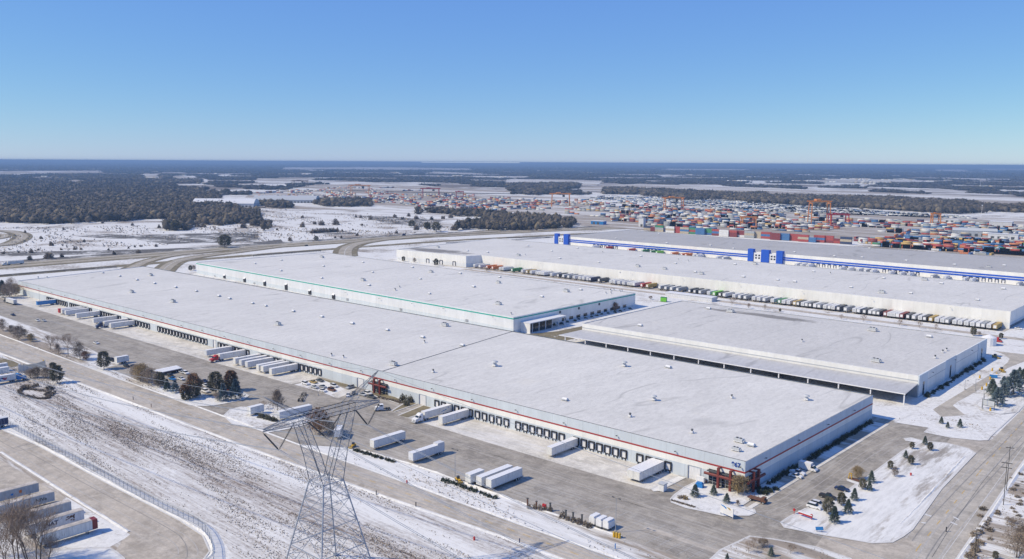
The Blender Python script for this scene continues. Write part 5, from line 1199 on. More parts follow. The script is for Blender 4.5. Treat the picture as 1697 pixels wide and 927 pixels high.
for s,k,hp,l in (('t342,552','spruce',20,'spruce at the left of the corner bed beside the blue container'),('t546,532','spruce',16,'small spruce in the middle of the corner bed'),('t690,622','spruce',16,'pointed small spruce at the front of the corner bed'),('t818,515','gold',30,'big round tan tree hiding the glass corner'),('t820,655','narrow',10,'leafless sapling at the right of the corner bed')): tree(s,k,hp,l,g,.17,1.15)
g='bare trees in the lower left corner'
for s,hp,l in (('z60,1000',62,'leftmost tall bare tree in the lower left corner'),('z170,960',95,'tall bare tree, second from the left in the lower left corner'),('z290,985',88,'bare tree standing between the two tallest in the lower left corner'),('z405,990',92,'tall forked bare tree before the red fronted trailer'),('z505,960',38,'short bare tree below the red fronted trailer'),('z-60,900',70,'bare tree at the very left frame edge below the trailers')): tree(s,'bigbare',hp,l,g,0.1,1.0)
g='bare thickets at the lower right corner'
for s,k,hp,l in (('v650,800','bush',34,'large bare thicket at the right frame edge, upper one'),('v665,915','bush',36,'large bare thicket at the right frame edge, lower one'),('v490,928','pine',12,'small dark pine at the foot of the road bank'),('v580,650','bush',8,'low brush beside the road bank'),('v610,660','bush',9,'low brush with an orange tinge beside the road bank'),('k1580,885','bare',20,'small bare tree on the southern snow bed, left'),('k1612,852','bare',17,'small bare tree on the southern snow bed, middle'),('k1675,845','bush',14,'grey bush on the southern snow bed, right'),('l42,908','spruce',15,'dark spruce on the southern snow bed'),('k1440,930','spruce',10,'small dark spruce at the lower frame edge'),('1310,918','bare',16,'leafless tree just right of the spruce at the lower frame edge')): tree(s,k,hp,l,g,.1)
g='trees at the left end of the warehouse'
for s,k,hp,l in (('e20,92','spruce',26,'dark spruce at the left frame edge by the warehouse end'),('e62,95','brown',25,'olive brown tree hiding the warehouse left end'),('e102,82','gold',20,'tan tree next to the warehouse left end'),('e75,60','bare',24,'bare tree rising above the trees at the warehouse left end')): tree(s,k,hp,l,g)
g='trees between the warehouses'
for s,k,hp,l in (('x150,205','brown',5,'leftmost tiny grey tree before the long warehouse wing'),('x187,220','pine',9,'greenish grey tree before the long warehouse wing'),('x300,232','brown',9,'grey round tree before the dock doors of the wing'),('x540,268','pine',13,'green pine between the dock doors of the wing'),('x1085,325','bush',7,'olive bush before the orange trailers'),('g1472,140','bare',14,'snow dusted bare tree between the long and canopy warehouses'),('g1580,162','bare',9,'small bare sapling right of the snow dusted tree'),('h502,235','bare',9,'bare sapling before the long warehouse, left of centre'),('h645,252','bare',12,'bare sapling before the long warehouse, at its centre'),('h882,277','bare',11,'pale bare tree before the long warehouse, right of centre'),('h1012,292','bare',11,'pale bare tree just left of the roof drain corner'),('h1118,300','bare',9,'thin sapling before the maroon trailers'),('h1365,342','pine',13,'grey green pine behind the canopy warehouse corner'),('h1405,338','bush',6,'small bush beside the grey green pine'),('h1545,362','pine',9,'small pine beside the tank at the right edge'),('w1275,330','rust',16,'rusty cypress like tree by the teal warehouse side'),('a1245,785','pine',9,'dark shrub like tree at the back corner of the teal warehouse'),('a1268,780','brown',8,'brown shrub like tree at the back corner of the teal warehouse'),('B1660,185','pine',6,'dwarf pine behind the canopy warehouse roof'),('B1400,155','bare',9,'sapling behind the canopy warehouse roof stain'),('B1535,165','bare',9,'sapling right of the roof stain'),('B590,80','bush',6,'brown bush by the teal warehouse far corner')): tree(s,k,hp,l,g)

# shrubs: one small mesh each
SHP=[]
def shrub_mesh(seed,mat,n=260,flat=.6):
    rg=np.random.RandomState(seed); v=rg.normal(size=(n,3)); v/=np.linalg.norm(v,axis=1,keepdims=True); v[:,2]=np.abs(v[:,2]); r=(.5+.5*rg.rand(n))[:,None]
    P_=v*r*np.array([1,1,flat*2])*(1+.3*np.sin(v[:,:1]*5+seed)); V,Fc=tri_cloud(P_,v+rg.normal(size=(n,3))*.5,.28+.2*rg.rand(n),.2+.15*rg.rand(n),rg)
    o=npmesh('shrub',V,Fc,mat); me=o.data; bpy.data.objects.remove(o); return me
SHM={'dark':[shrub_mesh(i,MT['hedge']) for i in range(3)],'brown':[shrub_mesh(10+i,MT['shrub']) for i in range(3)],'tan':[shrub_mesh(20+i,MT['gold_leaf']) for i in range(2)],'far':[shrub_mesh(30+i,MT['shrub'],500,.75) for i in range(4)],'green':[shrub_mesh(40+i,MT['olive'],400,.8) for i in range(3)]}
def shrub(p, r, label, group, kind='brown', hs=1.0, z=.08, nm='shrub'):
    x,y=G(p,z) if isinstance(p,str) or len(p)==2 and p[1]>250 and p[0]>=-200 and isinstance(p,tuple) and False else (G(p,z) if isinstance(p,str) else p)
    o=bpy.data.objects.new(nm,random.choice(SHM[kind])); link(o); o.location=(x,y,z-.05); o.rotation_euler=(0,0,random.uniform(0,6)); k=random.uniform(.85,1.15); o.scale=(r*k,r*k,r*hs); tag(o,label,'shrub',group); return o
def row(a,b,n,r,label,group,kind,hs=1.0,z=.08,jit=.3,nm='shrub'):
    A_=G(a,z);B_=G(b,z)
    for i in range(n):
        t=(i+.5)/n; shrub((A_[0]+(B_[0]-A_[0])*t+random.uniform(-jit,jit),A_[1]+(B_[1]-A_[1])*t+random.uniform(-jit,jit)),r*random.uniform(.8,1.15),label,group,kind,hs,z,nm)
row('j655,212','j925,296',11,.9,'round dark shrub in the neat row under the tower side of the yard','shrub row by the tower','dark',.9)
row('j1225,405','j1595,535',12,.95,'round dark shrub in the neat row below the yellow loader','shrub row below the loader','dark',.9)
row('r245,400','r440,455',6,1.3,'round brownish green shrub in the row before the bluish trailer','shrub row on the little island','green',.9)
row('k130,590','k300,615',5,.8,'upright brown grass clump at the yard edge by the red box','grass clumps at the yard edge','brown',1.7); row('k345,650','k560,725',6,.9,'upright dark grass clump in the row left of the tank trailers','grass clumps left of the tank trailers','brown',1.5)
row('q520,450','q815,525',9,.8,'rusty clipped shrub along the middle entrance walk','shrubs along the middle entrance walk','brown',.9,.2)
for s,r,l in (('q840,515',2.0,'dark spreading juniper at the end of the middle entrance walk'),('q935,510',1.6,'olive juniper right of the dark one at the middle entrance walk'),('q880,555',1.3,'low dark juniper on the driveway bed')): shrub(s,r,l,'junipers at the middle entrance','green',1.1,.2)
for i in range(40):
    y=276+i*2.5; shrub((-126.3+random.uniform(-.4,.4),y),random.uniform(.8,1.3),'dark clipped shrub in the hedge row along the shaded side wall','hedge along the shaded side wall','dark',1.0,.1)
for i in range(12): shrub((-127.6+random.uniform(0,5.5),263+random.uniform(0,10)),random.uniform(.7,1.2),'low dark shrub crowding the glass corner entrance','shrubs at the glass corner','dark',1.0,.15)
for i in range(26): shrub((-121.6+random.uniform(-.7,.7),436+i*4.3),random.uniform(.8,1.5),'dark shrub in the bed along the canopy warehouse side wall','shrubs along the canopy warehouse side','dark',.9,.1)
for s,r,k in (('t180,570',.8,'brown'),('t240,582',1.0,'tan'),('t210,560',.7,'brown')): shrub(s,r,'small winter shrub on the left tip of the corner bed','shrubs on the corner bed',k)
for i in range(9):
    a=G('t%f,%f'%(90+i*30,600+i*9)); shrub(a,.5,'small snow dusted clump along the front kerb of the corner bed','clumps along the corner bed kerb','brown',.8,.2)
ring=smooth(GL('s300,650;s340,620;s450,610;s600,630;s720,650;s760,700;s740,745;s600,755;s450,730;s340,700'),3,True)
for i,p in enumerate(ring): shrub(p,random.uniform(.6,1.1),'brown brush in the ring around the snowy hollow','brush ring around the snowy hollow','brown',.9,.06)
for s,r in (('s380,600',2.2),('s440,590',2.0),('s760,600',1.8),('s770,680',2.0),('s560,560',1.5)): shrub(s,r,'larger brown brush clump beside the snowy hollow','brush clumps beside the snowy hollow','brown',.8,.06)
for i in range(22): shrub(G('v%f,%f'%(330+random.random()*150+ (10-i)*6,560+i*17)),random.uniform(.6,1.4),'dry brown brush on the bank beside the right road','brush on the right road bank','brown',.8,.06)
for i in range(12): shrub(G('v%f,%f'%(600+random.random()*100,300+i*28)),random.uniform(.5,1.1),'dry weed clump on the snow right of the road','weeds on the right snow bank','brown',.7,.06)
for i in range(16): shrub((-371.5+random.uniform(1.2,4),440+i*7),random.uniform(.7,1.5),'dark shrub along the shaded side of the teal warehouse','shrubs along the teal warehouse side','dark',.9,.1)
# lone bushes on the fields beyond the highway
gb='lone bushes on the snow beyond the highway'
far_b='a270,577,14 a550,598,13 a25,675,12 a125,668,9 a205,668,18 a250,652,9 a745,680,18 a905,668,16 a195,715,20 a320,705,32 a405,697,18 a710,650,9 a840,640,8 a882,632,10 a920,628,9 a865,490,13 a670,475,12 a415,517,9 a400,650,10 a488,648,12 a530,648,11 a1040,505,16 a1540,517,9 a1020,628,14 a335,622,20 a165,537,12 a1215,520,30 a1290,500,30 a1330,500,22 a1445,490,24 a1590,505,28 a1650,490,26 a1590,450,40 b320,500,26 b400,482,18 b445,487,24 b540,485,30 b240,590,20 b765,452,22 b925,438,18 b975,450,16 b1015,430,18 b1065,448,20 b1165,452,18 b1240,447,18 b1290,440,22 b1065,518,28 b1140,510,30 b1310,520,28 b535,572,12 b575,573,14 b680,557,16 b935,542,16 b50,490,22 b95,505,22 b20,485,20 b155,520,12 b700,440,16 b670,437,16 b320,440,14 b580,525,10 b650,520,9 b710,490,12'.split()
for q in far_b:
    a,b_,w_=q.rsplit(',',2); x,y=G(a+','+b_); d=math.sqrt(x*x+y*y+H*H); shrub((x,y),max(1.2,float(w_)/3.944*d/F*.62),'lone dark bush on the snowy field beyond the highway',gb,'far',1.15,.05,'bush')
for i in range(11): x,y=G('b%f,%f'%(385+i*16,540-i*.9)); shrub((x,y),3.2,'dark bush in the dotted line of bushes on the far field','dotted line of bushes on the far field','far',1.2,.05,'bush')
g='trees standing free beyond the highway'
for s,hp,l in (('a1470,632',21,'broad dark tree standing alone close to the highway'),('a1105,515',15,'left tree of the small clump on the snow field'),('a1150,522',17,'middle tree of the small clump on the snow field'),('b410,588',8,'short dark tree beside the highway'),('b1035,500',12,'round tree on the far snow field left of the pair'),('b1195,530',17,'broad tree nearest the highway bend'),('b1135,512',12,'round tree beside the broad one near the highway bend')): tree(s,'pine',hp,l,g,.05,1.5)

# ------------------------------------------------------------------ woods seen as one mass
def ico(n=1):
    import bmesh
    bm=bmesh.new(); bmesh.ops.create_icosphere(bm,subdivisions=n,radius=1); bm.verts.ensure_lookup_table()
    V=np.array([v.co[:] for v in bm.verts]); Fc=np.array([[v.index for v in f.verts] for f in bm.faces]); bm.free(); return V,Fc
ICO1=ico(1); ICO2=ico(2)
def inpoly(P_,poly):
    x,y=P_[:,0],P_[:,1]; c=np.zeros(len(P_),bool); n=len(poly)
    for i in range(n):
        x0,y0=poly[i]; x1,y1=poly[(i+1)%n]
        if y0==y1: continue
        k=((y0>y)!=(y1>y))&(x<(x1-x0)*(y-y0)/(y1-y0)+x0); c^=k
    return c
def lumps(name, P_, R_, Hh, tint, mat, base, leaf=0, seed=1):
    """tree masses: lumpy crowns plus loose twig faces round their outline"""
    rg=np.random.RandomState(seed); V0,F0=base; n=len(P_); nv=len(V0)
    var=[V0*(1+.32*np.sin(V0[:,[1,2,0]]*3.1+k)+.22*rg.normal(size=(nv,1))) for k in range(10)]
    W_=np.stack(var)[rg.randint(0,10,n)]
    a=rg.rand(n)*2*PI; ca,sa=np.cos(a)[:,None],np.sin(a)[:,None]
    X=W_[:,:,0]*ca-W_[:,:,1]*sa; Y=W_[:,:,0]*sa+W_[:,:,1]*ca; Z=W_[:,:,2]
    V=np.stack([P_[:,0,None]+X*R_[:,None],P_[:,1,None]+Y*R_[:,None],np.maximum(0.02,Hh[:,None]*(.56+.42*Z))],2).reshape(-1,3)
    Fc=(F0[None]+(np.arange(n)*nv)[:,None,None]).reshape(-1,3); col=np.repeat(tint,nv)
    if leaf:
        m=n*leaf; idx=np.repeat(np.arange(n),leaf); v=rg.normal(size=(m,3)); v/=np.linalg.norm(v,axis=1,keepdims=True)
        Q=np.stack([P_[idx,0]+v[:,0]*R_[idx]*1.05,P_[idx,1]+v[:,1]*R_[idx]*1.05,np.maximum(.4,Hh[idx]*(.56+.46*v[:,2]))],1)
        s_=R_[idx]*(.25+.3*rg.rand(m)); VL,FL=tri_cloud(Q,v+rg.normal(size=(m,3))*.7,s_,s_*.6,rg)
        V=np.concatenate([V,VL]); Fc=np.concatenate([Fc,FL+n*nv]); col=np.concatenate([col,np.repeat(np.clip(tint[idx]+rg.normal(size=m)*.12,0,1),3)])
    o=npmesh(name,V,Fc,mat,col=col); o['kind']='stuff'; return o
MT['wood']=tint_mat('bare_winter_wood',[(.15,(.048,.046,.04)),(.4,(.095,.082,.066)),(.62,(.145,.122,.095)),(.85,(.20,.165,.11))])
MT['farwood']=tint_mat('distant_wood',[(.15,(.03,.033,.032)),(.5,(.06,.056,.05)),(.85,(.10,.09,.075))])
def polar(r0,r1,dth,kr,th0,th1,rg):
    out=[]; r=r0
    while r<r1:
        n=int((th1-th0)/dth); th=th0+(np.arange(n)+rg.rand(n))*dth; rr=r*(1+kr*dth*(rg.rand(n)-.5)); out.append(np.stack([rr*np.sin(th),rr*np.cos(th)],1)); r*=1+kr*dth
    return np.concatenate(out)
def wood(name, polys, dth, kr, rad, h0, h1, leaf, seed, base=ICO1, mat='wood'):
    rg=np.random.RandomState(seed); PP=[]
    for q in polys:
        pl=GL(q) if isinstance(q,str) else q
        r=[math.hypot(*p) for p in pl]; th=[math.atan2(p[0],p[1]) for p in pl]
        P_=polar(min(r),max(r),dth,kr,min(th),max(th),rg); dd=np.hypot(P_[:,0],P_[:,1]); wp=np.stack([np.sin(P_[:,1]*.031+np.sin(P_[:,0]*.05)*2),np.sin(P_[:,0]*.027+np.sin(P_[:,1]*.043)*2)],1)*(dd*.011)[:,None]+rg.normal(size=P_.shape)*(dd*.005)[:,None]; PP.append(P_[inpoly(P_+wp,pl)])
    P_=np.concatenate(PP); d=np.hypot(P_[:,0],P_[:,1]); n=len(P_)
    R_=d*dth*rad*(.75+.5*rg.rand(n)); Hh=h0+(h1-h0)*rg.rand(n)
    big=.5+.5*np.sin(P_[:,0]*.011+1.3*np.sin(P_[:,1]*.007))*np.sin(P_[:,1]*.009+P_[:,0]*.004)
    t=np.clip(.25+.25*big+.28*rg.normal(size=n),0,1)
    return lumps(name,P_,R_,Hh,t,MT[mat],base,leaf,seed)
LEFTWOOD='-260,372;0,368;30,370;75,373;110,372;165,368;200,365;262,362;310,366;345,368;378,361;398,352;392,345;370,338;330,332;350,322;310,316;255,308;240,303;170,302;160,305;110,309;95,303;60,299;0,298;-260,298'
o=wood('left_woodland',[LEFTWOOD],.0046,1.3,.85,10,17,20,3)
SMALL=['330,366;352,374;380,372;420,366;432,356;400,352;372,352;340,358','757,381;830,383;900,381;955,378;958,371;930,365;890,361;850,361;800,368;765,373','690,353;760,357;835,364;850,360;790,355;740,350','420,344;490,346;490,338;420,337','520,342;560,343;620,343;620,335;560,334;525,335','274,380;290,383;318,382;324,376;300,370;278,372','b0,525;b110,515;b120,490;b60,480;b0,485']
o=wood('grove',SMALL,.0046,1.5,.72,6,14,30,5)
TLINE=['1130,333;1190,330;1270,338;1330,341;1400,345;1500,350;1560,354;1620,353;1640,345;1600,338;1540,336;1470,331;1380,330;1300,328;1200,323;1130,319;1060,315;1060,320','870,324;900,324;905,319;870,318','1000,322;1060,323;1060,316;1000,314','1240,331;1270,331;1275,324;1240,323','1640,352;1700,353;1800,356;1800,348;1700,346;1650,345','840,318;900,316;960,314;960,306;900,306;845,307;845,312','150,304;200,305;330,305;335,300;260,300;160,298','90,298;240,300;240,293;150,292;90,293','265,297;285,297;287,291;265,290']
o=wood('tree_line',TLINE,.0036,1.5,.85,9,16,14,6)
# everything towards the horizon
rg=np.random.RandomState(9)
skip=[GL(q) for q in ('-200,297;70,297;160,300;240,288;270,290;340,296;350,303;230,309;120,307;60,303;-200,306','-200,286;0,284;170,283;175,287;0,289','420,296;520,297;525,303;420,305','840,297;1000,300;990,308;870,310;835,307','960,311;1060,305;1270,312;1697,329;1900,338;1900,352;1697,345;1560,335;1300,327;1120,323;960,317','1270,311;1400,320;1520,322;1600,326;1590,332;1400,328;1270,322','1360,297;1500,298;1560,302;1360,304','465,277.8;650,277.2;785,280;785,282.3;600,281.5;465,280.5','1620,280;1900,281;1900,284;1620,283','1545,281;1610,281.5;1605,285;1545,284','460,318;520,307;600,305;680,306;760,314;850,318;850,322;700,320;560,316','780,292;880,293;870,295;780,294.5','1100,280;1240,281;1240,283;1100,282.3','720,285;800,288;800,290;700,288','380,345;420,318;640,312;700,318;850,325;1000,328;1300,345;1480,358;1697,362;1800,366;1800,440;1697,436;1430,400;1240,388;1060,381;930,372;860,352;720,357;560,348')]+[GL(LEFTWOOD)]
P_=polar(3000,42000,.0042,2.0,-HEAD-.72,-HEAD+.72,rg)
for q in skip:
    for f_ in (1.0,1.04,1.08): P_=P_[~inpoly(P_*f_,q)]
d=np.hypot(P_[:,0],P_[:,1]); th=np.arctan2(P_[:,0],P_[:,1]); L=np.log(d)
nz=np.sin(th*23+2.1*np.sin(L*9))+np.sin(L*31+3*np.sin(th*7))+.8*np.sin(th*61+L*17)+.7*np.sin(L*75+th*15)
keep=nz>np.where(d<5200,.6,np.where(d<9000,.05,-.75)); P_=P_[keep]; d=d[keep]; n=len(P_)
t=np.clip(.35+.2*nz[keep]/3+.25*rg.normal(size=n),0,1)
lumps('distant_woodland',P_,d*.0042*.8*(.7+.7*rg.rand(n)),6+6*rg.rand(n)+np.clip((d-9000)/4000,0,5)*rg.rand(n),t,MT['farwood'],ico(1),5,9)
print('far clumps',n)

# dry grass standing through the thin snow, far too many blades to count
MT['tuft']=leaf_mat('dry_grass_blades',(.20,.16,.125),(.40,.34,.28))
def tufts(name, polys, n, size, seed, clump=.02, thr=.0):
    rg=np.random.RandomState(seed); out=[]
    for pl in polys:
        pl=GL(pl) if isinstance(pl,str) else pl
        xs=[p[0] for p in pl]; ys=[p[1] for p in pl]; A=(max(xs)-min(xs))*(max(ys)-min(ys)); m=int(n*A)
        P_=np.stack([rg.uniform(min(xs),max(xs),m),rg.uniform(min(ys),max(ys),m)],1); P_=P_[inpoly(P_,pl)]
        x,y=P_[:,0],P_[:,1]
        v=np.sin(x*clump*1.7+2*np.sin(y*clump*3.1))+np.sin(y*clump*9+1.5*np.sin(x*clump*2.3))+.9*np.sin(y*clump*62+3*np.sin(x*clump*.8))+np.sin(x*clump*5+y*clump*21)*.8+.9*rg.normal(size=len(x))
        out.append(P_[v>thr])
    P_=np.concatenate(out); m=len(P_); s_=size*(.5+rg.rand(m)); Q=np.concatenate([P_,np.full((m,1),.05)],1)
    D=np.concatenate([rg.normal(size=(m,2))*.8,np.full((m,1),.8)],1); V,Fc=tri_cloud(Q,D,s_*1.1,s_*.9,rg)
    o=npmesh(name,V,Fc,MT['tuft']); o['kind']='stuff'; return m
FIELD=[(-620,124),(-400,121),(-300,124),(-235,127),(-208,118),(-200,100),(-140,90),(-95,182),(-163,180),(-215,176),(-292,171.5),(-340,170),(-470,165),(-600,161)]
c_=tufts('dry_grass',[FIELD],4.2,.32,21,.02,.55)
c_+=tufts('dry_grass',[[(-600,150.5-5.5),(-300,147),(-120,151),(-110,158),(-300,155),(-600,150)]],1.6,.36,22,.02,.3)
c_+=tufts('dry_grass',[[(-600,182.5),(-445,185),(-370,187),(-445,189.5),(-600,189)],[(-262,189.5),(-133,192.5),(-100,196),(-120,203),(-188,202.5),(-232,202),(-258,198)]],1.0,.42,23,.03,.6)
c_+=tufts('dry_grass',[[(-58,150),(-63,339),(-66,420),(-40,420),(10,250),(10,150)],'k1330,935;k1400,872;k1590,785;l60,805;l330,852;l560,925;1420,980;1130,985','h845,890;h1000,850;h1200,880;h1400,930;h1440,960;h1400,975;h1200,960;h1045,920','s0,560;s400,520;s700,480;s820,700;s600,780;s200,800;s-200,700'],1.0,.40,24,.03,.5)
c_+=tufts('dry_grass',['-60,425;0,423;170,412;400,402;640,392;760,381;700,360;560,352;430,345;330,372;160,376;0,378;-60,380'],.035,2.0,25,.006,.7)
print('tufts',c_)
# ------------------------------------------------------------------ fence, poles, signs
FP=smooth(offset(GL('i20,40;i280,175;i560,320;i850,480;i1080,600;i1250,680;i1340,740;i1390,830;i1402,927;i1400,1010'),.3),8)
m,nt,b=base_mat('chain_link_wire',.6,.2); P=wpos(nt)
tr=N(nt,'ShaderNodeBsdfTransparent'); ms=N(nt,'ShaderNodeMixShader'); n_=noise(nt,P,.8,(1,1,1),3,.6)
setc(nt,b,ramp(nt,n_,[(.3,(.20,.21,.23)),(.7,(.30,.31,.33))])); nt.links.new(ramp(nt,n_,[(.2,.16),(.8,.30)]),ms.inputs[0])
nt.links.new(tr.outputs[0],ms.inputs[1]); nt.links.new(b.outputs[0],ms.inputs[2]); nt.links.new(ms.outputs[0],nt.nodes['Material Output'].inputs[0]); MT['wire']=m
fx,fy=FP[len(FP)//2]; fe=thing('chain_link_fence','long chain link fence with barbed wire along the lower left loop road','fence',(fx,fy,0))
acc=0; last=FP[0]; np_=0; mbm=MB(); mbr=MB(); mbw=MB()
for a,b_ in zip(FP[:-1],FP[1:]):
    mbm.quad([(*a,.1),(*b_,.1),(*b_,2.5),(*a,2.5)]); mbr.bar((*a,2.5),(*b_,2.5),.07,.07); mbr.bar((*a,.12),(*b_,.12),.05,.05)
    for k in range(3): mbw.bar((a[0],a[1]+.12*k,2.68+.13*k),(b_[0],b_[1]+.12*k,2.68+.13*k),.05,.05)
    L=math.hypot(b_[0]-a[0],b_[1]-a[1]); s=0
    while acc+L-s>=3.0 and np_<95:
        s+=3.0-acc; acc=0; q=(a[0]+(b_[0]-a[0])*s/L,a[1]+(b_[1]-a[1])*s/L); np_+=1
        mp=MB(); mp.tube((*q,0),(*q,2.55),.07,.07,6); mp.bar((*q,2.55),(q[0],q[1]+.35,3.0),.05,.05); sub(fe,mp,'fence_post',MT['steel'])
    acc+=L-s
sub(fe,mbm,'wire_mesh',MT['wire']); sub(fe,mbr,'rail',MT['steel']); sub(fe,mbw,'barbed_wire',MT['lgrey'])
def lamp(s,h,label,arms=1,group='yard light poles',rz=0):
    x,y=G(s); t=thing('light_pole',label,'light pole',(x,y,.05),rz,group)
    mb=MB(); mb.tube((0,0,.6),(0,0,h),.11,.07,8); mb.build('pole',MT['grey'],t); mb=MB(); mb.tube((0,0,0),(0,0,.7),.32,.32,10); mb.build('base',MT['concrete'],t)
    for k in range(arms):
        d=1 if k==0 else -1; mb=MB(); mb.bar((0,0,h-.1),(d*1.2,0,h),.08,.08); mb.box((d*1.2-.35,-.2,h-.08),(d*1.2+.35,.2,h+.1)); mb.build('lamp_head',MT['dgrey'],t)
lamp('j1318,405',11,'tall thin light pole at the lower yard edge by the yellow loader',2); lamp('k710,752',11,'tall thin light pole beside the white tank trailers',2)
lamp('m508,150',8,'light pole before the far end of the warehouse',1); lamp('p1135,740',9,'light pole at the front of the snowy stalls',1)
lamp('u395,690',9,'dark light pole next to the blank sign frame',1,'light poles by the canopy warehouse'); lamp('u325,512',6,'short dark pole on the lane beside the shadow of the canopy warehouse',1,'light poles by the canopy warehouse'); lamp('u224,500',5,'shortest dark post on the lane beside the canopy warehouse shadow',1,'light poles by the canopy warehouse')
def upole(s,h,label,arm=2.4,rz=0,two=True):
    x,y=G(s); t=thing('utility_pole',label,'utility pole',(x,y,0),rz,'wooden utility poles'); mb=MB(); mb.tube((0,0,0),(0,0,h),.12,.08,8); mb.build('pole',MT['wood'],t)
    for z in ((h-.5,h-2.1) if two else (h-.5,)):
        mb=MB(); mb.box((-arm/2,-.1,z-.08),(arm/2,.1,z+.1)); c=mb.build('crossarm',MT['wood'],t)
        for k in (-.95,-.35,.35,.95): mb=MB(); mb.tube((arm/2*k,0,z+.1),(arm/2*k,0,z+.42),.07,.05,6); mb.build('insulator',MT['lgrey'],c)
upole('v550,525',15,'wooden utility pole with two crossarms on the right road bank',3.2,.2); upole('v572,420',16,'farther wooden utility pole behind the front one on the right road bank',2.6,.3,False); upole('v338,925',8,'slim pole at the lower end of the right road bank',1.2,.2,False)
# signs
x,y=G('t690,775'); t=thing('sign_board','white sign board with blue and yellow artwork on the corner bed','sign',(x,y,.17),math.radians(-12)); mb=MB(); mb.box((-2.6,-.12,.6),(2.6,.12,3.4)); bd=mb.build('board',MT['white'],t)
mb=MB(); mb.quad([(-2.45,-.125,3.15),(-.9,-.125,2.75),(-.2,-.125,2.35),(-.1,-.125,3.0),(-1.2,-.125,3.3),(-2.45,-.125,3.32)]); mb.build('artwork',MT['bluepaint'],bd); mb=MB(); mb.quad([(-.1,-.125,3.25),(1.2,-.125,2.5),(1.7,-.125,2.7),(1.2,-.125,3.2)]); mb.build('artwork',MT['ochre'],bd)
for xx in (-2.4,2.4): mb=MB(); mb.box((xx-.1,-.1,0),(xx+.1,.1,.6)); mb.build('post',MT['grey'],t)
x,y=G('u448,690'); t=thing('billboard','blank pale billboard panel in a dark frame at the right bed','sign',(x,y,.17),math.radians(-12)); mb=MB(); mb.box((-2.6,-.08,1.7),(2.6,.08,4.2)); mb.build('panel',MT['lgrey'],t)
mb=MB(); mb.box((-2.8,-.12,0),(-2.62,.12,4.4)); mb.box((2.62,-.12,0),(2.8,.12,4.4)); mb.box((-2.61,-.12,4.21),(2.61,.12,4.4)); mb.box((-2.61,-.12,1.5),(2.61,.12,1.69)); mb.build('frame',MT['dgrey'],t)
x,y=G('u455,615'); t=thing('empty_signpost','empty dark sign frame standing behind the blank billboard panel','sign',(x,y,.17),math.radians(-12)); 
for xx in (-2.2,2.1): mb=MB(); mb.box((xx,-.08,0),(xx+.14,.08,3.4)); mb.build('post',MT['dgrey'],t)
mb=MB(); mb.box((-2.2,-.08,3.41),(2.24,.08,3.55)); mb.build('top_bar',MT['dgrey'],t)
x,y=G('l255,655'); t=thing('barrier_rack','long red and white barrier standing on the snowy stall','barrier',(x,y,.17),math.radians(-6)); mb=MB(); mb.box((-1.8,-.15,.7),(3.0,.15,1.3)); mb.build('red_board',MT['redpaint'],t); mb=MB(); mb.box((-1.8,-.3,1.31),(3.0,.3,1.6)); mb.build('snow_cap',MT['white'],t)
for xx in (-3.4,2.6): mb=MB(); mb.box((xx,-.1,0),(xx+.12,.1,1.1)); mb.tube((xx+.06,-.15,1.4),(xx+.06,.15,1.4),.45,.45,10); mb.build('round_sign',MT['redpaint'],t)
x,y=G('l358,752'); t=thing('small_sign','small blue slanted sign on the kerb of the long snow island','sign',(x,y,.17),math.radians(20)); mb=MB(); mb.bar((-1.1,0,.9),(1.1,0,1.3),.1,1.1); mb.build('board',MT['bluepaint'],t)
for xx in (-.7,.7): mb=MB(); mb.box((xx-.06,-.06,0),(xx+.06,.06,.7)); mb.build('post',MT['dgrey'],t)
x,y=G('l560,402'); t=thing('yellow_marker','yellow double loop marker on the mulch bed beside the tan tree','marker',(x,y,.17),.3); mb=MB(); mb.tube((-.5,0,0),(-.4,0,1.9),.18,.18,6); mb.tube((.5,0,0),(.4,0,1.9),.18,.18,6); mb.tube((-.4,0,1.9),(.4,0,1.9),.2,.2,6); mb.tube((-.42,0,1.0),(.42,0,1.0),.15,.15,6); mb.build('loop',MT['yellow'],t)
structure(MB().sheet(GL('l540,398;l575,395;l630,415;l615,425'),.19).build('mulch_bed',MT['brown']))
x,y=G('t392,450'); t=thing('blue_container','bright blue covered bin behind the spruce on the corner bed','bin',(x,y,.17),.2); mb=MB(); mb.prism([(-1.3,-.9),(1.3,-.9),(1.3,.9),(-1.3,.9)],0,1.3); mb.build('bin_body',MT['bluepaint'],t); mb=MB(); mb.prism([(-1.0,-.7),(1.0,-.7),(1.0,.7),(-1.0,.7)],1.31,1.75); mb.build('lid',MT['bluepaint'],t)
x,y=G('t450,400'); t=thing('timber_stack','small stack of brown timber next to the blue bin','pallet',(x,y,.17),.4); mb=MB(); mb.box((-.9,-.6,.1),(.9,.6,.9)); mb.build('timber',MT['brown'],t); mb=MB(); mb.box((-.9,-.6,0),(.9,-.45,.1)); mb.box((-.9,.45,0),(.9,.6,.1)); mb.build('skid',MT['wood'],t)
x,y=G('t452,375'); t=thing('utility_cabinet','white utility cabinet against the wall near the grade door','cabinet',(x,fy1(x)-1.2,.1),0); mb=MB(); mb.box((-1.5,-.6,.1),(1.5,.6,2.2)); mb.build('housing',MT['white'],t); mb=MB(); mb.box((-1.7,-.8,0),(1.7,.8,.1)); mb.build('plinth',MT['concrete'],t)
x,y=G('k1017,480'); t=thing('guard_booth','small white booth on the kerbed tip between the apron and the driveway','booth',(x,y,.17),0); mb=MB(); mb.box((-1.1,-1.1,0),(1.1,1.1,2.5)); mb.build('wall',MT['white'],t); mb=MB(); mb.box((-1.35,-1.35,2.51),(1.35,1.35,2.75)); mb.build('roof',MT['lgrey'],t)
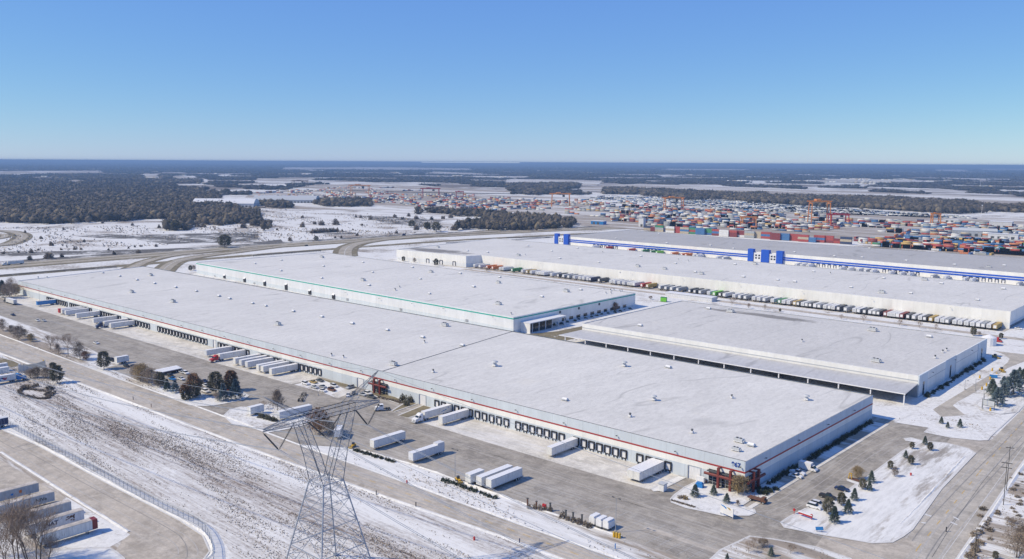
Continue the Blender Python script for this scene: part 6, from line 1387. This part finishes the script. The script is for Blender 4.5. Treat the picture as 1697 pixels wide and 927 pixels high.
for s,l in (('j1003,432','red fire hydrant beside the front road kerb'),('j1443,803','red fire hydrant in the field south of the front road'),('l956,382','small red hydrant on the long snow island')):
    x,y=G(s); t=thing('fire_hydrant',l,'hydrant',(x,y,.05),0,'red fire hydrants'); mb=MB(); mb.tube((0,0,0),(0,0,1.0),.3,.26,10); mb.tube((0,0,1.0),(0,0,1.25),.26,.05,10); mb.build('barrel',MT['redpaint'],t); mb=MB(); mb.tube((-.42,0,.7),(.42,0,.7),.13,.13,8); mb.build('outlet',MT['redpaint'],t)
for s,l,c in (('j1062,585','black post beside the front road, right of the tower','dark'),('k83,825','dark blue post at the lower edge of the front road','navy'),('k708,860','slim blue marker post on the verge below the light pole','bluepaint'),('o315,640','dark stub post on the front road verge near the spruces','dgrey'),('o545,735','brown stub post on the front road verge, right one','brown'),('j803,508','short dark post on the verge near the tower legs','dgrey'),('v125,725','dark bent post standing on the side road','dark')):
    x,y=G(s); t=thing('marker_post',l,'post',(x,y,.0),0,'marker posts along the roads'); mb=MB(); mb.tube((0,0,0),(0,0,1.5),.16,.16,8); mb.build('shaft',MT[c],t); mb=MB(); mb.tube((0,0,1.5),(0,0,1.72),.22,.05,8); mb.build('cap',MT[c],t)
for s,l in (('u390,500','yellow bollard nearest on the lane bed, left one'),('u433,465','yellow bollard, second on the lane bed'),('u468,402','yellow bollard by the blue machine, left one'),('u368,390','yellow bollard across the lane beside the shadow'),('u530,365','yellow bollard by the blue machine, right one'),('u470,705','yellow post standing before the blank billboard panel'),('u488,320','yellow post under the lane light'),('k700,782','left yellow drum at the foot of the light pole'),('k718,786','middle yellow drum at the foot of the light pole'),('k736,790','right yellow drum at the foot of the light pole'),('q1030,510','yellow bollard left of the white grade door'),('q1105,520','yellow bollard right of the white grade door')):
    x,y=G(s); t=thing('bollard',l,'bollard',(x,y,.1),0,'yellow bollards and drums'); mb=MB(); mb.tube((0,0,0),(0,0,1.5),.42,.42,10); mb.build('shaft',MT['yellow'],t); mb=MB(); mb.tube((0,0,1.5),(0,0,1.68),.42,.2,10); mb.build('cap',MT['ochre'],t)
x,y=G('u500,385'); t=thing('blue_machine','pale blue machine among yellow bollards beside the lane','machine',(x,y,.1),.3); mb=MB(); mb.box((-1.8,-1,.2),(1.8,1,1.8)); mb.build('housing',MT['bluepaint'],t); mb=MB(); mb.box((-1.9,-1.1,1.81),(1.9,1.1,2.0)); mb.build('snow_cap',MT['white'],t)
for s,l,rz in (('u520,195','olive loader parked on the snow at the canopy warehouse corner',1.0),('u580,325','yellow loader on the lane near the bollards',.6)): loader(s,rz,l,.9)
x,y=G('u455,70'); t=thing('storage_tank','large white tank behind the canopy warehouse corner','tank',(x,y,.05),0); mb=MB(); mb.tube((0,0,0),(0,0,5.0),4.2,4.2,16); mb.build('shell',MT['white'],t); mb=MB(); mb.tube((0,0,5.01),(0,0,6.6),4.2,.6,16); mb.build('dome',MT['white'],t)
x,y=G('g1025,120'); t=thing('recycling_container','bright lime green container at the corner of the teal warehouse','container',(x,y,.05),.2); mb=MB(); mb.box((-2.4,-1.3,.3),(2.4,1.3,3.6)); mb.build('container_body',MT['lime'],t); mb=MB(); mb.box((-2.55,-1.45,3.61),(2.55,1.45,3.85)); mb.build('lid',MT['green'],t)
x,y=G('B1065,85'); t=thing('tank_truck','grey silver tank truck behind the canopy warehouse roof','truck',(x,y,.05),X_); mb=MB(); mb.tube((0,-8,2.4),(0,6,2.4),1.5,1.5,14); mb.build('tank',MT['grey'],t); mb=MB(); mb.box((-1.2,7,.9),(1.2,9.4,3.2)); mb.build('cab',MT['navy'],t)
for yy in (-6.5,-5.2,7.6):
    for sx in (-1,1): wheel_part(t,sx*.95,yy,dual=True)
x,y=G('B920,75'); t=thing('flat_shed','long low white shed roof behind the canopy warehouse','shed',(x,y,.05),X_+.0); mb=MB(); mb.box((-4,-22,0),(4,22,3.2)); mb.build('wall',MT['offwhite'],t); mb=MB(); mb.box((-4.4,-22.4,3.21),(4.4,22.4,3.6)); mb.build('roof',MT['white'],t)
# gate screen at the left
x,y=G('s530,290'); t=thing('gate_screen','grey slatted screen wall rising to a point beside the left gate','screen',(x,y,.05),.55); mb=MB(); mb.v=[]; n=18
for i in range(n):
    a=-7+14*i/n; b_=a+14/n*.8; h=2.0+3.2*(i/n)**2; mb.box((a,-.12,.2),(b_,.12,h))
mb.build('slat_panel',MT['grey'],t); mb=MB()
for a in (-7,0,6.9): mb.box((a,.13,0),(a+.25,.4,2.2))
mb.build('support',MT['dgrey'],t)
x,y=G('s395,330'); t=thing('gate_screen','pale angled screen wall left of the grey slatted one at the gate','screen',(x,y,.05),1.9); mb=MB()
for i in range(10): a=-4+.8*i; mb.box((a,-.12,.2),(a+.66,.12,4.6-.36*i))
mb.build('slat_panel',MT['lgrey'],t); mb=MB(); mb.box((-4,.13,0),(-3.75,.4,3.0)); mb.build('support',MT['dgrey'],t)
x,y=G('s673,240'); t=thing('road_sign','yellow diamond road sign by the gate driveway','sign',(x,y,.05),.3); mb=MB(); mb.tube((0,0,0),(0,0,2.0),.06,.06,6); mb.build('post',MT['grey'],t); mb=MB(); mb.quad([(0,-.1,1.8),(.75,-.1,2.55),(0,-.1,3.3),(-.75,-.1,2.55)]); mb.quad([(0,-.02,1.8),(.75,-.02,2.55),(0,-.02,3.3),(-.75,-.02,2.55)][::-1]); mb.build('plate',MT['yellow'],t)
row('j640,210','j940,300',7,.28,'short wooden bollard behind the shrub row under the tower','wooden bollards','brown',3.0)
for i,(s,l) in enumerate((('k135,580','tall brown post at the yard edge, first from the loader'),('k193,600','tall brown post at the yard edge, second from the loader'),('k245,605','rust red box on a post at the yard edge'),('k283,612','dark slim post right of the rust red box'),('k385,660','dark tall post before the tank trailers, left one'),('k432,675','dark tall post before the tank trailers, middle one'),('k490,690','dark tall post before the tank trailers, right one'))):
    x,y=G(s); t=thing('yard_post',l,'post',(x,y,.0),0,'posts along the yard edge'); mb=MB(); mb.box((-.2,-.2,0),(.2,.2,2.6 if i!=2 else 1.0)); mb.build('shaft',MT['brown' if i<3 else 'dgrey'],t); mb=MB(); mb.box((-.3 if i!=2 else -.7,-.3,2.61 if i!=2 else 1.01),(.3 if i!=2 else .7,.3,2.8 if i!=2 else 2.0)); mb.build('cap',MT['dgrey' if i!=2 else 'redpaint'],t)
# long pipe fence beyond the teal building / road side rail by the highway
for a,l in (('a0,825;a420,790;a760,768','low dark rail fence between the warehouse and the highway'),('b0,693;b250,672;b440,660','low dark rail fence behind the teal warehouse'),('c0,575;c300,570;b1690,590;b1260,608','low dark rail fence before the blue striped warehouse')):
    pts=GL(a); x,y=pts[0]; t=thing('rail_fence',l,'fence',(x,y,0),0,'rail fences by the highway'); mb=MB(); mp=MB()
    for p,q in zip(pts[:-1],pts[1:]):
        mb.bar((*p,1.8),(*q,1.8),.25,.5); mb.bar((*p,.9),(*q,.9),.25,.5); L=math.hypot(q[0]-p[0],q[1]-p[1])
    sub(t,mb,'rail',MT['dgrey'])
    for p in pts: mp=MB(); mp.box((p[0]-.15,p[1]-.15,0),(p[0]+.15,p[1]+.15,2.3)); sub(t,mp,'post',MT['dgrey'])

# ------------------------------------------------------------------ trailers along the long white warehouse
def boxtrailer_mesh(mat, L=14.6, dirty=True):
    mb=MB(); mb.box((-1.3,-L/2,1.2),(1.3,L/2,4.02),0); mb.box((-1.32,-L/2-.02,4.021),(1.32,L/2+.02,4.1),1); mb.box((-.5,-L/2+1,.8),(.5,L/2-.4,1.19),2)
    for y in (L/2-1.9,L/2-3.1,-L/2+3): 
        for s in (-1,1): mb.tube((s*.7,y,.5),(s*1.2,y,.5),.5,.5,8,2)
    mb.box((-1.31,-L/2-.03,1.15),(1.31,-L/2-.001,1.5),3); mb.box((-.9,-L/2-.035,1.8),(.9,-L/2-.002,3.7),4)
    me=bpy.data.meshes.new('semi_trailer'); me.from_pydata(mb.v,[],mb.f)
    for q in (mat,MT['offwhite'] if mat in (MT['white'],MT['offwhite'],MT['silver']) else mat,MT['dark'],MT['dgrey'],MT['white'] if mat not in (MT['white'],) else MT['lgrey']): me.materials.append(q)
    me.polygons.foreach_set('material_index',mb.m); me.update(); return me
BT={c:boxtrailer_mesh(MT[c]) for c in ('white','offwhite','silver','grey','charcoal','green','lime','ochre','maroon','redpaint','navy','bluepaint','orange')}
WORD=dict(white='white',offwhite='pale grey',silver='silver grey',grey='grey',charcoal='dark charcoal',green='green',lime='lime green',ochre='yellowish',maroon='maroon',redpaint='red',navy='dark blue',bluepaint='blue',orange='orange')
LONG=[('x1010,285','white'),('x1085,290','offwhite'),('x1160,300','orange'),('x1215,308','orange'),('x1290,318','white'),('x1330,320','white'),('x1410,335','green'),('x1490,352','white'),('x1565,355','ochre'),('x1610,360','white'),('x1680,366','white'),
('c120,805','white'),('c195,810','white'),('c250,818','white'),('c310,826','white'),('c350,832','charcoal'),('c385,836','silver'),('c418,840','grey'),('c450,845','white'),('c485,850','white'),('c515,852','white'),('c545,855','white'),('c590,852','navy'),('c630,862','charcoal'),('c690,874','white'),('c716,876','white'),('c746,880','white'),('c776,884','white'),('c806,888','white'),('c838,886','white'),('c868,884','offwhite'),('c905,896','redpaint'),('c945,900','ochre'),
('g1015,44','silver'),('g1055,48','grey'),('g1095,52','silver'),('g1140,56','grey'),('g1215,66','charcoal'),('g1250,70','charcoal'),('g1285,74','grey'),('g1335,82','white'),('g1372,86','lime'),('g1405,92','charcoal'),('g1440,94','offwhite'),('g1500,102','white'),('g1540,106','silver'),('g1575,110','grey'),('g1625,118','white'),('g1660,122','white'),('g1695,126','silver'),
('h75,130','white'),('h118,136','green'),('h150,138','white'),('h182,142','white'),('h218,148','ochre'),('h242,150','charcoal'),('h272,154','white'),('h300,156','grey'),('h322,158','charcoal'),('h355,162','offwhite'),('h382,166','grey'),('h415,172','white'),('h448,174','silver'),('h495,168','white'),('h522,176','charcoal'),('h562,184','grey'),('h608,194','white'),('h640,196','silver'),('h682,200','charcoal'),('h718,204','silver'),('h748,206','grey'),('h775,208','charcoal'),('h822,214','maroon'),('h830,220','white'),('h858,222','white'),('h888,226','offwhite'),('h920,230','maroon'),('h962,234','charcoal'),('h1002,238','silver'),('h1042,244','white'),('h1075,246','charcoal'),('h1112,252','ochre'),('h1142,260','white'),('h1180,264','white'),('h1214,266','grey'),('h1255,276','white'),('h1298,276','white'),('h1338,282','white'),('h1378,286','white'),('h1416,290','offwhite'),('h1456,290','grey'),('h1488,298','white'),('h1532,300','ochre')]
from collections import Counter
cc=Counter(c for _,c in LONG); seen=Counter(); lastx=-1e9
ORD=['first','second','third','fourth','fifth','sixth','seventh','eighth','ninth','tenth']
anchor=None; since=0
RARE={'lime':'lime green','redpaint':'bright red','navy':'dark blue'}
for s,c in LONG:
    x,y=G(s); x-=.9
    if x-lastx<2.9: x=lastx+2.9
    lastx=x
    o=bpy.data.objects.new('semi_trailer',BT[c]); link(o); o.location=(x,min(y+7.3,661.7-7.6) if x>-641 else y+7.3,.08); o.rotation_euler=(0,0,random.uniform(-.015,.015))
    seen[c]+=1
    if c in RARE and cc[c]==1: l=f'the only {RARE[c]} trailer in the long row before the white warehouse'
    elif cc[c]<=10: l=f'{WORD[c]} trailer, {ORD[seen[c]-1]} {WORD[c]} one from the left before the long white warehouse'
    else: l=f'{WORD[c]} trailer standing in the long row before the plain white warehouse'
    tag(o,l,'trailer','trailers in the long row before the white warehouse' if cc[c]<=10 else f'{WORD[c]} trailers in the long row')
for i,(s,c) in enumerate((('c540,632','white'),('c620,640','redpaint'),('c750,656','redpaint'),('c855,662','green'),('c905,668','green'),('c940,672','lime'),('c1030,682','orange'),('c1110,686','orange'),('c1140,688','orange'),('c1180,694','white'),('c1205,696','white'),('c1330,708','white'),('c1370,712','silver'),('d180,752','white'),('d215,756','white'),('d255,760','white'),('d480,776','white'),('d530,782','white'),('d590,788','white'),('d640,792','silver'),('d680,796','white'),('d800,806','white'),('d870,812','white'),('d930,816','white'),('d1070,834','grey'),('d1150,842','white'),('d1280,852','white'),('d1330,856','white'),('d1640,884','grey'))):
    x,_=G(s,2.5); o=bpy.data.objects.new('semi_trailer',BT[c]); link(o); t=E0[1]+(x-E0[0])*(E1[1]-E0[1])/(E1[0]-E0[0]); o.location=(x,t-8.6,.05)
    tag(o,f'{WORD[c]} trailer docked at the far blue striped warehouse','trailer',f'{WORD[c]} trailers at the blue striped warehouse')

# ------------------------------------------------------------------ container terminal
def cont_mesh(mat, L=12.2, W=2.44, Hc=2.6):
    mb=MB(); mb.box((-L/2,-W/2,0),(L/2,W/2,Hc),0)
    for i in range(14): a=-L/2+.4+i*(L-.8)/14; mb.box((a,-W/2-.035,.2),(a+.35,-W/2-.001,Hc-.2),0); mb.box((a,W/2+.001,.2),(a+.35,W/2+.035,Hc-.2),0)
    for sx in (-1,1): mb.box((sx*L/2-.1,-W/2-.05,0),(sx*L/2+.1,-W/2-.002,Hc),1); mb.box((sx*L/2-.1,W/2+.002,0),(sx*L/2+.1,W/2+.05,Hc),1)
    me=bpy.data.meshes.new('shipping_container'); me.from_pydata(mb.v,[],mb.f); me.materials.append(mat); me.materials.append(mat); me.polygons.foreach_set('material_index',mb.m); me.update(); return me
CCOL=dict(red=(.42,.045,.035),maroon=(.24,.03,.035),blue=(.03,.16,.40),navy=(.03,.05,.13),green=(.04,.26,.12),white=(.68,.68,.68),grey=(.36,.39,.41),orange=(.58,.18,.05),yellow=(.60,.38,.08),tan=(.48,.40,.28),teal=(.07,.30,.34))
CM={k:plain('container_'+k,tuple(.82*c+.18*(sum(v)/3+.05) for c in v),.55,var=.2) for k,v in CCOL.items()}; CME={k:cont_mesh(v) for k,v in CM.items()}
def cont(x,y,z,c,label,group,rz,sc=1.0):
    o=bpy.data.objects.new('shipping_container',CME[c]); link(o); o.location=(x,y,z); o.rotation_euler=(0,0,rz); o.scale=(sc,sc,sc); tag(o,label,'container',group)
BACK=[('c890,522','navy'),('c935,530','maroon'),('c965,533','green'),('c1000,535','navy'),('c1035,540','white'),('c1078,542','red'),('c1130,546','tan'),('c1180,549','green'),('c1232,553','blue'),('c1285,555','green'),('c1340,560','red'),('c1388,565','white'),('c1442,568','red'),('c1495,570','maroon'),('c1555,574','grey'),('c1610,576','tan'),('c1665,580','red'),('d40,588','maroon'),('d100,591','blue'),('d165,594','red'),('d225,600','red'),('d272,603','blue'),('d330,604','red'),('d388,607','red'),('d435,610','maroon'),('d505,616','navy')]
rc=random.Random(5)
for i,(s,c) in enumerate(BACK):
    x,y=G(s); top=[c,c,c]; nlev=3 if i not in (0,1,3,21,24) else 2
    for k in range(nlev):
        ck=c if k==nlev-1 or rc.random()<.55 else rc.choice(('red','maroon','white','blue','grey','tan'))
        cont(x,y+15,.3+k*3.36,ck,f'{ck} container in the stacks just behind the blue striped warehouse, {("bottom","middle","top")[k]} level',f'{ck} stacked containers behind the blue striped warehouse, {("bottom","middle","top")[k]} level',.02,1.28)
rows_=[(575,600,1140,1.0),(592,612,1140,1.0),(606,640,1125,1),(622,800,1115,1),(636,850,1100,1),(655,1010,1090,1),(674,1180,1080,1)]
cnt=0; WC=['red']*6+['maroon']*3+['blue']*7+['orange']*4+['yellow']*3+['white']*4+['navy']*2+['grey']*2+['green','teal']
for r0,(yb,xs,sl,_) in enumerate(rows_):
    x_=xs
    while x_<1900 and cnt<200:
        yy=yb+(x_-600)*.03+rc.uniform(-3,3)
        if (yy-585)/ (x_-560+1e-6) <.13 or r0<3:
            gx,gy=G(f'd{x_},{yy}'); nl=rc.choice((1,1,2))
            for k in range(nl):
                c=rc.choice(WC); cnt+=1
                cont(gx,gy,.3+k*2.62,c,f'{c} container among the packed rows at the right of the terminal',f'{c} containers packed at the right of the terminal',rc.choice((0,0,.05,PI/2)))
        x_+=rc.uniform(30,44)
print('containers',cnt)
# the rest of the terminal, hundreds of boxes and parked chassis
def boxes_stuff(name, polys, n, dims, cols, seed, levels=3, rowsnap=None):
    rg=np.random.RandomState(seed); Vs=[];Fs=[];mi=[]; k=0
    base=np.array([(-.5,-.5,0),(.5,-.5,0),(.5,.5,0),(-.5,.5,0),(-.5,-.5,1),(.5,-.5,1),(.5,.5,1),(-.5,.5,1)],float); bf=np.array([(0,3,2,1),(4,5,6,7),(0,1,5,4),(1,2,6,5),(2,3,7,6),(3,0,4,7)])
    names=list(dict.fromkeys(cols))
    for q,share in polys:
        pl=[px(s) for s in q.split(';')]; xs=[p[0] for p in pl]; ys=[p[1] for p in pl]; m=0
        while m<int(n*share):
            p=np.array([[rg.uniform(min(xs),max(xs)),rg.uniform(min(ys),max(ys))]])
            if not inpoly(p,pl)[0]: continue
            gx,gy=G((p[0,0],p[0,1]))
            if rowsnap: gy=round(gy/rowsnap)*rowsnap
            rz=0 if rg.rand()<.9 else PI/2; run=rg.randint(2,8)
            for j in range(run):
                for lv in range(rg.randint(1,levels+1)):
                    L_,W_,H_=dims; v=base*np.array([L_,W_,H_]); ca,sa=math.cos(rz),math.sin(rz); ox=j*(L_+1.2)
                    X=(v[:,0]+ox)*ca-v[:,1]*sa+gx; Y=(v[:,0]+ox)*sa+v[:,1]*ca+gy; Vs.append(np.stack([X,Y,v[:,2]+.3+lv*(H_+.02)],1)); Fs.append(bf+k); k+=8; mi+= [names.index(cols[rg.randint(len(cols))])]*6
            m+=1
    o=npmesh(name,np.concatenate(Vs),np.concatenate(Fs),[CM[c] for c in names],np.array(mi)); o['kind']='stuff'; return o
FARC=['white']*12+['grey']*9+['navy']*5+['maroon']*4+['red']*3+['orange']*4+['blue']*4+['tan']*3+['yellow']
boxes_stuff('container_rows',[('420,320;560,312;640,313;700,322;860,330;900,340;700,340;560,336;430,330',.30),('640,338;860,334;1000,332;1110,338;1240,352;1260,380;1060,374;930,356;760,352',.36),('1110,350;1300,352;1420,362;1440,378;1250,384;1120,372',.14),('1440,366;1560,372;1800,372;1800,400;1697,398;1540,392;1450,385',.20)],420,(12.2,2.5,2.6),FARC,4,3,16)
boxes_stuff('packed_container_rows',[('d600,590;d830,578;d1300,585;d1900,585;d1900,720;d1690,690;d1100,655;d820,640;d560,612',1.0)],110,(12.2,2.5,2.6),WC,8,3,9)
boxes_stuff('parked_chassis_rows',[('960,330;1000,324;1270,336;1300,340;1480,353;1570,358;1560,362;1400,356;1260,350;1100,340',1.0)],450,(9,2.4,2.2),['white']*5+['grey']*5+['navy']*2+['blue'],6,1,16)
boxes_stuff('distant_houses',[('0,282;1697,288;1697,300;0,295',.5),('840,288;1400,294;1697,300;1697,312;1300,304;840,294',.5)],110,(22,12,7),['white']*5+['tan']*2+['grey'],12,1)
def building(name,s,L,W_,h,rz,wall,roof,label,cat,curve=False,grp=None):
    x,y=G(s); t=thing(name,label,cat,(x,y,.3),rz,grp); mb=MB(); mb.box((-L/2,-W_/2,0),(L/2,W_/2,h)); mb.build('wall',MT[wall],t); mb=MB()
    if curve:
        n=10; pr=[(-W_/2-.4+(W_+.8)*i/n, h+.01+W_*.22*math.sin(PI*i/n)) for i in range(n+1)]; k=len(mb.v)
        for sx in (-1,1): mb.v+=[(sx*(L/2+.3),a,b_) for a,b_ in pr]
        for i in range(n): mb.f.append((i,i+1,n+2+i,n+1+i)); mb.m.append(0)
        mb.f.append(tuple(range(n+1))); mb.m.append(0); mb.f.append(tuple(range(n+1,2*n+2))[::-1]); mb.m.append(0)
    else: mb.box((-L/2-.4,-W_/2-.4,h+.01),(L/2+.4,W_/2+.4,h+.6))
    mb.build('roof',MT[roof],t)
    mb=MB()
    for i in range(max(2,int(L/9))): a=-L/2+4+i*9; mb.box((a,-W_/2-.1,.2),(a+4.5,-W_/2-.01,min(h*.7,4.5)))
    mb.build('door',MT['dgrey'],t)
g='buildings of the container terminal'
building('storage_shed','d1545,505',36,22,11,.1,'offwhite','white','tall white shed with a flat roof at the right of the terminal','shed',grp=g)
building('storage_shed','d1370,560',62,18,9,.3,'silver','lgrey','long blue grey shed with a rounded roof at the right of the terminal','shed',True,grp=g)
building('storage_shed','d1560,580',40,16,8,.1,'tan' if False else 'offwhite','offwhite','pale square shed in front of the tall white one','shed',grp=g)
building('storage_shed','d1220,468',26,10,5,.1,'offwhite','white','low white shed behind the lone red gantry','shed',grp=g)
building('office_tower','c884,497',10,8,15,.0,'offwhite','lgrey','narrow white tower block beyond the blue striped warehouse','building',grp=g)
building('storage_shed','c600,482',26,12,6,.1,'blue' if False else 'bluepaint','white','blue and white building beside the highway end','shed',grp=g)
building('storage_shed','375,343',150,50,9,HEAD,'offwhite','white','wide white warehouse beyond the left woodland edge','building',True,grp=g)
building('storage_shed','475,336',170,50,8,HEAD,'silver','lgrey','wide blue grey warehouse right of the white one beyond the woodland','building',True,grp=g)
def crane(s,hpx,wpx,mat,label,yaw=.75,depth=.55):
    x,y=G(s); d=math.sqrt(x*x+y*y+H*H); h=hpx*d/F*1.15; w_=wpx*d/F; t=thing('gantry_crane',label,'crane',(x,y,.3),HEAD+yaw-.75,'orange gantry cranes of the terminal'); dp=w_*depth
    for sx in (-1,1):
        for sy in (-1,1): mb=MB(); mb.bar((sx*w_/2,sy*dp/2,0),(sx*w_/2*.94,sy*dp/2*.8,h*.86),1.5,1.5); mb.build('leg',MT[mat],t)
        mb=MB(); mb.bar((sx*w_/2,-dp/2,1.6),(sx*w_/2,dp/2,1.6),1.3,1.6); mb.bar((sx*w_/2*.94,-dp*.42,h*.86),(sx*w_/2*.94,dp*.42,h*.86),1.2,1.6); mb.bar((sx*w_/2*.97,-dp*.45,h*.45),(sx*w_/2*.97,dp*.45,h*.45),.8,1.0); mb.build('end_frame',MT[mat],t)
    for sy in (-1,1): mb=MB(); mb.bar((-w_*.62,sy*dp*.28,h*.93),(w_*.56,sy*dp*.28,h*.93),1.6,2.4); mb.build('girder',MT[mat],t)
    mb=MB(); mb.box((-w_*.25,-dp*.33,h*.93+1.25),(w_*.0,dp*.33,h*1.02)); mb.build('trolley',MT[mat],t)
    mb=MB(); mb.box((w_*.1,-dp*.2,h*.70),(w_*.22,dp*.1,h*.86)); mb.build('cab',MT['dgrey'],t)
for a in (('597,325',16,30,'crane','far orange gantry crane with a slanted left end'),('714,329',15,28,'redpaint','dark red gantry crane left of the terminal middle'),('762,331',12,12,'redpaint','small dark red gantry next to the terminal middle'),('498,311',10,22,'brown','rusty gantry at the far left of the terminal'),('929,343',20,30,'crane','orange gantry crane standing right of the grove'),('1116,351',21,30,'crane','orange gantry crane in the middle of the terminal'),('1357,373',34,30,'crane','tallest bright orange gantry crane on the right'),('1389,375',17,28,'redpaint','low dark red crane beside the tallest orange one'),('1550,375',17,12,'crane','lone narrow red orange gantry at the far right'),('1240,378',16,22,'crane','orange crane cluster just left of the tallest crane'),('342,300',6,4,'redpaint','tiny red mast at the left horizon')):
    if a[1]<8: continue
    crane(*a)
for s,hp,l in (('c1330,425',26,'thin orange lattice mast in the terminal'),('d1418,425',18,'thin white mast at the tree line on the right'),('c1272,200',10,'white water tower on the far plain'),('d1410,228',12,'thin mast on the far right plain')):
    x,y=G(s); d=math.sqrt(x*x+y*y); h=hp*d/F*.8; t=thing('mast',l,'mast',(x,y,.3),0,'masts on the plain'); mb=MB(); mb.tube((0,0,0),(0,0,h),h*.02,h*.01,6); mb.build('shaft',MT['orange' if 'orange' in l else 'white'],t); mb=MB(); mb.tube((0,0,h),(0,0,h*1.08),h*.06,h*.04,8); mb.build('head',MT['white' if 'white' in l else 'dgrey'],t)
